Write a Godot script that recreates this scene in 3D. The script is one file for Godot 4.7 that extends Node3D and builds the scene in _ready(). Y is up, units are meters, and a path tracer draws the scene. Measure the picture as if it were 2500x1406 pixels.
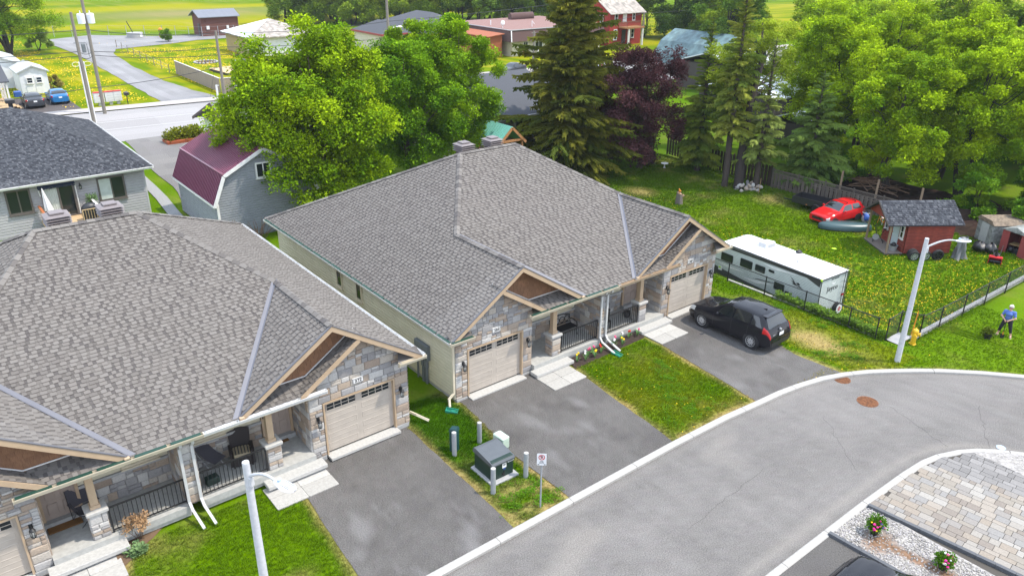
extends Node3D

# ---------------------------------------------------------------- helpers
var rng := RandomNumberGenerator.new()
var M := {}
var counts := {}
var nz := FastNoiseLite.new()
var CAM := Vector3(-14.23, 16.70, 21.24)

func L(r: float, g: float, b: float) -> Color:
	return Color(r, g, b).linear_to_srgb()

func V(x: float, y: float, z: float) -> Vector3:
	return Vector3(x, y, z)

func V2(x: float, y: float) -> Vector2:
	return Vector2(x, y)

func R(a: float, b: float) -> float:
	return rng.randf_range(a, b)

func noise2(x: float, y: float, f: float) -> float:
	return nz.get_noise_2d(x * f, y * f)

class MB:
	var v := PackedVector3Array()
	var n := PackedVector3Array()
	var c := PackedColorArray()
	var col := Color(1, 1, 1)
	var t := Transform3D()
	var colored := false
	func tri(a: Vector3, b: Vector3, d: Vector3) -> void:
		a = t * a
		b = t * b
		d = t * d
		var m := (b - a).cross(d - a).normalized()
		v.append(a)
		v.append(d)
		v.append(b)
		n.append(m)
		n.append(m)
		n.append(m)
		if colored:
			c.append(col)
			c.append(col)
			c.append(col)
	func trin(a: Vector3, b: Vector3, d: Vector3, na: Vector3, nb: Vector3, nd: Vector3) -> void:
		v.append(t * a)
		v.append(t * d)
		v.append(t * b)
		n.append((t.basis * na).normalized())
		n.append((t.basis * nd).normalized())
		n.append((t.basis * nb).normalized())
		if colored:
			c.append(col)
			c.append(col)
			c.append(col)
	func quad(a: Vector3, b: Vector3, d: Vector3, e: Vector3) -> void:
		tri(a, b, d)
		tri(a, d, e)
	func quadc(q: Array, k: Array) -> void:   # a quad with a colour at each corner
		var m: Vector3 = (q[1] - q[0]).cross(q[2] - q[0]).normalized()
		for i in [0, 2, 1, 0, 3, 2]:
			v.append(q[i])
			n.append(m)
			c.append(k[i])
	func poly(p: Array) -> void:
		for i in range(1, p.size() - 1):
			tri(p[0], p[i], p[i + 1])
	func hexa(b: Array, u: Array) -> void:   # bottom and top rings of four, counterclockwise from above
		quad(u[0], u[1], u[2], u[3])
		quad(b[3], b[2], b[1], b[0])
		for i in 4:
			var j := (i + 1) % 4
			quad(b[i], b[j], u[j], u[i])
	func box(p: Vector3, s: Vector3, y := 0.0) -> void:
		var q := Basis(Vector3.UP, y)
		var h := s * 0.5
		var b := []
		var u := []
		for k in [Vector2(-1, 1), Vector2(1, 1), Vector2(1, -1), Vector2(-1, -1)]:
			b.append(p + q * Vector3(k.x * h.x, -h.y, k.y * h.z))
			u.append(p + q * Vector3(k.x * h.x, h.y, k.y * h.z))
		hexa(b, u)
	func bbox(p: Vector3, s: Vector3, e: float, y := 0.0) -> void:   # a box with chamfered upright edges and top
		var q := Basis(Vector3.UP, y)
		var h := s * 0.5
		var rings := []
		for k in [[-h.y, 0.0], [h.y - e, 0.0], [h.y, e]]:
			var r := []
			var x: float = h.x - k[1]
			var z: float = h.z - k[1]
			for w in [Vector2(-x + e, z), Vector2(x - e, z), Vector2(x, z - e), Vector2(x, -z + e), Vector2(x - e, -z), Vector2(-x + e, -z), Vector2(-x, -z + e), Vector2(-x, z - e)]:
				r.append(p + q * Vector3(w.x, k[0], w.y))
			rings.append(r)
		for k in 2:
			for i in 8:
				var j := (i + 1) % 8
				quad(rings[k][i], rings[k][j], rings[k + 1][j], rings[k + 1][i])
		poly(rings[2])
	func bar(a: Vector3, b: Vector3, w: float, h: float, up := Vector3.UP) -> void:   # a square bar from a to b
		var d := (b - a).normalized()
		if absf(d.dot(up)) > 0.99:
			up = Vector3.RIGHT
		var s := d.cross(up).normalized() * w * 0.5
		var k := s.cross(d).normalized() * h * 0.5
		hexa([a - s - k, a + s - k, b + s - k, b - s - k], [a - s + k, a + s + k, b + s + k, b - s + k])
	func hexa_board(V: Callable, r: Array, h: float, z0: float, z1: float) -> void:   # sloping board whose top edge runs r[0],r[1] to r[2],r[3]
		var p := [V.call(r[0], r[1], z1), V.call(r[2], r[3], z1), V.call(r[2], r[3], z0), V.call(r[0], r[1], z0)]
		var q := []
		for k in p:
			q.append(k - Vector3(0, h, 0))
		hexa(q, p)
	func cyl(a: Vector3, b: Vector3, ra: float, rb: float, seg := 10, caps := true) -> void:
		var d := (b - a).normalized()
		var s := d.cross(Vector3.UP if absf(d.y) < 0.9 else Vector3.RIGHT).normalized()
		var k := d.cross(s).normalized()
		var pa := []
		var pb := []
		var no := []
		for i in seg:
			var an := TAU * i / seg
			var o := s * cos(an) + k * sin(an)
			no.append(o)
			pa.append(a + o * ra)
			pb.append(b + o * rb)
		for i in seg:
			var j := (i + 1) % seg
			trin(pa[i], pa[j], pb[j], no[i], no[j], no[j])
			trin(pa[i], pb[j], pb[i], no[i], no[j], no[i])
		if caps:
			if rb > 0.0:
				poly(pb)
			if ra > 0.0:
				pa.reverse()
				poly(pa)
	func tube(p: Array, r: float, seg := 6) -> void:
		for i in p.size() - 1:
			cyl(p[i], p[i + 1], r, r, seg, i == 0 or i == p.size() - 2)
	func lathe(prof: Array, o: Vector3, seg := 16) -> void:   # profile of (radius, height), bottom to top
		for k in prof.size() - 1:
			var p: Vector2 = prof[k]
			var q: Vector2 = prof[k + 1]
			var sl := Vector2(q.y - p.y, p.x - q.x).normalized()
			for i in seg:
				var a0 := TAU * i / seg
				var a1 := TAU * (i + 1) / seg
				var d0 := Vector3(cos(a0), 0, -sin(a0))
				var d1 := Vector3(cos(a1), 0, -sin(a1))
				var n0 := d0 * sl.x + Vector3.UP * sl.y
				var n1 := d1 * sl.x + Vector3.UP * sl.y
				var A := o + d0 * p.x + Vector3.UP * p.y
				var B := o + d1 * p.x + Vector3.UP * p.y
				var C := o + d1 * q.x + Vector3.UP * q.y
				var D := o + d0 * q.x + Vector3.UP * q.y
				if p.x > 0.0:
					trin(A, B, C, n0, n1, n1)
				if q.x > 0.0:
					trin(A, C, D, n0, n1, n0)
	func ball(o: Vector3, r: Vector3, seg := 10, rows := 6) -> void:
		for i in rows:
			for j in seg:
				var q := []
				for k in [[i, j], [i, j + 1], [i + 1, j + 1], [i + 1, j]]:
					var th = PI * k[0] / rows
					var ph = TAU * k[1] / seg
					q.append(Vector3(sin(th) * cos(ph), cos(th), sin(th) * sin(ph)))
				var m := []
				for k in q:
					m.append(Vector3(k.x / r.x, k.y / r.y, k.z / r.z).normalized())
				if i > 0:
					trin(o + q[0] * r, o + q[1] * r, o + q[2] * r, m[0], m[1], m[2])
				if i < rows - 1:
					trin(o + q[0] * r, o + q[2] * r, o + q[3] * r, m[0], m[2], m[3])
	func prism(p: PackedVector2Array, z0: float, z1: float) -> void:   # outline in x,y pulled from z0 to z1
		if Geometry2D.is_polygon_clockwise(p):
			p = p.duplicate()
			p.reverse()
		var ix := Geometry2D.triangulate_polygon(p)
		for i in range(0, ix.size(), 3):
			var a := p[ix[i]]
			var b := p[ix[i + 1]]
			var d := p[ix[i + 2]]
			if (b - a).cross(d - a) < 0.0:
				var w := b
				b = d
				d = w
			tri(Vector3(a.x, a.y, z1), Vector3(b.x, b.y, z1), Vector3(d.x, d.y, z1))
			tri(Vector3(a.x, a.y, z0), Vector3(d.x, d.y, z0), Vector3(b.x, b.y, z0))
		for i in p.size():
			var a := p[i]
			var b := p[(i + 1) % p.size()]
			quad(Vector3(a.x, a.y, z0), Vector3(b.x, b.y, z0), Vector3(b.x, b.y, z1), Vector3(a.x, a.y, z1))
	func grid(f: Callable, s0: float, s1: float, ns: int, t0: float, t1: float, nt: int) -> void:   # a smooth sheet f(s, t)
		var p := []
		for i in ns + 1:
			for j in nt + 1:
				p.append(f.call(lerpf(s0, s1, float(i) / ns), lerpf(t0, t1, float(j) / nt)))
		var m := []
		for i in ns + 1:
			for j in nt + 1:
				var du: Vector3 = p[mini(i + 1, ns) * (nt + 1) + j] - p[maxi(i - 1, 0) * (nt + 1) + j]
				var dv: Vector3 = p[i * (nt + 1) + mini(j + 1, nt)] - p[i * (nt + 1) + maxi(j - 1, 0)]
				m.append(du.cross(dv).normalized())
		for i in ns:
			for j in nt:
				var a := i * (nt + 1) + j
				var b := a + nt + 1
				trin(p[a], p[b], p[b + 1], m[a], m[b], m[b + 1])
				trin(p[a], p[b + 1], p[a + 1], m[a], m[b + 1], m[a + 1])
	func mesh() -> ArrayMesh:
		var am := ArrayMesh.new()
		if v.is_empty():
			return am
		var a := []
		a.resize(Mesh.ARRAY_MAX)
		a[Mesh.ARRAY_VERTEX] = v
		a[Mesh.ARRAY_NORMAL] = n
		if colored:
			a[Mesh.ARRAY_COLOR] = c
		am.add_surface_from_arrays(Mesh.PRIMITIVE_TRIANGLES, a)
		return am

func mb(colored := false) -> MB:
	var b := MB.new()
	b.colored = colored
	return b

func numbered(s: String) -> String:
	var k: int = counts.get(s, 0)
	counts[s] = k + 1
	return s if k == 0 else "%s_%03d" % [s, k]

func inst(called: String, me: Mesh, m: Material, parent: Node3D, x := Transform3D()) -> MeshInstance3D:
	var o := MeshInstance3D.new()
	o.name = called
	o.mesh = me
	o.material_override = m
	o.transform = x
	parent.add_child(o, true)
	return o

func obj(called: String, b: MB, m: Material, parent: Node3D) -> MeshInstance3D:
	return inst(called, b.mesh(), m, parent)

func tag(o: Node, label: String, category: String, group := "") -> void:
	o.set_meta("label", label)
	o.set_meta("category", category)
	if group:
		o.set_meta("group", group)

func thing(called: String, label: String, category: String, at := Vector3.ZERO, turn := 0.0, group := "") -> Node3D:
	var o := Node3D.new()
	o.name = numbered(called)
	add_child(o)
	o.position = at
	o.rotation.y = turn
	tag(o, label, category, group)
	return o

func struct(called: String, b: MB, m: Material) -> MeshInstance3D:
	var o := inst(numbered(called), b.mesh(), m, self)
	o.set_meta("kind", "structure")
	return o

func dup(o: Node3D, label: String, at: Vector3, turn := 0.0, base := "") -> Node3D:
	var r: Node3D = o.duplicate()
	var nm := String(o.name) if base == "" else base
	r.name = numbered(nm)
	add_child(r)
	r.position = at
	r.rotation.y = turn
	r.set_meta("label", label)
	return r

func many(called: String, me: Mesh, m: Material, xs: Array, cols: Array, parent: Node3D) -> MultiMeshInstance3D:
	var mm := MultiMesh.new()
	mm.transform_format = MultiMesh.TRANSFORM_3D
	mm.use_colors = not cols.is_empty()
	mm.mesh = me
	mm.instance_count = xs.size()
	for i in xs.size():
		mm.set_instance_transform(i, xs[i])
		if not cols.is_empty():
			mm.set_instance_color(i, cols[i])
	var o := MultiMeshInstance3D.new()
	o.name = called
	o.multimesh = mm
	o.material_override = m
	parent.add_child(o, true)
	if parent != self:
		o.set_meta("kind", "stuff")
	return o

func ntex(sd: int, freq: float, lo: float, hi: float, size := 256, oct := 4, kind := FastNoiseLite.TYPE_SIMPLEX_SMOOTH, normal := false) -> NoiseTexture2D:
	var t := NoiseTexture2D.new()
	t.width = size
	t.height = size
	t.seamless = true
	var f := FastNoiseLite.new()
	f.seed = sd
	f.noise_type = kind
	f.frequency = freq
	f.fractal_octaves = oct
	t.noise = f
	if normal:
		t.as_normal_map = true
		t.bump_strength = hi
	else:
		var g := Gradient.new()
		g.set_color(0, Color(lo, lo, lo))
		g.set_color(1, Color(hi, hi, hi))
		t.color_ramp = g
	return t

var T := {}

func mat(key: String, col: Color, rough := 0.8, tex := "", scale := Vector3.ONE, bump := "", metal := 0.0) -> StandardMaterial3D:
	var m := StandardMaterial3D.new()
	m.resource_name = key
	m.albedo_color = col
	m.roughness = rough
	m.metallic = metal
	if tex or bump:
		m.uv1_triplanar = true
		m.uv1_world_triplanar = true
		m.uv1_scale = scale
	if tex:
		m.albedo_texture = T[tex]
	if bump:
		m.normal_enabled = true
		m.normal_texture = T[bump]
		m.normal_scale = 0.6
	M[key] = m
	return m

func vmat(key: String, rough := 0.85, tex := "", scale := Vector3.ONE, bump := "") -> StandardMaterial3D:
	var m := mat(key, Color(1, 1, 1), rough, tex, scale, bump)
	m.vertex_color_use_as_albedo = true
	return m

func tinted(key: String, base: Array, n: int, spread: float, rough: float, tex: String, scale: Vector3, bump := "") -> Array:
	var a := []   # a handful of tones of one material
	for i in n:
		var b: Color = base[i % base.size()]
		var k := R(1.0 - spread, 1.0 + spread)
		a.append(mat("%s %d" % [key, i], L(b.r * k, b.g * k, b.b * k), rough, tex, scale, bump))
	return a

func text(parent: Node3D, s: String, size: float, x: Transform3D, m: Material, bold := true, called := "lettering", serif := false) -> void:
	var f := SystemFont.new()
	f.font_names = PackedStringArray(["Droid Serif" if serif else "Droid Sans"])
	f.font_weight = 700 if bold else 400
	var tm := TextMesh.new()
	tm.text = s
	tm.font = f
	tm.font_size = 32
	tm.pixel_size = size / 32.0
	tm.depth = 0.006
	tm.curve_step = 2.0
	inst(called, tm, m, parent, x)

func facing(o: Vector3, n: Vector3) -> Transform3D:   # x along the wall to the right as seen from outside, y up, z outwards
	return Transform3D(Basis(Vector3.UP.cross(n).normalized(), Vector3.UP, n), o)

# ---------------------------------------------------------------- lie of the land
func sstep(a: float, b: float, x: float) -> float:
	return smoothstep(a, b, x)

func hgt(x: float, z: float) -> float:   # the back yard beyond the chain-link fence lies lower
	var a := sstep(19.0, 20.6, x) * (1.0 - sstep(7.55, 8.2, z)) * sstep(-36.0, -25.0, z) * (1.0 - sstep(52.0, 75.0, x))
	return -1.2 * a + 0.02 * noise2(x, z, 3.0)

const KX := [-60.0, 5.1, 8.0, 9.8, 11.2, 12.35, 13.6, 14.71, 15.7, 16.6, 17.5, 18.3, 19.5, 20.6, 21.6, 22.3, 23.0]
const KZ := [6.70, 6.70, 6.78, 6.93, 7.02, 7.18, 7.45, 7.85, 8.35, 8.95, 9.6, 10.25, 11.4, 12.65, 14.3, 16.0, 30.0]

func kerb_z(x: float) -> float:
	for i in KX.size() - 1:
		if x <= KX[i + 1]:
			return lerpf(KZ[i], KZ[i + 1], clampf((x - KX[i]) / (KX[i + 1] - KX[i]), 0.0, 1.0))
	return 30.0

const SX := [-60.0, 7.4, 10.0, 11.2, 12.0, 12.9, 13.5, 13.95, 14.55, 15.1, 15.5, 15.8]
const SZ := [12.55, 12.72, 12.78, 12.86, 13.02, 13.38, 13.75, 14.15, 14.85, 15.7, 16.7, 30.0]

func island_z(x: float) -> float:
	for i in SX.size() - 1:
		if x <= SX[i + 1]:
			return lerpf(SZ[i], SZ[i + 1], clampf((x - SX[i]) / (SX[i + 1] - SX[i]), 0.0, 1.0))
	return 30.0

# the drives in front of the duplex at o: left and right edge at z
func drive_edges(o: float, right: bool, z: float) -> Vector2:
	var zz := maxf(z - 1.0, 0.0)
	if not right:
		return Vector2(o + lerpf(0.55, 0.07, clampf(z / 3.6, 0.0, 1.0)), o + 5.80 - 0.11 * zz)
	if o < -5.0:
		return Vector2(o + 11.33 - 0.085 * zz, o + 16.0 - 0.035 * z)
	return Vector2(o + 10.50 - 0.105 * zz, o + 16.05 - 0.29 * clampf(z + 0.5, 0.0, 5.3) + 0.10 * maxf(z - 4.8, 0.0))

func drive_left(x: float, z: float, o: float) -> float:   # distance outside the nearer drive
	var best := 99.0
	for r in [false, true]:
		var e := drive_edges(o, r, z)
		best = minf(best, maxf(maxf(e.x - x, x - e.y), -1.0 - z))
	return best

func in_house(x: float, z: float) -> bool:
	for o in [-18.02, 0.0]:
		if x > o + 0.35 and x < o + 16.25 and z > -17.2 and z < -0.2:
			return true
	return false

func grass_tone(x: float, z: float) -> Color:
	var a := 0.5 + 0.5 * noise2(x, z, 4.0)
	var b := 0.5 + 0.5 * noise2(x + 40.0, z, 22.0)
	var c := 0.5 + 0.5 * noise2(x, z + 90.0, 90.0)
	var g := Color(0.058, 0.135, 0.003).lerp(Color(0.125, 0.205, 0.004), clampf(0.2 + a * 0.5 + (b - 0.5) * 0.9, 0.0, 1.0))
	var dry := clampf((b - 0.58) * 2.0 + (c - 0.5) * 1.1, 0.0, 1.0) * 0.5
	if z > -1.5:
		var d := minf(drive_left(x, z, 0.0), drive_left(x, z, -18.02))
		var kd := absf(kerb_z(x) - z)
		var e := minf(d, kd * 0.8)
		dry += clampf(1.0 - e / (0.16 + 0.34 * c), 0.0, 1.0) * (0.35 + 0.75 * b)
		if x > 5.5 and x < 11.0 and z < 7.0:   # worn lawn between the two drives
			g = g.lerp(Color(0.175, 0.185, 0.008), clampf((b - 0.25) * 1.6, 0.0, 1.0) * sstep(0.8, 2.6, z))
			dry += clampf((z - 5.9), 0.0, 1.0) * (c * 0.9)
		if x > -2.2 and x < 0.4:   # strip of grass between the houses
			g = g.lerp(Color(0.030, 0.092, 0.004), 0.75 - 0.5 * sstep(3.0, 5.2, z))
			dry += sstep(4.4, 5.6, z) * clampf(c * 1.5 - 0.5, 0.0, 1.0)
		if x > 15.2 and x < 18.6 and z > 2.8 and z < 9.0:   # scorched patch beside the drive
			var q := Vector2((x - 16.4) / 0.75, (z - 5.1) / 1.75).length()
			dry += clampf(1.35 - q, 0.0, 1.0) * (0.55 + 0.5 * c)
			g = g.lerp(Color(0.17, 0.18, 0.01), 0.55)
		if x > -12.5 and x < -6.4:
			dry += clampf((b - 0.5) * 2.2, 0.0, 0.55) * sstep(2.5, 4.5, z)
			g = g.lerp(Color(0.10, 0.185, 0.004), 0.5)
		if x > 18.5:
			g = g.lerp(Color(0.105, 0.19, 0.005), 0.6)
			dry *= 0.7
	elif x > 19.0 and z > -30.0:
		g = g.lerp(Color(0.115, 0.19, 0.004), 0.45 + 0.3 * b)
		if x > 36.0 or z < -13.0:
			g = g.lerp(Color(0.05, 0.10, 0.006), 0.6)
		var q2 := Vector2((x - 32.6) / 1.5, (z - 3.3) / 0.8).length()
		dry += clampf(1.3 - q2, 0.0, 1.0) * 0.75
		var q3 := Vector2((x - 30.0) / 1.2, (z + 18.0) / 1.4).length()
		dry += clampf(1.3 - q3, 0.0, 1.0) * 0.7
		var q4 := Vector2((x - 36.5) / 1.4, (z + 10.6) / 1.3).length()
		dry += clampf(1.3 - q4, 0.0, 1.0) * 0.5
	elif z < -66.0:
		g = g.lerp(Color(0.112, 0.178, 0.004), clampf(0.50 + 0.5 * (a - 0.3), 0.0, 1.0))
		if z < -66.0 and z > -125.0:
			g = g.lerp(Color(0.50, 0.38, 0.003), clampf(b * 1.5 - 0.55, 0.0, 0.42))
		var far := noise2(x * 0.35, z, 2.2)
		if z < -140.0:
			g = g.lerp(Color(0.46, 0.36, 0.004), clampf(far * 2.0, 0.0, 0.42))
			var q5 := Vector2((x - 46.0) / 26.0, (z + 178.0) / 15.0).length()
			g = g.lerp(Color(0.27, 0.22, 0.10), clampf(1.2 - q5, 0.0, 1.0) * 0.75)
	if x > 60.0 and z > -60.0:
		g = g.lerp(Color(0.04, 0.085, 0.008), 0.7)
	return g.lerp(Color(0.34, 0.255, 0.105), clampf(dry, 0.0, 0.92))

# ---------------------------------------------------------------- the two stone-fronted duplexes
const W := 16.56
const GW := 6.71
const LH := 17.52
const RX := 6.6
const PS := 0.655
const PF := 0.4935
const EV := 2.99
const GI := 4.65

var U := {}   # small shared meshes

func unit_meshes() -> void:
	var b := mb()   # a shingle: width 1, runs to -z, front edge 1 high
	b.quad(V(-0.5, 1, 0), V(0.5, 1, 0), V(0.5, 0.15, -1.12), V(-0.5, 0.15, -1.12))
	b.quad(V(-0.5, 0, 0), V(0.5, 0, 0), V(0.5, 1, 0), V(-0.5, 1, 0))
	b.tri(V(0.5, 0, 0), V(0.5, 0.15, -1.12), V(0.5, 1, 0))
	b.tri(V(-0.5, 0, 0), V(-0.5, 1, 0), V(-0.5, 0.15, -1.12))
	U.shingle = b.mesh()
	b = mb()   # a ridge cap: bent strip along x
	for s in [-1.0, 1.0]:
		var p := [V(-0.5, 0.03, 0), V(0.62, 0.012, 0), V(0.62, -0.060, s * 0.125), V(-0.5, -0.045, s * 0.125)]
		if s < 0.0:
			p.reverse()
		b.quad(p[3], p[2], p[1], p[0])
	b.quad(V(-0.5, 0.03, 0), V(-0.5, -0.045, -0.125), V(-0.5, -0.065, 0.0), V(-0.5, -0.045, 0.125))
	U.cap = b.mesh()
	b = mb()   # a shake 1 x 1, thicker at the foot
	b.hexa([V(-0.5, 0, 0.018), V(0.5, 0, 0.018), V(0.5, 0, 0), V(-0.5, 0, 0)], [V(-0.5, 1, 0.005), V(0.5, 1, 0.005), V(0.5, 1, 0), V(-0.5, 1, 0)])
	U.shake_unit = b.mesh()
	b = mb()   # a plain board, post or paver 1 x 1 x 1 standing on its base
	b.bbox(V(0, 0.5, 0), V(1, 1, 1), 0.03)
	U.block = b.mesh()
	U.stone = []
	for k in 4:   # a dressed stone 1 x 1, face towards +z
		b = mb()
		var f := []
		for q in [V2(-1, -1), V2(1, -1), V2(1, 1), V2(-1, 1)]:
			f.append([V(q.x * 0.5, q.y * 0.5, 0), V(q.x * 0.5, q.y * 0.5, R(0.45, 0.6)), V(q.x * R(0.42, 0.475), q.y * R(0.36, 0.45), R(0.85, 1.15))])
		var mid := V(R(-0.2, 0.2), R(-0.2, 0.2), 1.25)
		for i in 4:
			var j := (i + 1) % 4
			b.quad(f[i][0], f[j][0], f[j][1], f[i][1])
			b.quad(f[i][1], f[j][1], f[j][2], f[i][2])
			b.tri(f[i][2], f[j][2], mid)
		U.stone.append(b.mesh())

func span_at(poly: PackedVector2Array, y: float) -> Vector2:
	var lo := 1e9
	var hi := -1e9
	for i in poly.size():
		var a := poly[i]
		var b := poly[(i + 1) % poly.size()]
		if (a.y <= y) != (b.y <= y):
			var x := lerpf(a.x, b.x, (y - a.y) / (b.y - a.y))
			lo = minf(lo, x)
			hi = maxf(hi, x)
	return V2(lo, hi)

# shingles of one roof face into list as [transform, tone, distance]
func shingle_face(deck: MB, list: Array, world: Transform3D, pts: Array, o: Vector3, ux: Vector3, up: Vector3, e := 0.142, tones := 8) -> void:
	deck.poly(pts)
	var poly := PackedVector2Array()
	var top := 0.0
	for p in pts:
		var q := V2((p - o).dot(ux), (p - o).dot(up))
		poly.append(q)
		top = maxf(top, q.y)
	var nrm := ux.cross(up)
	if nrm.y < 0.0:
		nrm = -nrm
	var bx := up.cross(nrm).normalized()
	var k := 0
	while (k + 0.4) * e < top:
		var sp := span_at(poly, (k + 0.45) * e)
		var x := sp.x - R(0.0, 0.3)
		var drift := rng.randi() % tones
		var raised := k % 2 == 0
		while x < sp.y:
			raised = not raised
			var w := R(0.11, 0.24) if raised else R(0.065, 0.125)
			var a := maxf(x, sp.x)
			var b := minf(x + w, sp.y)
			x += w
			if b - a < 0.04:
				continue
			var tone := (rng.randi() % 4 if rng.randf() < 0.93 else 4) if raised else 5 + rng.randi() % 3
			if not raised and rng.randf() < 0.3:
				tone = 4
			var th := (0.026 if raised else 0.012) + R(0.0, 0.004)
			var at := o + ux * ((a + b) * 0.5) + up * (k * e - (0.012 if raised else 0.0)) + nrm * 0.006
			var x3 := Transform3D(Basis(bx * (b - a - 0.004), nrm * th, -up * e), at)
			list.append([x3, mini(tone, tones - 1), (world * at).distance_squared_to(CAM)])
		k += 1

func lay_shingles(list: Array, roof: Node3D, mats: Array, cols: Array, keep := 300) -> void:
	list.sort_custom(func(a, b): return a[2] < b[2])
	var xs := []
	var cs := []
	for i in list.size():
		if i < keep:
			inst("shingle", U.shingle, mats[list[i][1]], roof, list[i][0])
		else:
			xs.append(list[i][0])
			cs.append(cols[list[i][1]])
	if not xs.is_empty():
		many("shingles", U.shingle, M.shingle_v, xs, cs, roof).set_meta("kind", "stuff")

func caps_along(roof: Node3D, a: Vector3, b: Vector3, up: Vector3, mats: Array) -> void:
	var d := b - a
	var n := int(ceil(d.length() / 0.30))
	var x := d.normalized()
	var z := x.cross(up).normalized()
	var y := z.cross(x).normalized()
	for i in n:
		inst("ridge_cap", U.cap, mats[rng.randi() % mats.size()], roof, Transform3D(Basis(x * (d.length() / n), y, z), a + d * ((i + 0.5) / n) + y * 0.055))

# stones of one stretch of wall: list gets [transform, tone, distance, parent]
func stone_face(list: Array, world: Transform3D, f: Transform3D, w: float, h: float, parent: Node3D, keep = null) -> void:
	var y := 0.0
	while y < h - 0.03:
		var band: float = [0.20, 0.26, 0.30][rng.randi() % 3]
		if y + band > h - 0.08:
			band = h - y
		var x := 0.0
		while x < w - 0.01:
			var k := rng.randf()
			var sw := R(0.28, 0.62)
			if x + sw > w - 0.14:
				sw = w - x
			var rows := [[0.0, band]]
			if k < 0.38 and band > 0.18:
				var c := R(0.36, 0.62) * band
				rows = [[0.0, c], [c, band]]
			for r in rows:
				var parts := [[x, x + sw]]
				if rows.size() > 1 and sw > 0.42:
					var cut := x + sw * R(0.4, 0.6)
					parts = [[x, cut], [cut, x + sw]]
				for p in parts:
					var cx: float = (p[0] + p[1]) * 0.5
					var cy: float = y + (r[0] + r[1]) * 0.5
					var ww: float = p[1] - p[0]
					if keep != null:
						var q: Vector2 = keep.call(y + r[1])
						var lo := maxf(p[0], q.x)
						var hi := minf(p[1], q.y)
						if hi - lo < 0.05:
							continue
						cx = (lo + hi) * 0.5
						ww = hi - lo
					var at := f * V(cx, cy, 0.0)
					list.append([Transform3D(f.basis * Basis.from_scale(V(ww - 0.014, r[1] - r[0] - 0.014, R(0.028, 0.042))), at), rng.randi() % 8, (world * at).distance_squared_to(CAM), parent])
			x += sw
		y += band

func lay_stones(list: Array, root: Node3D) -> void:
	list.sort_custom(func(a, b): return a[2] < b[2])
	var rest := {}
	for i in list.size():
		var s: Array = list[i]
		if i < 300:
			inst("stone", U.stone[rng.randi() % 4], M.stones[s[1]], s[3], s[0])
		else:
			if not rest.has(s[3]):
				rest[s[3]] = [[], []]
			rest[s[3]][0].append(s[0])
			rest[s[3]][1].append(M.stone_cols[s[1]])
	for p in rest:
		many("stones", U.stone[0], M.stone_v, rest[p][0], rest[p][1], p).set_meta("kind", "stuff")

func siding(b: MB, f: Transform3D, w: float, y0: float, y1: float, e := 0.15) -> void:   # lapped boards
	var n := int(ceil((y1 - y0) / e))
	for i in n:
		var a := y0 + i * e
		var c := minf(y1, a + e)
		var m := lerpf(a, c, 0.62)
		var p := [f * V(0, a, 0.044), f * V(w, a, 0.044), f * V(w, m, 0.040), f * V(0, m, 0.040), f * V(w, c, 0.004), f * V(0, c, 0.004)]
		b.quad(p[0], p[1], p[2], p[3])
		b.quad(p[3], p[2], p[4], p[5])
		b.quad(f * V(0, a, 0.004), f * V(w, a, 0.004), p[1], p[0])

# a framed window in wall plane f (centre at f's origin): frame > panes
func window(parent: Node3D, f: Transform3D, w: float, h: float, cols: int, rows: int, frame: Material, glass: Material, fw := 0.06, called := "window") -> MeshInstance3D:
	var b := mb()
	b.t = f
	for s in [-1.0, 1.0]:
		b.box(V(s * (w - fw) * 0.5, 0, 0.04), V(fw, h, 0.10))
		b.box(V(0, s * (h - fw) * 0.5, 0.039), V(w - fw * 2.0, fw, 0.098))
	for i in range(1, cols):
		b.box(V(-w * 0.5 + w * i / cols, 0, 0.05), V(fw * 0.7, h - fw * 2.0, 0.06))
	for i in range(1, rows):
		b.box(V(0, -h * 0.5 + h * i / rows, 0.048), V(w - fw * 2.0, fw * 0.5, 0.05))
	b.box(V(0, -h * 0.5 - 0.03, 0.06), V(w + 0.06, 0.05, 0.13))
	var o := obj(called, b, frame, parent)
	for i in cols:
		for j in rows:
			var g := mb()
			g.t = f
			g.box(V(-w * 0.5 + w * (i + 0.5) / cols, -h * 0.5 + h * (j + 0.5) / rows, 0.052), V(w / cols - fw * 0.6, h / rows - fw * 0.6, 0.012))
			obj("pane", g, glass, o)
	return o

func lantern(parent: Node3D, f: Transform3D) -> void:   # wall lantern: scroll arm, cage with glass, cap
	var b := mb()
	b.t = f
	b.bbox(V(0, 0.12, 0.012), V(0.10, 0.16, 0.024), 0.006)
	b.tube([V(0, 0.14, 0.02), V(0, 0.22, 0.07), V(0, 0.21, 0.13), V(0, 0.12, 0.14)], 0.016)
	b.lathe([V2(0.0, 0.14), V2(0.03, 0.13), V2(0.085, 0.07), V2(0.085, 0.05), V2(0.0, 0.05)], V(0, 0, 0.14), 8)
	for i in 6:
		var d := V(cos(TAU * i / 6.0), 0, sin(TAU * i / 6.0))
		b.bar(V(0, 0.06, 0.14) + d * 0.075, V(0, -0.16, 0.14) + d * 0.062, 0.014, 0.014)
	b.lathe([V2(0.0, -0.19), V2(0.05, -0.18), V2(0.07, -0.16), V2(0.07, -0.14), V2(0.0, -0.14)], V(0, 0, 0.14), 8)
	var o := obj("lantern", b, M.black_metal, parent)
	b = mb()
	b.t = f
	b.cyl(V(0, -0.14, 0.14), V(0, 0.05, 0.14), 0.052, 0.062, 8)
	obj("lantern_glass", b, M.clear_glass, o)

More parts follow.
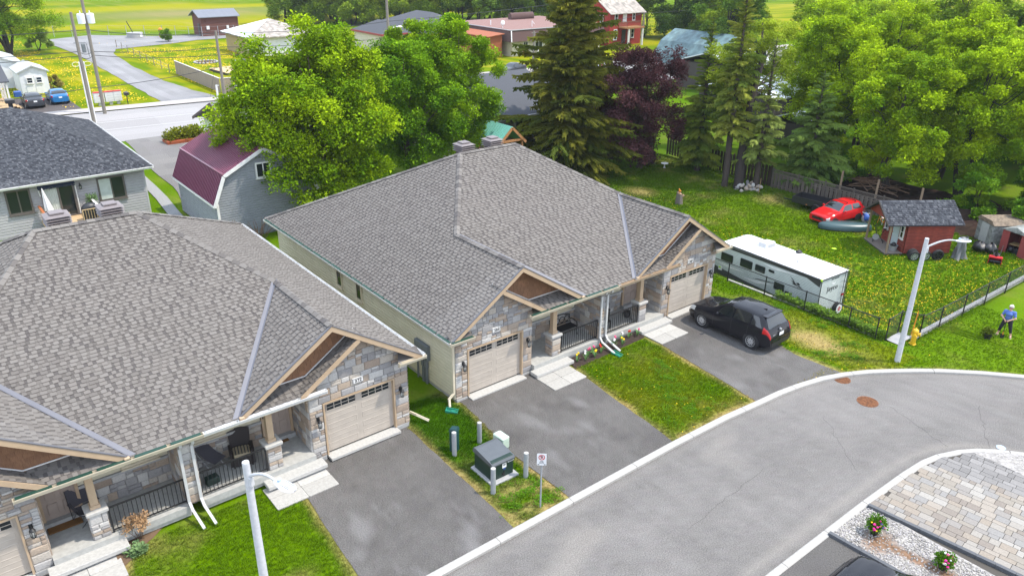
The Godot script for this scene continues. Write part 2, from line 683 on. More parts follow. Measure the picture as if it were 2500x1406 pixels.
func garage_door(parent: Node3D, f: Transform3D, w: float, h: float) -> void:   # origin bottom left
	var b := mb()
	b.t = f
	b.box(V(w * 0.5, h * 0.5, -0.03), V(w, h, 0.06))
	var o := obj("garage_door", b, M.garage_paint, parent)
	var rh := (h - 0.46) / 4.0
	for r in 4:
		for k in 2:
			b = mb()
			b.t = f
			var cx := w * (0.25 + 0.5 * k)
			var cy := 0.03 + rh * (r + 0.5)
			var pw := w * 0.5 - 0.2
			var ph := rh - 0.16
			var q := [V2(-1, -1), V2(1, -1), V2(1, 1), V2(-1, 1)]
			for i in 4:
				var j := (i + 1) % 4
				var ring := []
				for d in [[0.0, 0.0], [0.012, 0.006], [0.030, 0.006], [0.050, 0.001]]:
					for m in [i, j]:
						ring.append(V(cx + q[m].x * (pw * 0.5 - d[0]), cy + q[m].y * (ph * 0.5 - d[0]), d[1]))
				for s in 3:
					b.quad(ring[s * 2], ring[s * 2 + 1], ring[s * 2 + 3], ring[s * 2 + 2])
			b.box(V(cx, cy, 0.0005), V(pw - 0.10, ph - 0.10, 0.006))
			obj("door_panel", b, M.garage_paint, o)
	for k in 2:   # the two strips of little panes in the top section
		b = mb()
		b.t = f
		var cx := w * (0.25 + 0.5 * k)
		var cy := h - 0.22
		var ww := w * 0.5 - 0.24
		for s in [-1.0, 1.0]:
			b.box(V(cx, cy + s * 0.14, 0.008), V(ww + 0.06, 0.03, 0.022))
			b.box(V(cx + s * (ww * 0.5 + 0.015), cy, 0.007), V(0.03, 0.25, 0.02))
		b.box(V(cx, cy, 0.008), V(ww, 0.02, 0.016))
		for i in 3:
			b.box(V(cx - ww * 0.5 + ww * (i + 1) / 4.0, cy, 0.009), V(0.024, 0.25, 0.016))
		var g := obj("window_strip", b, M.garage_paint, o)
	for k in 2:
		var ww := w * 0.5 - 0.24
		for i in 4:
			for j in 2:
				var p := mb()
				p.t = f
				p.box(V(w * (0.25 + 0.5 * k) - ww * 0.5 + ww * (i + 0.5) / 4.0, h - 0.22 + (j - 0.5) * 0.125, 0.003), V(ww / 4.0 - 0.022, 0.105, 0.008))
				obj("pane", p, M.dark_glass, o)
	b = mb()
	b.t = f
	for s in [0.0, 1.0]:   # jambs and head
		b.box(V(s * w + (s - 0.5) * 0.06, h * 0.5 + 0.02, 0.02), V(0.06, h + 0.06, 0.24))
	b.box(V(w * 0.5, h + 0.03, 0.019), V(w, 0.06, 0.236))
	obj("door_frame", b, M.tan_trim, o)
	b = mb()
	b.t = f
	b.box(V(w * 0.5, 0.012, 0.004), V(w, 0.02, 0.02))
	obj("door_seal", b, M.black_rubber, o)

func front_door(parent: Node3D, f: Transform3D) -> void:   # origin bottom left, 0.95 wide
	var b := mb()
	b.t = f
	b.box(V(0.46, 1.03, 0.0), V(0.92, 2.06, 0.05))
	var o := obj("front_door", b, M.door_paint, parent)
	for k in 2:
		for r in [[0.15, 0.55], [0.72, 1.45], [1.6, 1.95]]:
			b = mb()
			b.t = f
			b.bbox(V(0.25 + 0.42 * k, (r[0] + r[1]) * 0.5, 0.028), V(0.28, r[1] - r[0], 0.02), 0.02)
			obj("door_panel", b, M.door_paint, o)
	b = mb()
	b.t = f
	for s in [0.0, 1.0]:
		b.box(V(s * 0.92 + (s - 0.5) * 0.09, 1.05, 0.02), V(0.09, 2.14, 0.12))
	b.box(V(0.46, 2.10, 0.02), V(0.92, 0.07, 0.118))
	obj("door_frame", b, M.tan_trim, o)
	b = mb()
	b.t = f
	b.cyl(V(0.10, 1.0, 0.03), V(0.10, 1.0, 0.08), 0.03, 0.03, 8)
	b.cyl(V(0.10, 1.14, 0.03), V(0.10, 1.14, 0.05), 0.03, 0.03, 8)
	obj("door_handle", b, M.black_metal, o)

func downspout(parent: Node3D, pts: Array, m: Material, w := 0.085) -> void:
	var b := mb()
	for i in pts.size() - 1:
		b.bar(pts[i], pts[i + 1] + (pts[i + 1] - pts[i]).normalized() * 0.03, w, w * 0.75, Vector3.BACK)
	obj("downspout", b, m, parent)

func gutter_run(parent: Node3D, a: Vector3, b: Vector3, out: Vector3, m: Material, guard: bool) -> void:
	var g := mb()
	var d := (b - a).normalized()
	var o := out.normalized()
	var sec := [[0.0, 0.0], [0.0, -0.13], [0.11, -0.13], [0.155, -0.02], [0.155, 0.0], [0.143, 0.0], [0.143, -0.016], [0.09, -0.118], [0.012, -0.118], [0.012, 0.0]]
	for i in sec.size():
		var p: Array = sec[i]
		var q: Array = sec[(i + 1) % sec.size()]
		g.quad(a + o * p[0] + Vector3.UP * p[1], b + o * p[0] + Vector3.UP * p[1], b + o * q[0] + Vector3.UP * q[1], a + o * q[0] + Vector3.UP * q[1])
	for e in [a, b]:
		g.bar(e + o * 0.0 + Vector3.UP * -0.065, e + o * 0.128 + Vector3.UP * -0.065, 0.012, 0.13)
	var w := obj("gutter", g, m, parent)
	var len := (b - a).length()
	var n := int(maxf(1.0, round(len / 0.95)))
	for i in n:
		var p := a + d * (len * (i + 0.06) / n)
		var q := a + d * (len * (i + 0.94) / n)
		var k := mb()
		if guard:
			k.bar(p + o * 0.074 + Vector3.UP * 0.010, q + o * 0.074 + Vector3.UP * 0.010, 0.13, 0.016)
			obj("gutter_guard", k, M.guard_green, w)
		else:
			k.bar(p + o * 0.0 + Vector3.UP * 0.008, p + o * 0.155 + Vector3.UP * 0.008, 0.03, 0.01)
			obj("gutter_clip", k, M.zinc, w)

func railing(parent: Node3D, a: Vector3, b: Vector3, h: float, n: int, m: Material) -> void:
	var k := mb()
	k.bar(a + Vector3.UP * h, b + Vector3.UP * h, 0.05, 0.04)
	k.bar(a + Vector3.UP * 0.08, b + Vector3.UP * 0.08, 0.04, 0.035)
	k.bar(a, a + Vector3.UP * h, 0.045, 0.045)
	k.bar(b, b + Vector3.UP * h, 0.045, 0.045)
	var o := obj("railing", k, m, parent)
	var u := mb()
	u.bar(V(0, 0.09, 0), V(0, h - 0.01, 0), 0.02, 0.02)
	var me := u.mesh()
	for i in n:
		inst("baluster", me, m, o, Transform3D(Basis(), a.lerp(b, (i + 1.0) / (n + 1.0))))

func house(o: Vector3, label: String, nums: Array, left: bool) -> Node3D:
	var h := thing("duplex_house", label, "house", o, 0.0, "stone-fronted duplex bungalows")
	var wx := Transform3D(Basis(), o)
	var E := EV
	var gh := PS * GW * 0.5
	var gz := -gh / PF
	var rh := PF * LH * 0.5
	var gx := GW * 0.5
	# ---- roof
	var deck := mb()
	var sh := []
	var zl := -LH
	var P := func(x: float, y: float, z: float) -> Vector3: return V(x, E + y, z)
	var p_l := [P.call(0, 0, 0), P.call(gx, gh, 0), P.call(gx, gh, gz), P.call(RX, rh, -LH / 2), P.call(0, 0, zl)]
	var p_r := [P.call(W, 0, zl), P.call(W - RX, rh, -LH / 2), P.call(W - gx, gh, gz), P.call(W - gx, gh, 0), P.call(W, 0, 0)]
	var p_f := [P.call(GW, 0, 0), P.call(W - GW, 0, 0), P.call(W - gx, gh, gz), P.call(W - RX, rh, -LH / 2), P.call(RX, rh, -LH / 2), P.call(gx, gh, gz)]
	var p_b := [P.call(W, 0, zl), P.call(0, 0, zl), P.call(RX, rh, -LH / 2), P.call(W - RX, rh, -LH / 2)]
	var p_gl := [P.call(GW, 0, 0), P.call(gx, gh, gz), P.call(gx, gh, 0)]
	var p_gr := [P.call(W - GW, 0, 0), P.call(W - gx, gh, 0), P.call(W - gx, gh, gz)]
	var us := V(1, PS, 0).normalized()
	var ul := V(-1, PS, 0).normalized()
	var uf := V(0, PF, -1).normalized()
	shingle_face(deck, sh, wx, p_f, P.call(0, 0, 0), Vector3.RIGHT, uf)
	shingle_face(deck, sh, wx, p_l, P.call(0, 0, 0), Vector3.BACK, us)
	shingle_face(deck, sh, wx, p_r, P.call(W, 0, 0), Vector3.BACK, ul)
	shingle_face(deck, sh, wx, p_gl, P.call(GW, 0, 0), Vector3.BACK, ul)
	shingle_face(deck, sh, wx, p_gr, P.call(W - GW, 0, 0), Vector3.BACK, us)
	deck.poly(p_b)
	# the little roofs below the brown gables: the inner gable's slope and the porch skirt
	var sb := -0.62
	for s in [0, 1]:
		var X := func(x: float) -> float: return x if s == 0 else W - x
		var sy := -sb * PF
		var xv := GI - sy / PS
		var xa := GI * 0.5
		var a := [P.call(X.call(xa), PS * xa, 0), P.call(X.call(GI), 0, 0), P.call(X.call(xv), sy, sb), P.call(X.call(xa), PS * xa, sb)]
		var q := [P.call(X.call(GI), 0, 0), P.call(X.call(GW), 0, 0), P.call(X.call(GW), sy, sb), P.call(X.call(xv), sy, sb)]
		if s == 1:
			a.reverse()
			q.reverse()
		a.reverse()
		shingle_face(deck, sh, wx, a, P.call(X.call(GI), 0, 0), Vector3.BACK, ul if s == 0 else us)
		shingle_face(deck, sh, wx, q, P.call(0, 0, 0), Vector3.RIGHT, uf)
		# returns at the outer corner
		var c := [P.call(X.call(0.0), 0.0, 0), P.call(X.call(0.98), 0.0, 0), P.call(X.call(0.75), 0.2, -0.41), P.call(X.call(0.0), 0.2, -0.41)]
		if s == 1:
			c.reverse()
		deck.poly(c)
	var roof := obj("roof", deck, M.shingle_base, h)
	lay_shingles(sh, roof, M.shingles, M.shingle_cols)
	caps_along(roof, P.call(gx, gh, gz), P.call(RX, rh, -LH / 2), Vector3.UP, M.shingles)
	caps_along(roof, P.call(W - gx, gh, gz), P.call(W - RX, rh, -LH / 2), Vector3.UP, M.shingles)
	caps_along(roof, P.call(RX, rh, -LH / 2), P.call(W - RX, rh, -LH / 2), Vector3.UP, M.shingles)
	caps_along(roof, P.call(gx, gh, 0), P.call(gx, gh, gz), Vector3.UP, M.shingles)
	caps_along(roof, P.call(W - gx, gh, 0), P.call(W - gx, gh, gz), Vector3.UP, M.shingles)
	caps_along(roof, P.call(0, 0, zl), P.call(RX, rh, -LH / 2), Vector3.UP, M.shingles)
	caps_along(roof, P.call(W, 0, zl), P.call(W - RX, rh, -LH / 2), Vector3.UP, M.shingles)
	for s in [0, 1]:   # metal valleys
		var b := mb()
		var a := P.call(GW if s == 0 else W - GW, 0.0, 0.0) as Vector3
		var c := P.call(gx if s == 0 else W - gx, gh, gz) as Vector3
		var wd := V(1.0 if s == 0 else -1.0, 0, 0) * 0.17
		var lf := Vector3.UP * 0.045
		var fr := V(0, -0.09, 0.2) * 0.6
		var other := V(-wd.x * 0.5, absf(wd.x) * 0.5 * PS, 0.0)
		b.quad(a + lf, a + lf + wd, c + lf + wd * 0.75, c + lf)
		b.quad(a + lf, c + lf, c + lf + other, a + lf + other)
		obj("valley_flashing", b, M.valley_metal, roof)
	for s in [-1.0, 1.0]:   # louvred vents behind the ridge
		var b := mb()
		var cx = W * 0.5 + 0.12 + s * 0.88
		b.box(V(cx, E + 4.0, -9.75), V(0.56, 0.9, 0.56))
		var ch := obj("chimney", b, M.chimney_brown, h)
		for k in 4:
			b = mb()
			var y := E + 4.17 + k * 0.10
			b.hexa([V(cx - 0.42, y, -9.33), V(cx + 0.42, y, -9.33), V(cx + 0.42, y, -10.17), V(cx - 0.42, y, -10.17)], [V(cx - 0.3, y + 0.055, -9.45), V(cx + 0.3, y + 0.055, -9.45), V(cx + 0.3, y + 0.055, -10.05), V(cx - 0.3, y + 0.055, -10.05)])
			obj("louvre", b, M.chimney_cap, ch)
		b = mb()
		b.box(V(cx, E + 4.57, -9.75), V(0.46, 0.05, 0.46))
		obj("chimney_cap", b, M.chimney_cap, ch)
	# ---- gables
	for s in [0, 1]:
		var X := func(x: float) -> float: return x if s == 0 else W - x
		var VV := func(x: float, y: float, z: float) -> Vector3: return V(x if s == 0 else W - x, E + y, z)
		var b := mb()
		var fh := 0.20
		for r in [[0.0, 0.0, gx, gh], [gx, gh, GW, 0.0]]:
			b.hexa_board(VV, r, fh, -0.005, 0.045)
		obj("gable_fascia", b, M.tan_trim, h)
		b = mb()
		b.hexa_board(VV, [GI * 0.5 + 0.06, PS * GI * 0.5 - 0.04, GI, 0.0], fh * 0.9, -0.008, 0.036)
		obj("gable_fascia", b, M.tan_trim, h)
		b = mb()   # metal drip edge showing above the boards
		b.hexa_board(VV, [gx, gh + 0.035, GW, 0.035], 0.035, -0.02, 0.06)
		b.hexa_board(VV, [0.0, 0.035, gx, gh + 0.035], 0.035, -0.02, 0.06)
		obj("drip_edge", b, M.drip_grey, h)
		b = mb()   # block where the gable meets the gutter
		b.bbox(VV.call(GW - 0.10, 0.02, 0.06), V(0.16, 0.12, 0.12), 0.02)
		obj("fascia_end", b, M.tan_trim, h)
		# brown shaked wall set back between the slopes
		var sy := -sb * PF
		var xv := GI - sy / PS
		b = mb()
		var wall := [VV.call(GI * 0.5, PS * GI * 0.5, sb), VV.call(xv, sy, sb), VV.call(GW - sy / PS, sy, sb), VV.call(gx, gh, sb)]
		if s == 1:
			wall.reverse()
		b.poly(wall)
		var gp := obj("gable_wall", b, M.shake_base, h)
		var yy := sy - 0.05
		while yy < gh - 0.12:
			var lo := maxf(GI - (yy + 0.20) / PS, (yy + 0.20) / PS)
			var hi := GW - (yy + 0.20) / PS
			var x := lo - R(0.0, 0.2)
			while x < hi:
				var w := R(0.16, 0.30)
				var a := maxf(x, lo)
				var c := minf(x + w, hi)
				x += w
				if c - a > 0.04:
					var k := U.shake_unit as Mesh
					inst("shake", k, M.shakes[rng.randi() % M.shakes.size()], gp, Transform3D(Basis.from_scale(V(c - a - 0.008, 0.165, 1.0)), VV.call((a + c) * 0.5, yy, sb + 0.004)))
			yy += 0.15
		b = mb()   # white drip strip along the foot of the shakes
		b.bar(VV.call(GI * 0.5, PS * GI * 0.5 + 0.04, sb + 0.035), VV.call(xv, sy + 0.05, sb + 0.035), 0.03, 0.03, Vector3.BACK)
		b.bar(VV.call(xv, sy + 0.05, sb + 0.035), VV.call(GW - sy / PS - 0.25, sy + 0.05, sb + 0.035), 0.03, 0.03, Vector3.BACK)
		obj("gable_trim", b, M.white_trim, gp)
	# ---- eaves: soffits and gutters
	var b := mb()
	b.box(V(0.24, E - 0.20, zl * 0.5 - 0.2), V(0.44, 0.03, LH - 0.4))
	b.box(V(W - 0.24, E - 0.20, zl * 0.5 - 0.2), V(0.44, 0.03, LH - 0.4))
	b.box(V(W * 0.5, E - 0.21, -1.0), V(W - 8.4, 0.03, 1.98))
	b.box(V(W * 0.5, E - 0.20, zl + 0.22), V(W, 0.03, 0.44))
	obj("soffit", b, M.cream_trim, h)
	b = mb()
	b.box(V(0.012, E - 0.10, zl * 0.5), V(0.024, 0.18, LH - 0.02))
	b.box(V(W - 0.012, E - 0.10, zl * 0.5), V(0.024, 0.18, LH - 0.02))
	b.box(V(W * 0.5, E - 0.11, -0.012), V(W - 7.6, 0.17, 0.024))
	b.box(V(W * 0.5, E - 0.10, zl + 0.012), V(W, 0.18, 0.024))
	for s in [0, 1]:
		var cx := 0.5 if s == 0 else W - 0.5
		b.box(V(cx, E - 0.11, -0.014), V(0.94, 0.17, 0.026))
	obj("fascia", b, M.tan_trim, h)
	gutter_run(h, P.call(0, 0.0, -LH + 0.02), P.call(0, 0.0, 0.02), Vector3.LEFT, M.white_trim, not left)
	gutter_run(h, P.call(W, 0.0, 0.02), P.call(W, 0.0, -LH + 0.02), Vector3.RIGHT, M.white_trim, false)
	gutter_run(h, P.call(3.76, 0.0, 0.0), P.call(8.75, 0.0, 0.0), Vector3.BACK, M.cream_trim, true)
	gutter_run(h, P.call(8.76, 0.0, 0.0), P.call(W - 3.76, 0.0, 0.0), Vector3.BACK, M.white_trim if left else M.tan_trim, false)
	gutter_run(h, P.call(-0.12, 0.0, 0.0), P.call(0.98, 0.0, 0.0), Vector3.BACK, M.cream_trim, not left)
	gutter_run(h, P.call(W - 0.98, 0.0, 0.0), P.call(W + 0.12, 0.0, 0.0), Vector3.BACK, M.cream_trim, false)
	# ---- body of the house
	b = mb()
	b.box(V(W * 0.5, 1.40, -9.45), V(W - 0.84, 2.74, 14.9))
	b.box(V(2.33, 1.36, -1.3), V(3.82, 2.66, 1.5))
	b.box(V(W - 2.33, 1.36, -1.3), V(3.82, 2.66, 1.5))
	obj("wall", b, M.siding_cream, h)
	b = mb()
	b.box(V(W * 0.5, 0.02, -8.9), V(W - 0.76, 0.26, 16.0))
	obj("foundation", b, M.concrete_grey, h)
	b = mb()
	siding(b, Transform3D(Basis(V(0, 0, 1), Vector3.UP, V(-1, 0, 0)), V(0.40, 0, -16.95)), 16.5, 0.16, 2.78)
	siding(b, Transform3D(Basis(V(0, 0, -1), Vector3.UP, V(1, 0, 0)), V(W - 0.40, 0, -0.45)), 16.5, 0.16, 2.78)
	siding(b, Transform3D(Basis(V(-1, 0, 0), Vector3.UP, V(0, 0, -1)), V(W - 0.4, 0, -16.92)), W - 0.8, 0.16, 2.78)
	obj("siding", b, M.siding_cream, h)
	b = mb()
	b.box(V(0.395, 1.45, -0.50), V(0.07, 2.62, 0.10))
	b.box(V(0.395, 1.45, -16.93), V(0.07, 2.62, 0.09))
	b.box(V(W - 0.395, 1.45, -16.93), V(0.07, 2.62, 0.09))
	obj("corner_board", b, M.cream_trim, h)
	for z in [-9.85, -7.95]:
		window(h, facing(V(0.385, 2.10, z), Vector3.LEFT), 0.55, 0.86, 1, 1, M.cream_trim, M.dark_glass, 0.07)
		window(h, facing(V(W - 0.385, 2.10, z), Vector3.RIGHT), 0.55, 0.86, 1, 1, M.cream_trim, M.dark_glass, 0.07)
	# ---- stone front
	var st := []
	for s in [0, 1]:
		var x0 := 0.40 if s == 0 else W - 4.25
		var X := func(x: float) -> float: return x if s == 0 else W - x
		b = mb()   # mortar behind the stones, gable shaped, with the door opening
		var d0 := 1.02 if s == 0 else W - 3.70
		var dw := 2.68
		var zf := -0.44
		var pk := x0 + 1.925
		b.prism(PackedVector2Array([V2(x0, 0.0), V2(d0 - 0.03, 0.0), V2(d0 - 0.03, 2.16), V2(d0 + dw + 0.03, 2.16), V2(d0 + dw + 0.03, 0.0), V2(x0 + 3.85, 0.0), V2(x0 + 3.85, E + 0.1), V2(pk, E + PS * GI * 0.5 - 0.08), V2(x0, E + 0.1)]), zf - 0.10, zf)
		b.box(V(X.call(4.21), 1.4, -1.22), V(0.06, 2.74, 1.5))
		b.box(V(X.call(0.43), 1.4, -0.6), V(0.05, 2.74, 0.14))
		var sw := obj("stone_wall", b, M.mortar, h)
		var f := Transform3D(Basis(), V(x0, 0.10, zf))
		stone_face(st, wx, f, d0 - 0.06 - x0, 2.08, sw)
		stone_face(st, wx, f.translated(V(d0 + dw + 0.06 - x0, 0, 0)), x0 + 3.85 - (d0 + dw + 0.06), 2.08, sw)
		stone_face(st, wx, f.translated(V(0, 2.08, 0)), 3.85, 2.2, sw, func(y: float) -> Vector2:
			var k := maxf(0.0, (y + 2.18 - E + 0.02) / PS)
			return V2(k - 0.40, 4.25 - k) if s == 0 else V2(k - 0.40, 4.25 - k))
		stone_face(st, wx, facing(V(X.call(4.25), 0.40, -0.46) if s == 0 else V(X.call(4.25), 0.40, -1.95), Vector3.RIGHT if s == 0 else Vector3.LEFT), 1.5, 2.35, sw)
		garage_door(h, Transform3D(Basis(), V(d0, 0.10, -0.52)), dw, 2.02)
		b = mb()
		b.box(V(d0 + dw * 0.5, 0.035, -0.30), V(dw + 0.1, 0.09, 0.42))
		obj("garage_sill", b, M.concrete_white, h)
		b = mb()
		b.box(V(d0 + dw + 0.31, 0.0, -0.42), V(0.5, 0.2, 0.1))
		b.box(V(d0 - 0.35, 0.0, -0.42), V(0.5, 0.2, 0.1))
		obj("foundation", b, M.concrete_grey, h)
		for lx in [0.74, 3.98]:
			lantern(h, Transform3D(Basis(), V(X.call(lx), 1.55, zf + 0.04)))
		# number stone
		b = mb()
		b.bbox(V(X.call(2.38), 2.63, zf + 0.045), V(0.42, 0.22, 0.04), 0.008)
		var ns := obj("number_plaque", b, M.white_trim, h)
		b = mb()
		for k in [[0, 0.095, 0.40, 0.014], [0, -0.095, 0.40, 0.014]]:
			b.box(V(X.call(2.38) + k[0], 2.63 + k[1], zf + 0.066), V(k[2], k[3], 0.006))
		for k in [-1.0, 1.0]:
			b.box(V(X.call(2.38) + k * 0.193, 2.63, zf + 0.066), V(0.014, 0.176, 0.006))
		obj("plaque_border", b, M.black_paint, ns)
		text(ns, nums[s], 0.17, Transform3D(Basis(), V(X.call(2.38), 2.63, zf + 0.068)), M.black_paint)
		# porch side
		front_door(h, Transform3D(Basis(), V(4.40 if s == 0 else W - 5.32, 0.58, -1.93)))
		b = mb()
		b.box(V(X.call(4.86), 0.485, -1.83), V(1.1, 0.17, 0.22))
		obj("door_step", b, M.concrete_grey, h)
		b = mb()   # back wall of the porch, stone below and siding above
		b.box(V(X.call(6.72), 0.9, -1.99), V(2.62, 1.6, 0.05))
		var bw := obj("porch_wall", b, M.mortar, h)
		stone_face(st, wx, Transform3D(Basis(), V(5.42 if s == 0 else W - 8.06, 0.40, -1.965)), 2.64, 0.90, bw)
		b = mb()
		b.box(V(X.call(6.74), 1.345, -1.92), V(2.66, 0.09, 0.13))
		obj("stone_ledge", b, M.concrete_grey, h)
		b = mb()
		siding(b, Transform3D(Basis(), V(5.42 if s == 0 else W - 8.06, 0, -1.975)), 2.64, 1.39, 2.76)
		obj("siding", b, M.siding_cream, h)
		window(h, Transform3D(Basis(), V(X.call(7.22), 1.93, -1.96)), 1.10, 1.0, 2, 1, M.cream_trim, M.dark_glass, 0.09)
		# pillar and post
		b = mb()
		b.box(V(X.call(5.60), 0.84, -0.61), V(0.44, 0.90, 0.44))
		var pl := obj("pillar", b, M.mortar, h)
		stone_face(st, wx, Transform3D(Basis(), V(X.call(5.60) - 0.24, 0.40, -0.39)), 0.48, 0.88, pl)
		stone_face(st, wx, facing(V(X.call(5.60) - 0.22, 0.40, -0.83), Vector3.LEFT), 0.44, 0.88, pl)
		stone_face(st, wx, facing(V(X.call(5.60) + 0.22, 0.40, -0.39), Vector3.RIGHT), 0.44, 0.88, pl)
		b = mb()
		b.bbox(V(X.call(5.60), 1.335, -0.61), V(0.60, 0.10, 0.60), 0.02)
		obj("pillar_cap", b, M.concrete_white, pl)
		b = mb()
		b.box(V(X.call(5.60), 2.10, -0.61), V(0.21, 1.44, 0.21))
		b.box(V(X.call(5.60), 1.44, -0.61), V(0.28, 0.12, 0.28))
		b.box(V(X.call(5.60), 2.74, -0.61), V(0.27, 0.10, 0.27))
		obj("porch_post", b, M.tan_trim, h)
		railing(h, V(X.call(5.90), 0.42, -0.40), V(X.call(8.04), 0.42, -0.40), 0.90, 16, M.black_metal)
		# floor and steps
		b = mb()
		b.box(V(X.call(6.17), 0.28, -1.10), V(3.84, 0.24, 1.76))
		b.box(V(X.call(6.17), 0.09, -1.12), V(3.82, 0.16, 1.70))
		obj("porch_floor", b, M.porch_concrete, h)
		b = mb()
		b.bbox(V(X.call(5.10), 0.145, -0.02), V(2.10, 0.13, 0.46), 0.015)
		obj("step", b, M.concrete_white, h)
		b = mb()
		b.box(V(X.call(5.10), 0.04, -0.06), V(2.02, 0.09, 0.38))
		obj("step_base", b, M.concrete_grey, h)
	# wall between the two porches
	b = mb()
	b.box(V(W * 0.5, 1.6, -1.14), V(0.40, 2.4, 1.66))
	var mw := obj("party_wall", b, M.mortar, h)
	stone_face(st, wx, Transform3D(Basis(), V(W * 0.5 - 0.22, 0.40, -0.31)), 0.44, 2.36, mw)
	stone_face(st, wx, facing(V(W * 0.5 - 0.20, 0.40, -1.95), Vector3.LEFT), 1.64, 2.36, mw)
	stone_face(st, wx, facing(V(W * 0.5 + 0.20, 0.40, -0.31), Vector3.RIGHT), 1.64, 2.36, mw)
	lay_stones(st, h)
	# downspouts
	for k in [-0.22, 0.14]:
		var cx: float = W * 0.5 + k
		downspout(h, [V(cx, E - 0.12, 0.06), V(cx, E - 0.24, 0.02), V(cx, E - 0.44, -0.22), V(cx, 0.55, -0.22), V(cx + 0.02, 0.34, -0.08), V(cx + 0.10, 0.06, 0.62)], M.pipe_white)
	if left:
		downspout(h, [V(W - 0.30, E - 0.3, -0.85), V(W - 0.30, 0.36, -0.85), V(W - 0.18, 0.26, -0.70), V(W - 0.08, 0.24, -0.45), V(W + 0.22, 0.06, -0.10)], M.cream_trim)
	else:
		downspout(h, [V(-0.06, E - 0.12, -0.34), V(0.32, E - 0.34, -0.44), V(0.32, 0.45, -0.44), V(0.06, 0.30, -0.40), V(0.0, 0.06, -0.28)], M.cream_trim)
	return h

# ---------------------------------------------------------------- ground, road, kerbs, drives
func axis(stops: Array) -> PackedFloat32Array:   # [from, step, from, step, ..., end]
	var a := PackedFloat32Array()
	for i in range(0, stops.size() - 1, 2):
		var x: float = stops[i]
		while x < stops[i + 2] - 0.001:
			a.append(x)
			x += stops[i + 1]
	a.append(stops[stops.size() - 1])
	return a

func build_ground() -> void:
	var xs := axis([-150.0, 10.0, -40.0, 2.0, -16.0, 0.5, -13.0, 0.22, 0.6, 0.5, 5.0, 0.22, 11.0, 0.5, 14.0, 0.25, 24.0, 0.5, 44.0, 1.5, 80.0, 4.0, 160.0, 12.0, 340.0])
	var zs := axis([-420.0, 20.0, -220.0, 5.0, -130.0, 2.5, -60.0, 1.5, -32.0, 0.6, -4.0])
	var nf := 46
	var rows := zs.size() + nf
	var v := PackedVector3Array()
	var c := PackedColorArray()
	var ix := PackedInt32Array()
	for x in xs:
		var kz := kerb_z(x) + 0.04
		for j in rows:
			var z: float = zs[j] if j < zs.size() else lerpf(-4.0, kz, float(j - zs.size() + 1) / nf)
			v.append(V(x, hgt(x, z), z))
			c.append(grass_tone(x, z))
	for i in xs.size() - 1:
		for j in rows - 1:
			var a := i * rows + j
			var b := a + rows
			ix.append_array([a, b, b + 1, a, b + 1, a + 1])
	var n := PackedVector3Array()
	n.resize(v.size())
	for i in xs.size():
		for j in rows:
			var k := i * rows + j
			var dx: Vector3 = v[mini(i + 1, xs.size() - 1) * rows + j] - v[maxi(i - 1, 0) * rows + j]
			var dz: Vector3 = v[i * rows + mini(j + 1, rows - 1)] - v[i * rows + maxi(j - 1, 0)]
			n[k] = dz.cross(dx).normalized()
	# the land south of the road
	var base := v.size()
	var xs2 := axis([-60.0, 5.0, 5.0, 1.0, 11.0, 0.25, 16.0, 4.0, 60.0])
	for x in xs2:
		for j in 6:
			v.append(V(x, -0.02, lerpf(island_z(x), 60.0, j / 5.0)))
			n.append(Vector3.UP)
			c.append(Color(0.16, 0.14, 0.11))
	for i in xs2.size() - 1:
		for j in 5:
			var a := base + i * 6 + j
			ix.append_array([a, a + 6, a + 7, a, a + 7, a + 1])
	var arr := []
	arr.resize(Mesh.ARRAY_MAX)
	arr[Mesh.ARRAY_VERTEX] = v
	arr[Mesh.ARRAY_NORMAL] = n
	arr[Mesh.ARRAY_COLOR] = c
	arr[Mesh.ARRAY_INDEX] = ix
	var am := ArrayMesh.new()
	am.add_surface_from_arrays(Mesh.PRIMITIVE_TRIANGLES, arr)
	var o := inst("ground", am, M.ground_v, self)
	o.set_meta("kind", "structure")

func sheet(b: MB, xs: PackedFloat32Array, za: Callable, zb: Callable, n: int, y: Callable, tone: Callable) -> void:
	for i in xs.size() - 1:
		for j in n:
			var p := []
			for k in [[i, j], [i, j + 1], [i + 1, j + 1], [i + 1, j]]:
				var x: float = xs[k[0]]
				var z := lerpf(za.call(x), zb.call(x), float(k[1]) / n)
				p.append(V(x, y.call(x, z), z))
			if b.colored:
				b.quadc(p, [tone.call(p[0].x, p[0].z), tone.call(p[1].x, p[1].z), tone.call(p[2].x, p[2].z), tone.call(p[3].x, p[3].z)])
			else:
				b.quad(p[0], p[1], p[2], p[3])

func asphalt_tone(x: float, z: float, base: float) -> Color:
	var a := noise2(x, z, 8.0)
	var b := noise2(x * 0.35 + 50.0, z * 1.6, 30.0)
	var c := noise2(x + 10.0, z + 10.0, 160.0)
	var d := noise2(x * 2.6 + 20.0, z * 0.30, 40.0)
	var e := noise2(x + 3.0, z + 7.0, 420.0)
	var k := base * (1.0 + 0.10 * e + 0.16 * a + 0.12 * b + 0.09 * c + 0.10 * d)
	return Color(k * 1.045, k * 0.985, k * 0.935)

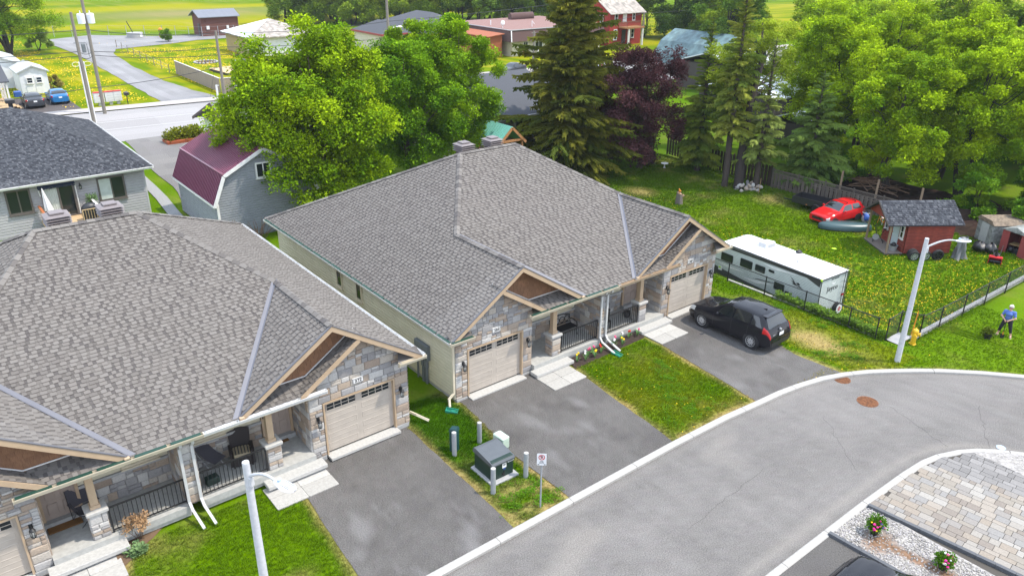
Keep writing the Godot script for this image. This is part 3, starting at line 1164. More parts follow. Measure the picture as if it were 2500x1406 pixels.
func stripe_mesh(xs: Array, zs: Array, w: float, y0: float, y1: float) -> MB:   # a kerb following a line in x,z; rounded top
	var b := mb()
	var n := xs.size()
	var rim := []
	for i in n:
		var p := V2(xs[i], zs[i])
		var d := (V2(xs[mini(i + 1, n - 1)], zs[mini(i + 1, n - 1)]) - V2(xs[maxi(i - 1, 0)], zs[maxi(i - 1, 0)])).normalized()
		var s := V2(-d.y, d.x) * w * 0.5
		var e := s * 0.75
		rim.append([V(p.x - s.x, y0, p.y - s.y), V(p.x - s.x, y1 - 0.02, p.y - s.y), V(p.x - e.x, y1, p.y - e.y), V(p.x + e.x, y1 - 0.01, p.y + e.y), V(p.x + s.x, y1 - 0.035, p.y + s.y), V(p.x + s.x, y0, p.y + s.y)])
	for i in n - 1:
		if absf(xs[i + 1] - xs[i]) < 0.03:
			continue
		for k in 5:
			b.quad(rim[i][k + 1], rim[i + 1][k + 1], rim[i + 1][k], rim[i][k])
	return b

func resample(xs: Array, f: Callable, a: float, c: float, step: float) -> Array:
	var px := []
	var pz := []
	var x := a
	while x <= c:
		px.append(x)
		pz.append(f.call(x))
		x += step
		if px.size() % 16 == 0:
			px.append(x - step + 0.014)
			pz.append(f.call(x - step + 0.014))
	return [px, pz]

func build_roads() -> void:
	# the close: asphalt between the two kerbs
	var b := mb(true)
	sheet(b, axis([-60.0, 2.0, -12.0, 0.2, 22.4, 1.0, 30.0]), func(x): return kerb_z(x) - 0.02 if x < 22.5 else 15.0, func(x): return maxf(island_z(x) + 0.02, kerb_z(x) + 0.3) if x < 15.4 else 24.0, 44,
		func(_x, _z): return -0.07, func(x, z):
			var t := asphalt_tone(x, z, 0.215)
			var e := clampf(1.0 - absf(island_z(x) - 0.55 - z) / (0.35 + 0.3 * noise2(x, z, 12.0)), 0.0, 1.0) * 0.55
			var f := clampf(1.0 - absf(kerb_z(x) + 0.35 - z) / 0.35, 0.0, 1.0) * 0.25
			var s := clampf(noise2(x * 0.6, z, 14.0) * 3.2 - 1.25, 0.0, 0.5)
			return t.lerp(Color(0.33, 0.305, 0.275), maxf(e, maxf(f, s))))
	struct("road", b, M.asphalt_v)
	var k := resample([], kerb_z, -60.0, 22.25, 0.2)
	struct("kerb", stripe_mesh(k[0], k[1], 0.26, -0.2, 0.05), M.kerb)
	k = resample([], island_z, -60.0, 15.75, 0.15)
	var km := stripe_mesh(k[0], k[1], 0.24, -0.2, 0.05)
	struct("kerb", km, M.kerb)
	b = mb(true)
	b.col = Color(0.06, 0.058, 0.056)
	for q in [[V2(13.0, 12.9), V2(13.9, 10.2)], [V2(14.1, 13.9), V2(16.8, 12.4)], [V2(2.0, 9.9), V2(6.6, 9.5)], [V2(9.0, 11.6), V2(11.2, 9.0)]]:
		var p0: Vector2 = q[0]
		for i in 16:
			var p1: Vector2 = q[0].lerp(q[1], (i + 1) / 16.0) + V2(R(-0.07, 0.07), R(-0.07, 0.07))
			b.bar(V(p0.x, -0.067, p0.y), V(p1.x, -0.067, p1.y), R(0.003, 0.007), 0.002)
			p0 = p1
	struct("road_crack", b, M.asphalt_v)
	# drives
	for q in [[-18.02, false], [-18.02, true], [0.0, false], [0.0, true]]:
		b = mb(true)
		var n := 40
		var m := 48
		for i in n:
			for j in m:
				var p := []
				for s in [[i, j], [i + 1, j], [i + 1, j + 1], [i, j + 1]]:
					var fz := float(s[1]) / m
					var z0 := lerpf(-0.45, 6.68, fz)
					var e := drive_edges(q[0], q[1], z0)
					var x := lerpf(e.x, e.y, float(s[0]) / n)
					var z := lerpf(-0.45, kerb_z(x) - 0.05, fz)
					if s[0] == 0 or s[0] == n:
						x += 0.05 * noise2(z, x, 60.0)
					p.append(V(x, 0.026 + 0.004 * noise2(x, z, 20.0) - 0.02 * sstep(6.0, 6.7, z), z))
				var ks := []
				for u in [3, 2, 1, 0]:
					var cx: float = p[u].x
					var cz: float = p[u].z
					var t := asphalt_tone(cx, cz, 0.150)
					var w := clampf(noise2(cx * 1.4, cz * 0.7, 34.0) * 2.2 - 0.55, 0.0, 0.7) * (0.45 + 0.55 * sstep(0.2, 3.0, cz))
					w = maxf(w, clampf(noise2(cx * 3.0 + 8.0, cz * 0.5, 50.0) * 2.0 - 0.9, 0.0, 0.35))
					t = t.lerp(Color(0.085, 0.078, 0.075), clampf(noise2(cx + 60.0, cz, 30.0) * 1.6 - 0.35, 0.0, 0.35))
					ks.append(t.lerp(Color(0.245, 0.235, 0.23), w))
				b.quadc([p[3], p[2], p[1], p[0]], ks)
		struct("driveway", b, M.asphalt_v)
	# slabs before the steps
	for q in [[-18.02, 4.07, 5.84], [-18.02, 10.30, 12.45], [0.0, 4.05, 5.83], [0.0, 10.50, 12.35]]:
		var holder := Node3D.new()
		holder.name = numbered("walkway")
		add_child(holder)
		holder.set_meta("kind", "structure")
		for i in 2:
			for j in 2:
				var w: float = (q[2] - q[1]) * 0.5
				inst("slab", U.block, M.slabs[rng.randi() % 4], holder, Transform3D(Basis.from_scale(V(w - 0.012, 0.05, 0.62)), V(q[0] + q[1] + w * (i + 0.5), 0.006 + R(0.0, 0.006), -0.10 + 0.632 * j + 0.5)))
	# far street with its pavement, the gravel lane and the drive of the grey house
	b = mb(true)
	var dr := V2(0.996, 0.09)   # along the street
	var strip := func(o0: Vector2, d: Vector2, len: float, w: float, y: float, base: Color, mk: MB) -> void:
		var nn := 40
		var s := V2(-d.y, d.x) * w * 0.5
		for i in nn:
			for j in 6:
				var c := []
				for e in [[i, j], [i, j + 1], [i + 1, j + 1], [i + 1, j]]:
					var p: Vector2 = o0 + d * (len * e[0] / nn) + s * (e[1] / 3.0 - 1.0)
					c.append(V(p.x, y, p.y))
				var u := 1.0 + 0.10 * noise2(c[0].x, c[0].z, 9.0) + (0.10 if j % 3 == 1 else 0.0)
				mk.col = Color(base.r * u, base.g * u, base.b * u)
				mk.quad(c[0], c[1], c[2], c[3])
	var axis_at := V2(5.0, -60.4)
	strip.call(axis_at - dr * 70.0, dr, 190.0, 14.8, 0.03, Color(0.40, 0.385, 0.38), b)
	struct("street", b, M.asphalt_v)
	b = mb(true)
	strip.call(axis_at - dr * 70.0 + V2(dr.y, -dr.x) * 8.5, dr, 190.0, 2.2, 0.13, Color(0.50, 0.46, 0.43), b)
	struct("pavement", b, M.asphalt_v)
	b = mb(true)
	for s in [-1.8, 1.8]:
		strip.call(axis_at - dr * 70.0 + V2(dr.y, -dr.x) * s, dr, 190.0, 0.22, 0.036, Color(0.55, 0.54, 0.53), b)
	struct("road_marking", b, M.asphalt_v)
	b = mb(true)   # gravel lane: curves away to the brick hut
	var lane := [[V2(9.2, -67.6), V2(16.0, -66.2)], [V2(9.4, -73.0), V2(14.4, -75.5)], [V2(9.6, -84.0), V2(13.6, -84.0)], [V2(10.0, -102.0), V2(13.8, -100.0)], [V2(10.2, -116.0), V2(15.0, -114.0)], [V2(9.0, -138.0), V2(16.5, -119.0)], [V2(18.0, -142.0), V2(26.0, -121.5)], [V2(27.0, -134.0), V2(31.0, -124.0)], [V2(34.0, -131.0), V2(44.0, -124.0)]]
	for i in lane.size() - 1:
		for u in 6:
			for j in 5:
				var c := []
				for e in [[u, j], [u, j + 1], [u + 1, j + 1], [u + 1, j]]:
					var f := float(e[0]) / 6.0
					var p: Vector2 = (lane[i][0].lerp(lane[i + 1][0], f)).lerp(lane[i][1].lerp(lane[i + 1][1], f), e[1] / 5.0)
					c.append(V(p.x + noise2(p.x, p.y, 14.0) * 0.25, 0.05, p.y))
				var g := 0.27 * (1.0 + 0.22 * noise2(c[0].x * 2.0, c[0].z, 12.0) + (0.12 if j == 1 or j == 3 else 0.0))
				b.col = Color(g, g * 0.985, g * 1.0)
				b.quad(c[0], c[1], c[2], c[3])
	struct("gravel_lane", b, M.gravel_v)
	b = mb(true)
	for i in 14:
		for j in 5:
			var c := []
			for e in [[i, j], [i, j + 1], [i + 1, j + 1], [i + 1, j]]:
				var z := lerpf(-30.0, -53.5, e[0] / 14.0)
				var xl := -0.4 + 0.95 * sstep(-30.0, -37.0, z) + 0.9 * sstep(-40.0, -54.0, z)
				var xr := lerpf(xl + 0.1, 6.0, sstep(-30.2, -37.0, z))
				c.append(V(lerpf(xl, xr, e[1] / 5.0), 0.045, z))
			b.col = asphalt_tone(c[0].x, c[0].z, 0.21)
			b.quad(c[3], c[2], c[1], c[0])
	struct("driveway", b, M.gravel_v)
	b = mb(true)   # car park of the white hut
	b.col = Color(0.13, 0.115, 0.11)
	b.quad(V(-4.6, 0.06, -69.6), V(1.6, 0.06, -68.6), V(1.5, 0.06, -79.5), V(-4.6, 0.06, -81.0))
	struct("driveway", b, M.asphalt_v)
	b = mb(true)   # drives on the far side of the street to the right
	b.col = Color(0.13, 0.125, 0.13)
	b.quad(V(56.5, 0.06, -54.5), V(64.0, 0.06, -52.5), V(69.0, 0.06, -68.0), V(65.5, 0.06, -69.0))
	struct("driveway", b, M.asphalt_v)
	b = mb(true)
	b.col = Color(0.36, 0.36, 0.355)
	var px := [-1.5, -1.25, -0.95, -0.8, -0.7]
	for i in 4:
		b.quad(V(px[i] - 0.35, 0.05, -28.0 - 3.2 * i), V(px[i] + 0.4, 0.05, -28.0 - 3.2 * i), V(px[i + 1] + 0.4, 0.05, -31.2 - 3.2 * i), V(px[i + 1] - 0.35, 0.05, -31.2 - 3.2 * i))
	struct("gravel_path", b, M.gravel_v)

func build_island() -> void:   # pavers, stone beds and edging south of the road
	var b := mb(true)
	sheet(b, axis([-60.0, 4.0, -4.0, 0.5, 5.26]), func(x): return island_z(x) + 0.06, func(_x): return 22.0, 16, func(_x, _z): return 0.012, func(x, z): return asphalt_tone(x, z, 0.135))
	struct("driveway", b, M.asphalt_v)
	b = mb(true)
	sheet(b, axis([5.3, 0.1, 7.5]), func(x): return island_z(x) + 0.06, func(_x): return 19.0, 60, func(x, z): return 0.014 + 0.02 * noise2(x, z, 70.0), func(x, z):
		var k := R(0.19, 0.40)
		var t := Color(k, k * 0.95, k * 0.9)
		var q := minf(V2((x - 6.15) / 0.55, (z - 13.9) / 0.42).length(), absf(x - (6.2 + 0.12 * (z - 14.0))) / 0.22 + (0.0 if z > 13.8 and z < 16.6 else 9.0))
		return t.lerp(Color(0.16, 0.10, 0.065) * R(0.6, 1.7), clampf(1.5 - q, 0.0, 1.0)))
	struct("gravel_bed", b, M.rough_v)
	b = mb(true)
	sheet(b, axis([13.2, 0.1, 15.7]), func(x): return island_z(x) + 0.06, func(_x): return 19.0, 40, func(x, z): return 0.034 + 0.02 * noise2(x, z, 70.0), func(_x, _z):
		var k := R(0.20, 0.40)
		return Color(k, k * 0.95, k * 0.9))
	struct("gravel_bed", b, M.rough_v)
	# loose stones on the beds
	var bd := mb()
	bd.ball(Vector3.ZERO, V(0.5, 0.36, 0.42), 6, 4)
	var xs := []
	var cs := []
	for i in 5200:
		var x := R(5.35, 7.42)
		var z := R(island_z(x) + 0.12, 17.4)
		if i > 4300:
			x = R(13.2, 14.4)
			z = R(island_z(x) + 0.12, 16.5)
		var s := R(0.035, 0.075)
		var k := R(0.18, 0.46)
		var q := minf(V2((x - 6.15) / 0.55, (z - 13.9) / 0.42).length(), absf(x - (6.2 + 0.12 * (z - 14.0))) / 0.22 + (0.0 if z > 13.8 and z < 16.6 else 9.0))
		if q < 1.1 and rng.randf() < 0.75:
			continue
		xs.append(Transform3D(Basis(Vector3.UP, R(0, 6.28)).scaled(V(s, s, s)), V(x, 0.025, z)))
		cs.append(Color(k, k * 0.94, k * R(0.82, 0.95)))
	var st := many("pebbles", bd.mesh(), M.rough_v, xs, cs, self)
	st.set_meta("kind", "stuff")
	tag(st, "pale pebbles strewn over the flower bed beside the pavers", "pebbles")
	# edging
	for e in [[V2(7.44, 12.85), V2(8.02, 17.6)], [V2(5.24, 12.78), V2(5.45, 17.4)]]:
		var o := thing("bed_edging", "charcoal block edging between the pebble bed and the pavers" if e[0].x > 6.0 else "charcoal block edging between the pebble bed and the asphalt", "edging")
		var n := 9
		for i in n:
			var p: Vector2 = e[0].lerp(e[1], (i + 0.5) / n)
			var d: Vector2 = e[1] - e[0]
			inst("block", U.block, M.charcoal, o, Transform3D(Basis(Vector3.UP, -atan2(d.y, d.x)) * Basis.from_scale(V(d.length() / n - 0.008, 0.13, 0.13)), V(p.x, -0.01, p.y)))
	# pavers in three sizes, laid in rows along the drive
	var pav := Node3D.new()
	pav.name = "paving"
	add_child(pav)
	pav.set_meta("kind", "structure")
	var bb := mb()
	sheet(bb, axis([7.5, 0.4, 15.5]), func(x): return island_z(x) + 0.05, func(_x): return 19.5, 4, func(_x, _z): return -0.004, func(_x, _z): return Color.WHITE)
	obj("joint_sand", bb, M.joint_sand, pav)
	var turn := 0.11
	var ux := V2(cos(turn + PI * 0.5), sin(turn + PI * 0.5)) * -1.0   # rows run away from the road
	ux = V2(0.12, 0.993)
	var uz := V2(0.993, -0.12)
	var row := 0
	var list := []
	var w0 := 0.0
	while w0 < 8.0:
		var rw: float = [0.30, 0.20, 0.30][row % 3]
		row += 1
		var l := R(-0.3, 0.0)
		while l < 7.0:
			var pl: float = [0.20, 0.30, 0.40, 0.45][rng.randi() % 4]
			var c: Vector2 = V2(7.56, 12.7) + uz * (w0 + rw * 0.5) + ux * (l + pl * 0.5)
			l += pl
			var gap := c.y - island_z(c.x)
			if gap < 0.06 or c.x < 7.52 + 0.122 * (c.y - 12.8) + rw * 0.35 or c.x > 13.2 + 0.14 * (c.y - 13.7):
				continue
			list.append([Transform3D(Basis(Vector3.UP, -atan2(ux.y, ux.x)) * Basis.from_scale(V(pl - 0.014, 0.045 + R(0.0, 0.005), rw - 0.014)), V(c.x, -0.012, c.y)), CAM.distance_squared_to(V(c.x, 0, c.y))])
		w0 += rw
	list.sort_custom(func(a, d): return a[1] < d[1])
	var px := []
	var pc := []
	for i in list.size():
		if i < 300:
			inst("paver", U.block, M.pavers[rng.randi() % 8], pav, list[i][0])
		else:
			px.append(list[i][0])
			var k := R(0.17, 0.25)
			pc.append(Color(k, k * 0.95, k * 0.91))
	many("pavers", U.block, M.paver_v, px, pc, pav).set_meta("kind", "stuff")

# ---------------------------------------------------------------- grass blades, dandelions, weeds
func free_lawn(x: float, z: float) -> bool:
	if in_house(x, z) or z > kerb_z(x) - 0.10 + 0.05 * noise2(x, z, 240.0):
		return false
	if z > -1.6 and z < 7.0:
		var fray := -0.03 + 0.10 * noise2(x, z, 260.0)
		if drive_left(x, z, 0.0) < fray or drive_left(x, z, -18.02) < fray:
			return false
		for o in [-18.02, 0.0]:
			if x > o + 4.0 and x < o + 12.5 and z < 0.16:
				return false
			if ((x > o + 4.0 and x < o + 5.9) or (x > o + 10.3 and x < o + 12.5)) and z < 1.16:
				return false
		if x > 5.9 and x < 10.6 and z < 0.50:
			return false
		if x > -12.25 and x < -10.9 and z < 0.75 - (x + 12.25) * 0.5:
			return false
		if x > -1.62 and x < -0.5 and z > 3.25 and z < 4.6:
			return false
	if x > 19.0 and x < 20.3 and z > 7.25 and z < 8.0:
		return false
	return true

func build_grass() -> void:
	var b := mb()   # a tuft
	for i in 7:
		var a := R(0, TAU)
		var d := V(cos(a), 0, sin(a))
		var s := V(-d.z, 0, d.x) * 0.012
		var r := d * R(0.0, 0.05)
		b.tri(r - s, r + s, r + d * R(0.01, 0.06) + Vector3.UP * R(0.05, 0.10))
	var tuft := b.mesh()
	var groups := [["lawn_grass", "short green grass of the front lawns beside the drives", 75000, Rect2(-14.0, -1.4, 26.0, 8.4)], ["bank_grass", "rough grass on the bank round the lamp post and the hydrant", 36000, Rect2(12.0, -3.0, 14.5, 18.0)], ["yard_grass", "lush grass of the lower back yard with the camper", 52000, Rect2(19.2, -26.0, 21.0, 34.0)]]
	for g in groups:
		var xs := []
		var cs := []
		var q: Rect2 = g[3]
		for i in g[2]:
			var x := R(q.position.x, q.end.x)
			var z := R(q.position.y, q.end.y)
			if not free_lawn(x, z):
				continue
			var inside_yard := x > 18.9 and z < 8.1
			if inside_yard != (g[0] == "yard_grass"):
				continue
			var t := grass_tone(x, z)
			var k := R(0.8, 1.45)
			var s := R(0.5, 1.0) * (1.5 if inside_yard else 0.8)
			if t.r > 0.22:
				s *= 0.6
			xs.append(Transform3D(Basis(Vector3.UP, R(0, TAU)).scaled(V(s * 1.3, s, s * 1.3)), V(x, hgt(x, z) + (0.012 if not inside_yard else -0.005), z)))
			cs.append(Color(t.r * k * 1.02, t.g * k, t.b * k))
		var o := many(g[0], tuft, M.blade_v, xs, cs, self)
		o.set_meta("kind", "stuff")
		tag(o, g[1], "grass")
	# dandelions
	b = mb()
	b.lathe([V2(0.0, 0.0), V2(0.01, 0.0), V2(0.05, 0.012), V2(0.03, 0.024), V2(0.0, 0.026)], Vector3.ZERO, 7)
	var dm := b.mesh()
	for g in [["yard_dandelions", "yellow dandelions scattered over the lower back yard", Rect2(19.5, -19.0, 19.0, 27.0), 15000, 0.09], ["lawn_dandelions", "a few small dandelions in the front lawns and the bank", Rect2(0.0, -1.0, 24.0, 11.0), 800, 0.7], ["meadow_dandelions", "dense yellow dandelions in the meadow beyond the street", Rect2(-8.0, -140.0, 46.0, 71.0), 26000, 0.10]]:
		var xs := []
		var q: Rect2 = g[2]
		for i in g[3]:
			var x := R(q.position.x, q.end.x)
			var z := R(q.position.y, q.end.y)
			var dn := 0.5 + 0.5 * noise2(x + 7.0, z, 9.0)
			if g[0] == "yard_dandelions":
				dn *= 0.35 + 0.65 * sstep(-6.0, 4.0, z) + 0.25 * (1.0 - sstep(26.0, 33.0, x))
				if x > 30.0 and z < -4.0 or x > 33.0 and z > -2.0 and z < 3.0:
					continue
			elif g[0] == "lawn_dandelions":
				if x < 5.0 or (x > 11.0 and z < 0.0):
					dn *= 0.2
				if x > 18.9 and z < 8.2:
					continue
			else:
				if z < -116.0 and x > 6.0 and rng.randf() < 0.97:
					continue
				if z > -72.0 and z < -66.0 or (x > 8.5 and x < 16.0):
					continue
			if rng.randf() > dn * dn * 1.9 or not free_lawn(x, z):
				continue
			if g[0] == "meadow_dandelions" and (x < 0.0 and z > -84.0 or (x > 16.5 and x < 26.0 and z > -90.0 and rng.randf() < 0.85)):
				continue
			var s := R(0.5, 1.0) * (0.62 if g[0] == "yard_dandelions" else (0.5 if g[0] == "lawn_dandelions" else 1.7))
			xs.append(Transform3D(Basis(V(R(-0.4, 0.4), 1, R(-0.4, 0.4)).normalized(), R(0, TAU)).scaled(V(s, s, s)), V(x, hgt(x, z) + R(0.05, 0.12), z)))
		var o := many(g[0], dm, M.dandelion, xs, [], self)
		o.set_meta("kind", "stuff")
		tag(o, g[1], "dandelions")
	# the weeds below the camper, along the fence
	var xs := []
	var cs := []
	for i in 5200:
		var z := R(1.5, 7.2)
		var x := R(18.95, 20.4) if z > 3.5 else R(19.0, 19.9)
		if rng.randf() > 0.35 + 0.65 * sstep(2.0, 5.0, z):
			continue
		var s := R(0.22, 0.42)
		xs.append(Transform3D(Basis(Vector3.UP, R(0, TAU)).scaled(V(s, s * R(0.8, 1.5), s)), V(x, hgt(x, z) + R(0.0, 0.42) * (0.5 + 0.5 * noise2(x, z, 60.0)), z)))
		var k := R(0.7, 1.3)
		cs.append(Color(0.13 * k, 0.23 * k, 0.02 * k))
	var w := many("weeds", U.sprig, M.leaf_v, xs, cs, self)
	w.set_meta("kind", "stuff")
	tag(w, "tall leafy weeds growing on the bank along the black fence", "weeds")
	# clover and clumps on the nearer lawns
	xs = []
	cs = []
	for q in [[V2(-1.0, 5.7), 0.55, 130], [V2(-0.3, 5.9), 0.35, 70], [V2(8.3, 3.6), 0.5, 60], [V2(7.3, 4.6), 0.4, 50], [V2(9.0, 2.6), 0.35, 40], [V2(7.9, 5.6), 0.45, 60], [V2(6.6, 5.8), 0.4, 50], [V2(15.9, 3.9), 0.35, 45], [V2(17.3, 6.6), 0.5, 60], [V2(16.0, 7.2), 0.4, 50], [V2(18.2, 4.6), 0.4, 60], [V2(17.9, 2.2), 0.35, 50], [V2(15.5, 6.2), 0.3, 40]]:
		for i in q[2] * 4:
			var p: Vector2 = q[0] + V2(rng.randfn(0.0, q[1]), rng.randfn(0.0, q[1] * 0.7))
			if noise2(p.x + 5.0, p.y, 130.0) < 0.06:
				continue
			if not free_lawn(p.x, p.y):
				continue
			var s := R(0.10, 0.2)
			xs.append(Transform3D(Basis(Vector3.UP, R(0, TAU)).scaled(V(s, s * 0.7, s)), V(p.x, hgt(p.x, p.y) + R(0.0, 0.06), p.y)))
			var k := R(0.7, 1.2)
			cs.append(Color(0.080 * k, 0.185 * k, 0.006 * k))
	w = many("clover", U.sprig, M.leaf_v, xs, cs, self)
	w.set_meta("kind", "stuff")
	tag(w, "dark clumps of clover and weeds in the front lawns", "clover")

# ---------------------------------------------------------------- street furniture and front yards
func street_lamp(at: Vector3, arm: Vector3, label: String) -> void:
	var o := thing("street_lamp", label, "street lamp", at, 0.0, "grey street lamps of the close")
	var b := mb()
	b.lathe([V2(0.13, -0.1), V2(0.125, 0.0), V2(0.085, 5.70), V2(0.08, 5.74), V2(0.0, 5.745)], Vector3.ZERO, 14)
	obj("pole", b, M.lamp_grey, o)
	b = mb()
	var d := arm.normalized()
	var l := arm.length()
	var pts := []
	for i in 9:
		var f := i / 8.0
		pts.append(V(0, 5.32 + 0.34 * sin(f * PI * 0.62), 0) + d * (l * f))
	for i in 8:
		b.cyl(pts[i], pts[i + 1], 0.046 - 0.002 * i, 0.044 - 0.002 * i, 8, false)
	b.bbox(V(0, 5.24, 0) + d * 0.09, V(0.12, 0.24, 0.12), 0.02, atan2(-d.z, d.x))
	obj("arm", b, M.lamp_grey, o)
	b = mb()
	var s := V(-d.z, 0, d.x)
	var h0: Vector3 = pts[8]
	var prof := [[0.0, 0.045, 0.05], [0.12, 0.10, 0.075], [0.3, 0.155, 0.09], [0.5, 0.15, 0.08], [0.62, 0.085, 0.05], [0.64, 0.03, 0.03]]
	b.grid(func(u, w):
		var k = u * (prof.size() - 1)
		var i := int(minf(floor(k), prof.size() - 2))
		var f: float = k - i
		var c := d * lerpf(prof[i][0], prof[i + 1][0], f)
		var a: float = w * TAU
		return h0 + c + s * (cos(a) * lerpf(prof[i][1], prof[i + 1][1], f)) + Vector3.UP * (sin(a) * lerpf(prof[i][2], prof[i + 1][2], f) * (0.75 if sin(a) > 0.0 else 0.4) - 0.02), 0.0, 1.0, 12, 0.0, 1.0, 14)
	var hd := obj("lamp_head", b, M.lamp_head, o)
	b = mb()
	for i in 5:
		b.bar(h0 + d * (0.30 + i * 0.055) - s * 0.10 + Vector3.UP * 0.048, h0 + d * (0.30 + i * 0.055) + s * 0.10 + Vector3.UP * 0.048, 0.018, 0.02)
	obj("cooling_fin", b, M.zinc, hd)
	b = mb()
	b.cyl(h0 + d * 0.16 + Vector3.UP * 0.03, h0 + d * 0.16 + Vector3.UP * 0.10, 0.05, 0.045, 10)
	obj("photocell", b, M.pale_blue, hd)
	b = mb()
	b.bbox(h0 + d * 0.42 + Vector3.UP * -0.055, V(0.26, 0.02, 0.18), 0.005, atan2(-d.z, d.x))
	obj("lens", b, M.clear_glass, hd)

func bollard(at: Vector3, h: float, label: String) -> void:
	var o := thing("bollard", label, "bollard", at, R(0, 3), "galvanised steel bollards round the utility boxes")
	var b := mb()
	b.cyl(V(0, -0.05, 0), V(0, h, 0), 0.085, 0.085, 16, false)
	obj("pipe", b, M.galvanised, o)
	b = mb()
	b.lathe([V2(0.083, h - 0.01), V2(0.083, h), V2(0.05, h + 0.014), V2(0.0, h + 0.018)], Vector3.ZERO, 16)
	obj("concrete_fill", b, M.concrete_white, o)

func chain_fence(called: String, label: String, pts: Array, h: float) -> void:
	var o := thing(called, label, "fence")
	var post := mb()
	post.cyl(V(0, -0.15, 0), V(0, h + 0.03, 0), 0.032, 0.032, 8)
	post.ball(V(0, h + 0.03, 0), V(0.036, 0.03, 0.036), 8, 4)
	var pm := post.mesh()
	for p in pts:
		inst("post", pm, M.black_metal, o, Transform3D(Basis(), p))
	for i in pts.size() - 1:
		var b := mb()
		b.cyl(pts[i] + Vector3.UP * h, pts[i + 1] + Vector3.UP * h, 0.022, 0.022, 6)
		b.cyl(pts[i] + Vector3.UP * 0.06, pts[i + 1] + Vector3.UP * 0.06, 0.004, 0.004, 4)
		obj("top_rail", b, M.black_metal, o)
		b = mb()   # woven wire
		var a: Vector3 = pts[i]
		var d: Vector3 = pts[i + 1] - a
		var w := d.length()
		var x := d / w
		var st := 0.075
		var n := int((w + h) / st)
		for s in [1.0, -1.0]:
			for k in n:
				var u0 := k * st - (h if s > 0.0 else 0.0)
				var u1 = u0 + h * s
				var lo := 0.0
				var hi := 1.0
				for lim in [[0.0, 1.0], [w, -1.0]]:
					var f: float = (lim[0] - u0) / (u1 - u0)
					var grows = (u1 - u0) * lim[1] > 0.0
					if grows:
						lo = maxf(lo, f)
					else:
						hi = minf(hi, f)
				if hi - lo < 0.02:
					continue
				var p := a + x * lerpf(u0, u1, lo) + Vector3.UP * (0.05 + (h - 0.05) * lo)
				var q := a + x * lerpf(u0, u1, hi) + Vector3.UP * (0.05 + (h - 0.05) * hi)
				b.cyl(p, q, 0.0028, 0.0028, 3, false)
		obj("wire_mesh", b, M.black_wire, o).set_meta("kind", "stuff")

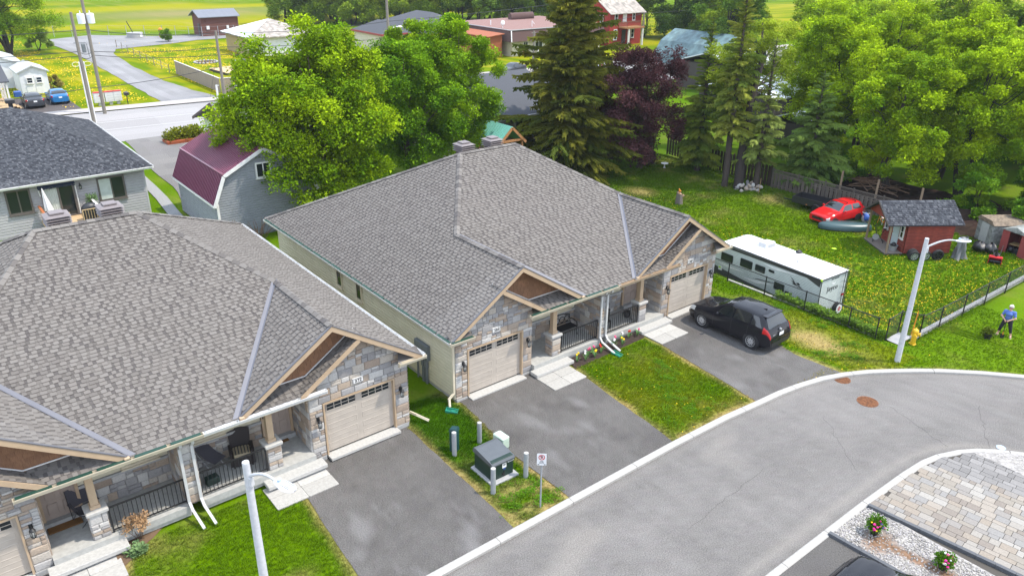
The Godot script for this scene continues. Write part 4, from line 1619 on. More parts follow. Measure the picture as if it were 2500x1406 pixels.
func build_front() -> void:
	street_lamp(V(17.58, 0, 8.65), V(1.15, 0, 0.85) * 0.85, "grey street lamp with curved arm, standing on the bank beside the hydrant")
	street_lamp(V(-9.86, 0, 6.12), V(0.32, 0, 0.95) * 0.95, "grey street lamp in the foreground before the porch of house 372")
	# transformer on its pad
	var o := thing("transformer", "dark green pad transformer with grey lid between the two drives", "transformer", V(-1.04, 0, 3.92), -0.02)
	var b := mb()
	b.bbox(V(0, 0.03, 0.05), V(1.12, 0.10, 1.30), 0.02)
	obj("concrete_pad", b, M.concrete_grey, o)
	b = mb()
	b.bbox(V(0, 0.44, 0), V(0.90, 0.74, 1.04), 0.02)
	var body := obj("cabinet", b, M.transformer_green, o)
	b = mb()
	var prof := PackedVector2Array([V2(-0.57, 0.70), V2(0.56, 0.66), V2(0.57, 0.72), V2(0.52, 0.79), V2(-0.40, 0.90), V2(-0.52, 0.88), V2(-0.57, 0.80)])
	b.t = Transform3D(Basis(Vector3.UP, -PI * 0.5), Vector3.ZERO)
	b.prism(prof, -0.475, 0.475)
	obj("lid", b, M.lid_grey, o)
	b = mb()
	b.box(V(0.05, 0.25, 0.525), V(0.03, 0.3, 0.02))
	b.box(V(0.0, 0.22, 0.53), V(0.06, 0.08, 0.04))
	obj("latch", b, M.black_metal, body)
	b = mb()
	b.box(V(0.06, 0.56, 0.523), V(0.17, 0.24, 0.006))
	var lb := obj("warning_label", b, M.white_paint, body)
	text(lb, "80", 0.08, Transform3D(Basis(), V(0.06, 0.56, 0.528)), M.black_paint)
	b = mb()
	b.box(V(0.03, 0.70, 0.546), V(0.18, 0.045, 0.02))
	obj("danger_label", b, M.red_paint, body)
	b = mb()
	b.cyl(V(0.06, 0.395, 0.52), V(0.06, 0.395, 0.527), 0.05, 0.05, 10)
	obj("blue_sticker", b, M.blue_paint, body)
	b = mb()
	b.box(V(0.33, 0.63, 0.523), V(0.24, 0.09, 0.006))
	var id := obj("number_label", b, M.white_paint, body)
	text(id, "2006", 0.08, Transform3D(Basis(), V(0.33, 0.63, 0.527)), M.black_paint)
	# pedestals
	o = thing("utility_pedestal", "pale green telephone pedestal behind the dark transformer", "utility box", V(-0.30, 0, 3.38), 0.05)
	b = mb()
	b.bbox(V(0, 0.22, 0), V(0.30, 0.46, 0.48), 0.02)
	obj("base", b, M.pale_green, o)
	b = mb()
	b.bbox(V(0, 0.66, 0), V(0.34, 0.46, 0.54), 0.035)
	obj("cover", b, M.pale_green, o)
	b = mb()
	b.cyl(V(0.17, 0.55, 0.1), V(0.185, 0.55, 0.1), 0.025, 0.025, 8)
	b.box(V(0.02, 0.44, 0.262), V(0.28, 0.02, 0.02))
	obj("lock", b, M.black_metal, o)
	o = thing("utility_pedestal", "slim dark green utility box behind the leftmost bollard", "utility box", V(-1.42, 0, 2.10), 0.5)
	b = mb()
	b.bbox(V(0, 0.42, 0), V(0.26, 0.86, 0.26), 0.02)
	obj("cabinet", b, M.teal_box, o)
	b = mb()
	b.hexa([V(-0.145, 0.84, 0.145), V(0.145, 0.84, 0.145), V(0.145, 0.84, -0.145), V(-0.145, 0.84, -0.145)], [V(-0.12, 0.97, 0.12), V(0.12, 0.97, 0.12), V(0.12, 0.93, -0.12), V(-0.12, 0.93, -0.12)])
	obj("cap", b, M.teal_box, o)
	bollard(V(-1.61, 0, 2.37), 0.98, "steel bollard standing before the slim dark green utility box")
	bollard(V(-0.44, 0, 2.28), 0.86, "steel bollard behind the transformer, next to the pale pedestal")
	bollard(V(-1.78, 0, 4.86), 1.02, "steel bollard before the near left corner of the transformer")
	bollard(V(-0.37, 0, 4.84), 0.99, "steel bollard between the transformer and the no-parking sign")
	# sign
	o = thing("parking_sign", "white no-parking sign on a thin steel post by the kerb", "sign", V(-0.99, 0, 6.33), 0.0)
	b = mb()
	b.bar(V(0, -0.1, 0), V(0, 1.95, 0), 0.05, 0.03)
	obj("post", b, M.galvanised, o)
	var f := Transform3D(Basis(Vector3.UP, -0.72), V(0, 1.90, 0))
	b = mb()
	b.t = f
	b.prism(PackedVector2Array([V2(-0.15, -0.20), V2(-0.13, -0.22), V2(0.13, -0.22), V2(0.15, -0.20), V2(0.15, 0.20), V2(0.13, 0.22), V2(-0.13, 0.22), V2(-0.15, 0.20)]), 0.025, 0.033)
	var pl := obj("sign_plate", b, M.white_paint, o)
	b = mb()
	b.t = f
	for i in 24:
		var a0 := TAU * i / 24.0
		var a1 := TAU * (i + 1) / 24.0
		var q := []
		for k in [[0.078, a0], [0.102, a0], [0.102, a1], [0.078, a1]]:
			q.append(V(cos(k[1]) * k[0], 0.085 + sin(k[1]) * k[0], 0.037))
		b.quad(q[0], q[1], q[2], q[3])
	b.bar(V(-0.064, 0.149, 0.038), V(0.064, 0.021, 0.038), 0.022, 0.003, Vector3.BACK)
	obj("prohibition_ring", b, M.red_paint, pl)
	text(pl, "P", 0.15, f * Transform3D(Basis(), V(0, 0.085, 0.034)), M.black_paint)
	text(pl, "FIRE", 0.05, f * Transform3D(Basis(), V(0, -0.075, 0.034)), M.black_paint)
	text(pl, "ROUTE", 0.05, f * Transform3D(Basis(), V(0, -0.125, 0.034)), M.black_paint)
	b = mb()
	b.t = f
	for s in [-1.0, 1.0]:
		b.box(V(s * 0.10, -0.185, 0.036), V(0.05, 0.025, 0.004))
	obj("arrow", b, M.black_paint, pl)
	# splash blocks
	for q in [[V(8.22, 0.02, 0.75), 0.15, "green splash block under the twin downspouts beside the tulip bed"], [V(-0.10, 0.02, 0.02), 0.75, "green splash block at the stone corner of house 384"]]:
		o = thing("splash_block", q[2], "splash block", q[0], q[1], "green splash blocks")
		b = mb()
		b.box(V(0, 0.01, 0), V(0.24, 0.02, 0.48))
		for s in [-1.0, 1.0]:
			b.hexa([V(s * 0.12 - 0.012, 0, 0.24), V(s * 0.12 + 0.012, 0, 0.24), V(s * 0.12 + 0.012, 0, -0.24), V(s * 0.12 - 0.012, 0, -0.24)], [V(s * 0.12 - 0.012, 0.05, 0.24), V(s * 0.12 + 0.012, 0.05, 0.24), V(s * 0.12 + 0.012, 0.10, -0.24), V(s * 0.12 - 0.012, 0.10, -0.24)])
		b.box(V(0, 0.05, -0.235), V(0.24, 0.09, 0.02))
		obj("tray", b, M.splash_green, o)
	# electric meters on the side wall of 384
	o = thing("meter_cabinet", "grey electric cabinet with two round meters on the cream side wall", "electric meter", V(0.36, 0, -2.62), 0.0)
	b = mb()
	b.bbox(V(-0.08, 1.48, 0), V(0.16, 0.66, 0.98), 0.015)
	var cab := obj("cabinet", b, M.meter_grey, o)
	for k in [-0.02, 0.27]:
		b = mb()
		b.cyl(V(-0.16, 1.42, k), V(-0.24, 1.42, k), 0.10, 0.095, 14)
		var mtr := obj("meter", b, M.zinc, cab)
		b = mb()
		b.cyl(V(-0.24, 1.42, k), V(-0.27, 1.42, k), 0.08, 0.07, 14)
		obj("meter_glass", b, M.clear_glass, mtr)
	b = mb()
	for k in [0.02, 0.26]:
		b.bbox(V(-0.07, 0.92, k), V(0.13, 0.34, 0.18), 0.015)
	obj("breaker_box", b, M.meter_grey, o)
	b = mb()
	for k in [-0.40, -0.02, 0.06, 0.22, 0.30]:
		b.cyl(V(-0.07, -0.05, k), V(-0.07, 1.2 if k < -0.3 else 0.8, k), 0.04, 0.04, 8)
	obj("conduit", b, M.meter_grey, o)
	# hydrant and its marker
	o = thing("fire_hydrant", "yellow fire hydrant at the corner of the black fence", "fire hydrant", V(19.70, 0, 8.28), 0.4)
	b = mb()
	b.lathe([V2(0.17, 0.0), V2(0.17, 0.03), V2(0.115, 0.04), V2(0.11, 0.40), V2(0.15, 0.42), V2(0.15, 0.46), V2(0.12, 0.48), V2(0.12, 0.62), V2(0.15, 0.63), V2(0.15, 0.66)], Vector3.ZERO, 14)
	var hb := obj("barrel", b, M.hydrant_yellow, o)
	b = mb()
	b.lathe([V2(0.14, 0.66), V2(0.13, 0.70), V2(0.10, 0.755), V2(0.05, 0.785), V2(0.035, 0.79), V2(0.03, 0.83), V2(0.0, 0.83)], Vector3.ZERO, 14)
	obj("bonnet", b, M.hydrant_yellow, o)
	for k in [[V(1, 0, 0), 0.05], [V(-1, 0, 0), 0.05], [V(0, 0, 1), 0.075]]:
		b = mb()
		b.cyl(k[0] * 0.08 + Vector3.UP * 0.53, k[0] * 0.2 + Vector3.UP * 0.53, k[1], k[1], 10)
		b.cyl(k[0] * 0.2 + Vector3.UP * 0.53, k[0] * 0.235 + Vector3.UP * 0.53, k[1] * 1.25, k[1] * 1.2, 8)
		obj("nozzle", b, M.hydrant_yellow, hb)
	o = thing("hydrant_marker", "slender orange marker rod leaning behind the yellow hydrant", "marker rod", V(19.93, 0, 8.05), 0.0)
	b = mb()
	b.cyl(V(0, 0.3, 0), V(0.10, 1.42, 0.02), 0.03, 0.022, 8)
	obj("rod", b, M.orange_paint, o)
	b = mb()
	b.cyl(V(0.10, 1.42, 0.02), V(0.105, 1.50, 0.021), 0.028, 0.01, 8)
	obj("tip", b, M.orange_paint, o)
	# black fences
	var p1 := []
	for i in 9:
		var z := -10.55 + 2.3 * i + (0.05 if i > 6 else 0.0)
		if i == 8:
			z = 6.95
		p1.append(V(18.75 + 0.012 * i, 0.0, z))
	chain_fence("chain_link_fence", "black chain-link fence running along the camper behind the parked black car", p1, 1.05)
	chain_fence("chain_link_fence", "short black chain-link return beside the gravel pad and the hydrant", [V(19.03, 0, 7.34), V(20.27, 0, 7.30), V(20.69, 0, 8.10)], 1.10)
	var p2 := [V(20.69, 0, 8.10)]
	for i in 8:
		p2.append(V(22.40 + 2.38 * i, 0, 8.22 + 0.06 * i))
	chain_fence("chain_link_fence", "long black chain-link fence along the kerb behind the woman", p2, 1.06)
	b = mb()
	for i in 12:
		b.box(V(20.2 + 1.75 * i + 0.87, 0.02, 8.02 + 0.046 * i), V(1.73, 0.18, 0.20), -0.026)
	struct("kerb_edging", b, M.concrete_white)
	b = mb()
	for i in 9:
		b.box(V(18.98 + R(-0.02, 0.02), 0.01, -1.0 + 0.95 * i), V(0.14, 0.10, 0.9))
	struct("kerb_edging", b, M.concrete_white)
	b = mb()
	b.poly([V(19.05, 0.035, 7.95), V(20.35, 0.035, 7.95), V(20.30, 0.035, 7.34), V(19.1, 0.035, 7.3)])
	struct("gravel_pad", b, M.gravel_grey)
	# manhole covers
	for q in [[V(14.33, -0.062, 7.95), 0.30, "small rusty drain cover close to the kerb before the right drive"], [V(13.54, -0.062, 9.51), 0.36, "rusty round manhole cover in the middle of the road"], [V(14.49, -0.062, 14.13), 0.14, "small pale blue valve cover in the road beside the island kerb"]]:
		o = thing("manhole_cover", q[2], "manhole cover", q[0], 0.3)
		b = mb()
		b.lathe([V2(q[1] * 1.14, -0.02), V2(q[1] * 1.14, 0.004), V2(q[1] * 1.02, 0.006), V2(q[1] * 1.0, -0.01), V2(q[1] * 0.97, 0.004), V2(0.0, 0.006)], Vector3.ZERO, 24)
		var cv := obj("cover", b, M.rust_iron if q[1] > 0.2 else M.pale_blue, o)
		if q[1] > 0.2:
			b = mb()
			for i in 7:
				var x: float = q[1] * (-0.75 + 0.25 * i)
				var l := sqrt(maxf(0.02, q[1] * q[1] * 0.85 - x * x))
				b.box(V(x, 0.010, 0), V(q[1] * 0.09, 0.012, l * 2.0))
			obj("rib", b, M.rust_iron, cv)
	# soil beds
	b = mb()
	var bed := [[V2(6.15, -0.34), V2(5.92, 0.56)], [V2(8.2, -0.34), V2(8.3, 0.46)], [V2(10.5, -0.42), V2(10.42, 0.38)]]
	for i in 2:
		for u in 22:
			for j in 8:
				var c := []
				for e in [[u, j], [u, j + 1], [u + 1, j + 1], [u + 1, j]]:
					var fz := float(e[0]) / 22.0
					var p: Vector2 = (bed[i][0].lerp(bed[i + 1][0], fz)).lerp(bed[i][1].lerp(bed[i + 1][1], fz), e[1] / 8.0)
					c.append(V(p.x, 0.02 + 0.05 * sin(PI * e[1] / 8.0) + 0.045 * noise2(p.x, p.y, 220.0), p.y))
				b.quad(c[0], c[1], c[2], c[3])
	struct("flower_bed", b, M.soil)
	b = mb()
	for u in 14:
		for j in 8:
			var c := []
			for e in [[u, j], [u, j + 1], [u + 1, j + 1], [u + 1, j]]:
				var x: float = -12.28 + 1.5 * e[0] / 14.0
				var z: float = lerpf(-0.2, 0.95 - 1.1 * e[0] / 14.0, e[1] / 8.0)
				c.append(V(x, 0.02 + 0.05 * sin(PI * e[1] / 8.0) + 0.04 * noise2(x, z, 200.0), z))
			b.quad(c[0], c[1], c[2], c[3])
	struct("mulch_bed", b, M.mulch)
	# tulips in the bed of 384
	var cols := [M.petal_pink, M.petal_yellow, M.petal_white, M.petal_red]
	var names := ["pink", "yellow", "white", "red"]
	var at := [[6.35, 0.18, 1], [6.75, 0.30, 2], [7.05, 0.12, 0], [7.25, 0.34, 1], [7.4, 0.05, 0], [7.75, 0.22, 3], [8.55, 0.24, 2], [8.75, 0.02, 0], [9.0, 0.30, 1], [9.25, 0.05, 2], [9.75, 0.0, 3], [10.2, 0.1, 0]]
	var where := ["at the left end of the bed", "second from the left end of the bed", "in the left half of the bed near the railing", "in the left half of the bed by the lawn", "close to the railing left of the downspouts", "just left of the downspouts", "just right of the downspouts", "behind the splash block", "by the lawn right of the splash block", "in the middle of the right half of the bed", "near the step of house 380", "at the right end of the bed"]
	for i in at.size():
		o = thing("tulip", "%s tulips %s" % [names[at[i][2]], where[i]], "tulips", V(at[i][0], 0.05, at[i][1]), R(0, 6))
		b = mb()
		for k in 8:
			var a := R(0, TAU)
			var d := V(cos(a), 0, sin(a))
			var s := V(-d.z, 0, d.x) * 0.03
			var l := R(0.12, 0.24)
			b.quad(d * 0.01 - s * 0.4, d * 0.01 + s * 0.4, d * l * 0.5 + s + Vector3.UP * l, d * l * 0.5 - s + Vector3.UP * l)
			b.tri(d * l * 0.5 - s + Vector3.UP * l, d * l * 0.5 + s + Vector3.UP * l, d * l * 0.95 + Vector3.UP * l * 1.2)
		obj("leaves", b, M.tulip_leaf, o)
		for k in 2:
			var p := V(R(-0.08, 0.08), R(0.26, 0.36), R(-0.08, 0.08))
			b = mb()
			b.cyl(V(p.x * 0.3, 0, p.z * 0.3), p, 0.008, 0.007, 5, false)
			obj("stem", b, M.tulip_leaf, o)
			b = mb()
			b.lathe([V2(0.0, 0.0), V2(0.035, 0.012), V2(0.048, 0.05), V2(0.04, 0.085), V2(0.02, 0.075), V2(0.0, 0.03)], p, 7)
			obj("bloom", b, cols[at[i][2]], o)
	# withered hydrangea and small green plant at house 372
	o = thing("bare_shrub", "withered bare shrub with tan seed heads in the mulch bed", "shrub", V(-11.5, 0.02, 0.02))
	b = mb()
	var hd := []
	for k in 11:
		var a := R(0, TAU)
		var tip := V(cos(a) * R(0.15, 0.4), R(0.5, 0.95), sin(a) * R(0.1, 0.3))
		var mid := tip * 0.5 + V(R(-0.05, 0.05), 0.05, R(-0.05, 0.05))
		b.tube([V(tip.x * 0.1, 0, tip.z * 0.1), mid, tip], 0.008, 5)
		hd.append(tip)
		b.tube([mid, mid + V(R(-0.15, 0.15), R(0.15, 0.3), R(-0.1, 0.1))], 0.006, 4)
	obj("branches", b, M.dry_twig, o)
	var xs := []
	for p in hd:
		for k in 14:
			xs.append(Transform3D(Basis(V(R(-1, 1), R(0.2, 1), R(-1, 1)).normalized(), R(0, 6)).scaled(Vector3.ONE * R(0.10, 0.2)), p + V(R(-0.07, 0.07), R(-0.08, 0.06), R(-0.07, 0.07))))
	many("seed_heads", U.sprig, M.dry_leaf, xs, [], o).set_meta("kind", "stuff")
	o = thing("garden_plant", "small low green plant in the mulch bed by the step", "plant", V(-11.75, 0.03, 0.52))
	xs = []
	for k in 60:
		var a := R(0, TAU)
		var r := R(0.0, 0.22)
		xs.append(Transform3D(Basis(Vector3.UP, R(0, TAU)).scaled(Vector3.ONE * R(0.18, 0.34)), V(cos(a) * r, R(0.0, 0.10), sin(a) * r)))
	many("leaves", U.sprig, M.grey_green_leaf, xs, [], o)
	# flower pots on the island
	for q in [[V(6.36, 0.02, 13.62), 1.0, "black pot of pink, yellow and purple flowers nearest the pavers' kerb end"], [V(6.55, 0.02, 15.62), 0.0, "black pot of magenta flowers beside the front of the black car"]]:
		o = thing("flower_pot", q[2], "flower pot", q[0], 0.0, "flower pots on the pebble bed")
		b = mb()
		b.lathe([V2(0.10, 0.0), V2(0.15, 0.20), V2(0.165, 0.20), V2(0.165, 0.235), V2(0.14, 0.235), V2(0.13, 0.2), V2(0.0, 0.2)], Vector3.ZERO, 16)
		obj("pot", b, M.black_plastic, o)
		xs = []
		var cs := []
		for k in 150:
			var p := V(R(-1, 1), R(-0.2, 1), R(-1, 1)).normalized() * R(0.1, 0.24)
			xs.append(Transform3D(Basis(V(R(-1, 1), R(0, 1), R(-1, 1)).normalized(), R(0, 6)).scaled(Vector3.ONE * R(0.12, 0.25)), p + V(0, 0.28 + (0.1 if q[1] > 0.5 and p.x > 0.0 else 0.0), 0)))
			var g := R(0.6, 1.3)
			cs.append(Color(0.08 * g, 0.19 * g, 0.012 * g))
		many("foliage", U.sprig, M.leaf_v, xs, cs, o)
		for k in 16:
			var p := V(R(-1, 1), R(0.1, 1), R(-0.6, 1)).normalized() * 0.25 + V(0, 0.28, 0)
			b = mb()
			b.ball(p, V(0.04, 0.03, 0.04) * R(0.7, 1.25), 7, 4)
			var kind := rng.randi() % 8
			obj("bloom", b, M.petal_magenta if kind < 4 else (M.petal_purple if kind < 6 else (M.petal_yellow if q[1] > 0.5 else M.petal_white)), o)

func build_porches() -> void:
	var ax := -18.02
	# doormats
	for q in [[V(ax + 4.82, 0.515, -1.45), V(0.93, 0.025, 0.50), "long plain brown doormat before the leftmost front door", ""], [V(ax + 11.60, 0.515, -1.58), V(0.68, 0.025, 0.42), "brown doormat with dark pattern before the door of house 372", "x"]]:
		var o := thing("doormat", q[2], "doormat", q[0])
		var b := mb()
		b.bbox(Vector3.ZERO, q[1], 0.006)
		obj("mat", b, M.coir, o)
		if q[3]:
			b = mb()
			for i in 6:
				b.box(V(-0.25 + 0.1 * i, 0.014, 0.06 * (1 if i % 2 == 0 else -1) * 0.4), V(0.06, 0.004, 0.14), 0.3 * (i % 3))
			obj("pattern", b, M.coir_dark, o)
	# folding camp chair
	var o := thing("camp_chair", "dark grey folding camp chair on the leftmost porch", "chair", V(ax + 5.42, 0.49, -1.30), 0.25)
	var b := mb()
	b.grid(func(u, w): return V((u - 0.5) * 0.58, 0.44 - 0.06 * sin(u * PI) - 0.03 * sin(w * PI), (w - 0.5) * 0.5), 0, 1, 6, 0, 1, 6)
	obj("seat", b, M.camp_cloth, o)
	b = mb()
	b.grid(func(u, w): return V((u - 0.5) * 0.60, 0.42 + 0.58 * w, -0.25 - 0.16 * w - 0.05 * sin(u * PI)), 0, 1, 6, 0, 1, 6)
	obj("backrest", b, M.camp_cloth, o)
	for s in [-1.0, 1.0]:
		b = mb()
		b.box(V(s * 0.33, 0.64, 0.0), V(0.08, 0.03, 0.5))
		obj("armrest", b, M.camp_cloth, o)
		b = mb()
		b.tube([V(s * 0.30, 0.0, 0.28), V(-s * 0.28, 0.42, 0.24)], 0.012)
		b.tube([V(s * 0.30, 0.0, -0.26), V(s * 0.30, 1.0, -0.42)], 0.012)
		b.tube([V(s * 0.30, 0.0, -0.26), V(s * 0.30, 0.64, 0.24)], 0.012)
		obj("leg", b, M.black_metal, o)
	# wicker armchair with a striped cushion
	o = thing("wicker_chair", "dark brown wicker armchair with striped cushion on the porch of 372", "chair", V(ax + 10.20, 0.49, -1.18), -0.25)
	wicker(o, true)
	# sling lounge chair
	o = thing("sling_chair", "low grey sling chair with bowed metal frame beside the wicker armchair", "chair", V(ax + 9.20, 0.49, -1.42), 0.5)
	b = mb()
	b.grid(func(u, w): return V((u - 0.5) * 0.52, 0.95 - 0.62 * w + 0.22 * maxf(0.0, w - 0.55) * 2.0 * w, -0.45 + 0.95 * w), 0, 1, 4, 0, 1, 10)
	obj("sling", b, M.camp_cloth, o)
	for s in [-1.0, 1.0]:
		b = mb()
		b.tube([V(s * 0.27, 0.95, -0.45), V(s * 0.27, 0.35, 0.15), V(s * 0.27, 0.40, 0.52)], 0.014)
		b.tube([V(s * 0.27, 0.0, -0.4), V(s * 0.3, 0.56, 0.3), V(s * 0.3, 0.58, -0.15)], 0.014)
		b.tube([V(s * 0.27, 0.0, 0.45), V(s * 0.27, 0.62, -0.12)], 0.014)
		obj("frame", b, M.zinc, o)
	o = thing("storage_box", "small green plastic box behind the railing of the porch of 372", "box", V(ax + 9.0, 0.49, -0.72), 0.1)
	b = mb()
	b.bbox(V(0, 0.12, 0), V(0.42, 0.24, 0.28), 0.02)
	obj("tub", b, M.transformer_green, o)
	o = thing("door_wreath", "dark wreath hanging on the leftmost front door", "wreath", V(ax + 5.12, 2.36, -1.66))
	b = mb()
	for i in 14:
		var a := TAU * i / 14.0
		var c := TAU * (i + 1) / 14.0
		b.cyl(V(cos(a), sin(a), 0) * 0.13, V(cos(c), sin(c), 0) * 0.13, 0.03, 0.034, 6, false)
	obj("ring", b, M.dry_twig, o)
	o = thing("door_tassel", "dark blue tassel hanging beside the door of house 372", "ornament", V(ax + 11.25, 2.08, -1.62))
	b = mb()
	b.lathe([V2(0.07, -0.5), V2(0.05, -0.25), V2(0.02, -0.05), V2(0.035, 0.0), V2(0.02, 0.1), V2(0.05, 0.15), V2(0.0, 0.2)], Vector3.ZERO, 8)
	obj("tassel", b, M.navy_cloth, o)
	# 384: iron bench
	o = thing("garden_bench", "black cast-iron bench with looped back on the porch of 384", "bench", V(7.02, 0.41, -1.52), 0.0)
	b = mb()
	for i in 7:
		b.box(V(0, 0.42, -0.16 + 0.07 * i), V(1.24, 0.02, 0.045))
	obj("seat", b, M.black_metal, o)
	b = mb()
	b.bar(V(-0.6, 0.5, -0.22), V(0.6, 0.5, -0.22), 0.03, 0.03)
	for i in 12:
		var f0 := i / 12.0
		var f1 := (i + 1) / 12.0
		b.bar(V(-0.6 + 1.2 * f0, 0.80 + 0.12 * sin(PI * f0), -0.28), V(-0.6 + 1.2 * f1, 0.80 + 0.12 * sin(PI * f1), -0.28), 0.03, 0.03)
	for k in 4:
		var cx := -0.44 + 0.29 * k
		for i in 10:
			var a := TAU * i / 10.0
			var c := TAU * (i + 1) / 10.0
			b.bar(V(cx + cos(a) * 0.14, 0.66 + sin(a) * 0.14, -0.25), V(cx + cos(c) * 0.14, 0.66 + sin(c) * 0.14, -0.25), 0.022, 0.022)
	obj("backrest", b, M.black_metal, o)
	for s in [-1.0, 1.0]:
		b = mb()
		b.tube([V(s * 0.6, 0.0, 0.32), V(s * 0.6, 0.25, 0.22), V(s * 0.6, 0.42, 0.28), V(s * 0.6, 0.62, 0.24), V(s * 0.6, 0.66, -0.05), V(s * 0.6, 0.62, -0.24)], 0.02)
		b.tube([V(s * 0.6, 0.0, -0.30), V(s * 0.6, 0.42, -0.18), V(s * 0.6, 0.82, -0.28)], 0.02)
		obj("leg", b, M.black_metal, o)
	# 380: wicker chairs
	o = thing("wicker_chair", "black wicker armchair on the porch of 380 close to the downspouts", "chair", V(9.35, 0.41, -1.45), 0.35)
	wicker(o, false)
	o = thing("patio_table", "small black wicker table beside the armchair on the porch of 380", "table", V(9.0, 0.41, -0.85), 0.2)
	b = mb()
	b.bbox(V(0, 0.40, 0), V(0.42, 0.04, 0.42), 0.01)
	obj("tabletop", b, M.wicker, o)
	for k in [V2(-1, -1), V2(1, -1), V2(1, 1), V2(-1, 1)]:
		b = mb()
		b.box(V(k.x * 0.18, 0.19, k.y * 0.18), V(0.05, 0.38, 0.05))
		obj("leg", b, M.wicker, o)
	o = thing("plant_pot", "dark round pot standing behind the right pillar of the porch of 380", "pot", V(10.72, 0.40, -1.1))
	b = mb()
	b.lathe([V2(0.10, 0.0), V2(0.18, 0.18), V2(0.17, 0.30), V2(0.14, 0.30), V2(0.0, 0.26)], Vector3.ZERO, 14)
	obj("pot", b, M.black_plastic, o)

func wicker(o: Node3D, cushion: bool) -> void:
	var b := mb()
	b.bbox(V(0, 0.22, 0.0), V(0.62, 0.34, 0.60), 0.03)
	obj("seat", b, M.wicker, o)
	b = mb()
	b.grid(func(u, w): return V((u - 0.5) * (0.62 + 0.10 * w), 0.38 + 0.62 * w + 0.05 * sin(PI * u) * w, -0.28 - 0.16 * w - 0.04 * sin(PI * u)), 0, 1, 8, 0, 1, 8)
	b.grid(func(u, w): return V((u - 0.5) * (0.62 + 0.10 * w), 0.38 + 0.62 * w + 0.05 * sin(PI * u) * w, -0.34 - 0.16 * w - 0.04 * sin(PI * u)), 1, 0, 8, 0, 1, 8)
	obj("backrest", b, M.wicker, o)
	for s in [-1.0, 1.0]:
		b = mb()
		b.bbox(V(s * 0.35, 0.56, -0.02), V(0.10, 0.06, 0.60), 0.02)
		b.box(V(s * 0.35, 0.30, 0.22), V(0.08, 0.5, 0.08))
		obj("armrest", b, M.wicker, o)
		for z in [-0.26, 0.26]:
			b = mb()
			b.box(V(s * 0.29, 0.03, z), V(0.06, 0.09, 0.06))
			obj("leg", b, M.wicker, o)
	if cushion:
		b = mb()
		b.bbox(V(0, 0.45, 0.02), V(0.54, 0.11, 0.54), 0.03)
		var c := obj("cushion", b, M.cushion_tan, o)
		for i in 5:
			b = mb()
			b.box(V(-0.2 + 0.1 * i, 0.507, 0.02), V(0.035, 0.004, 0.48))
			obj("stripe", b, M.black_plastic, c)

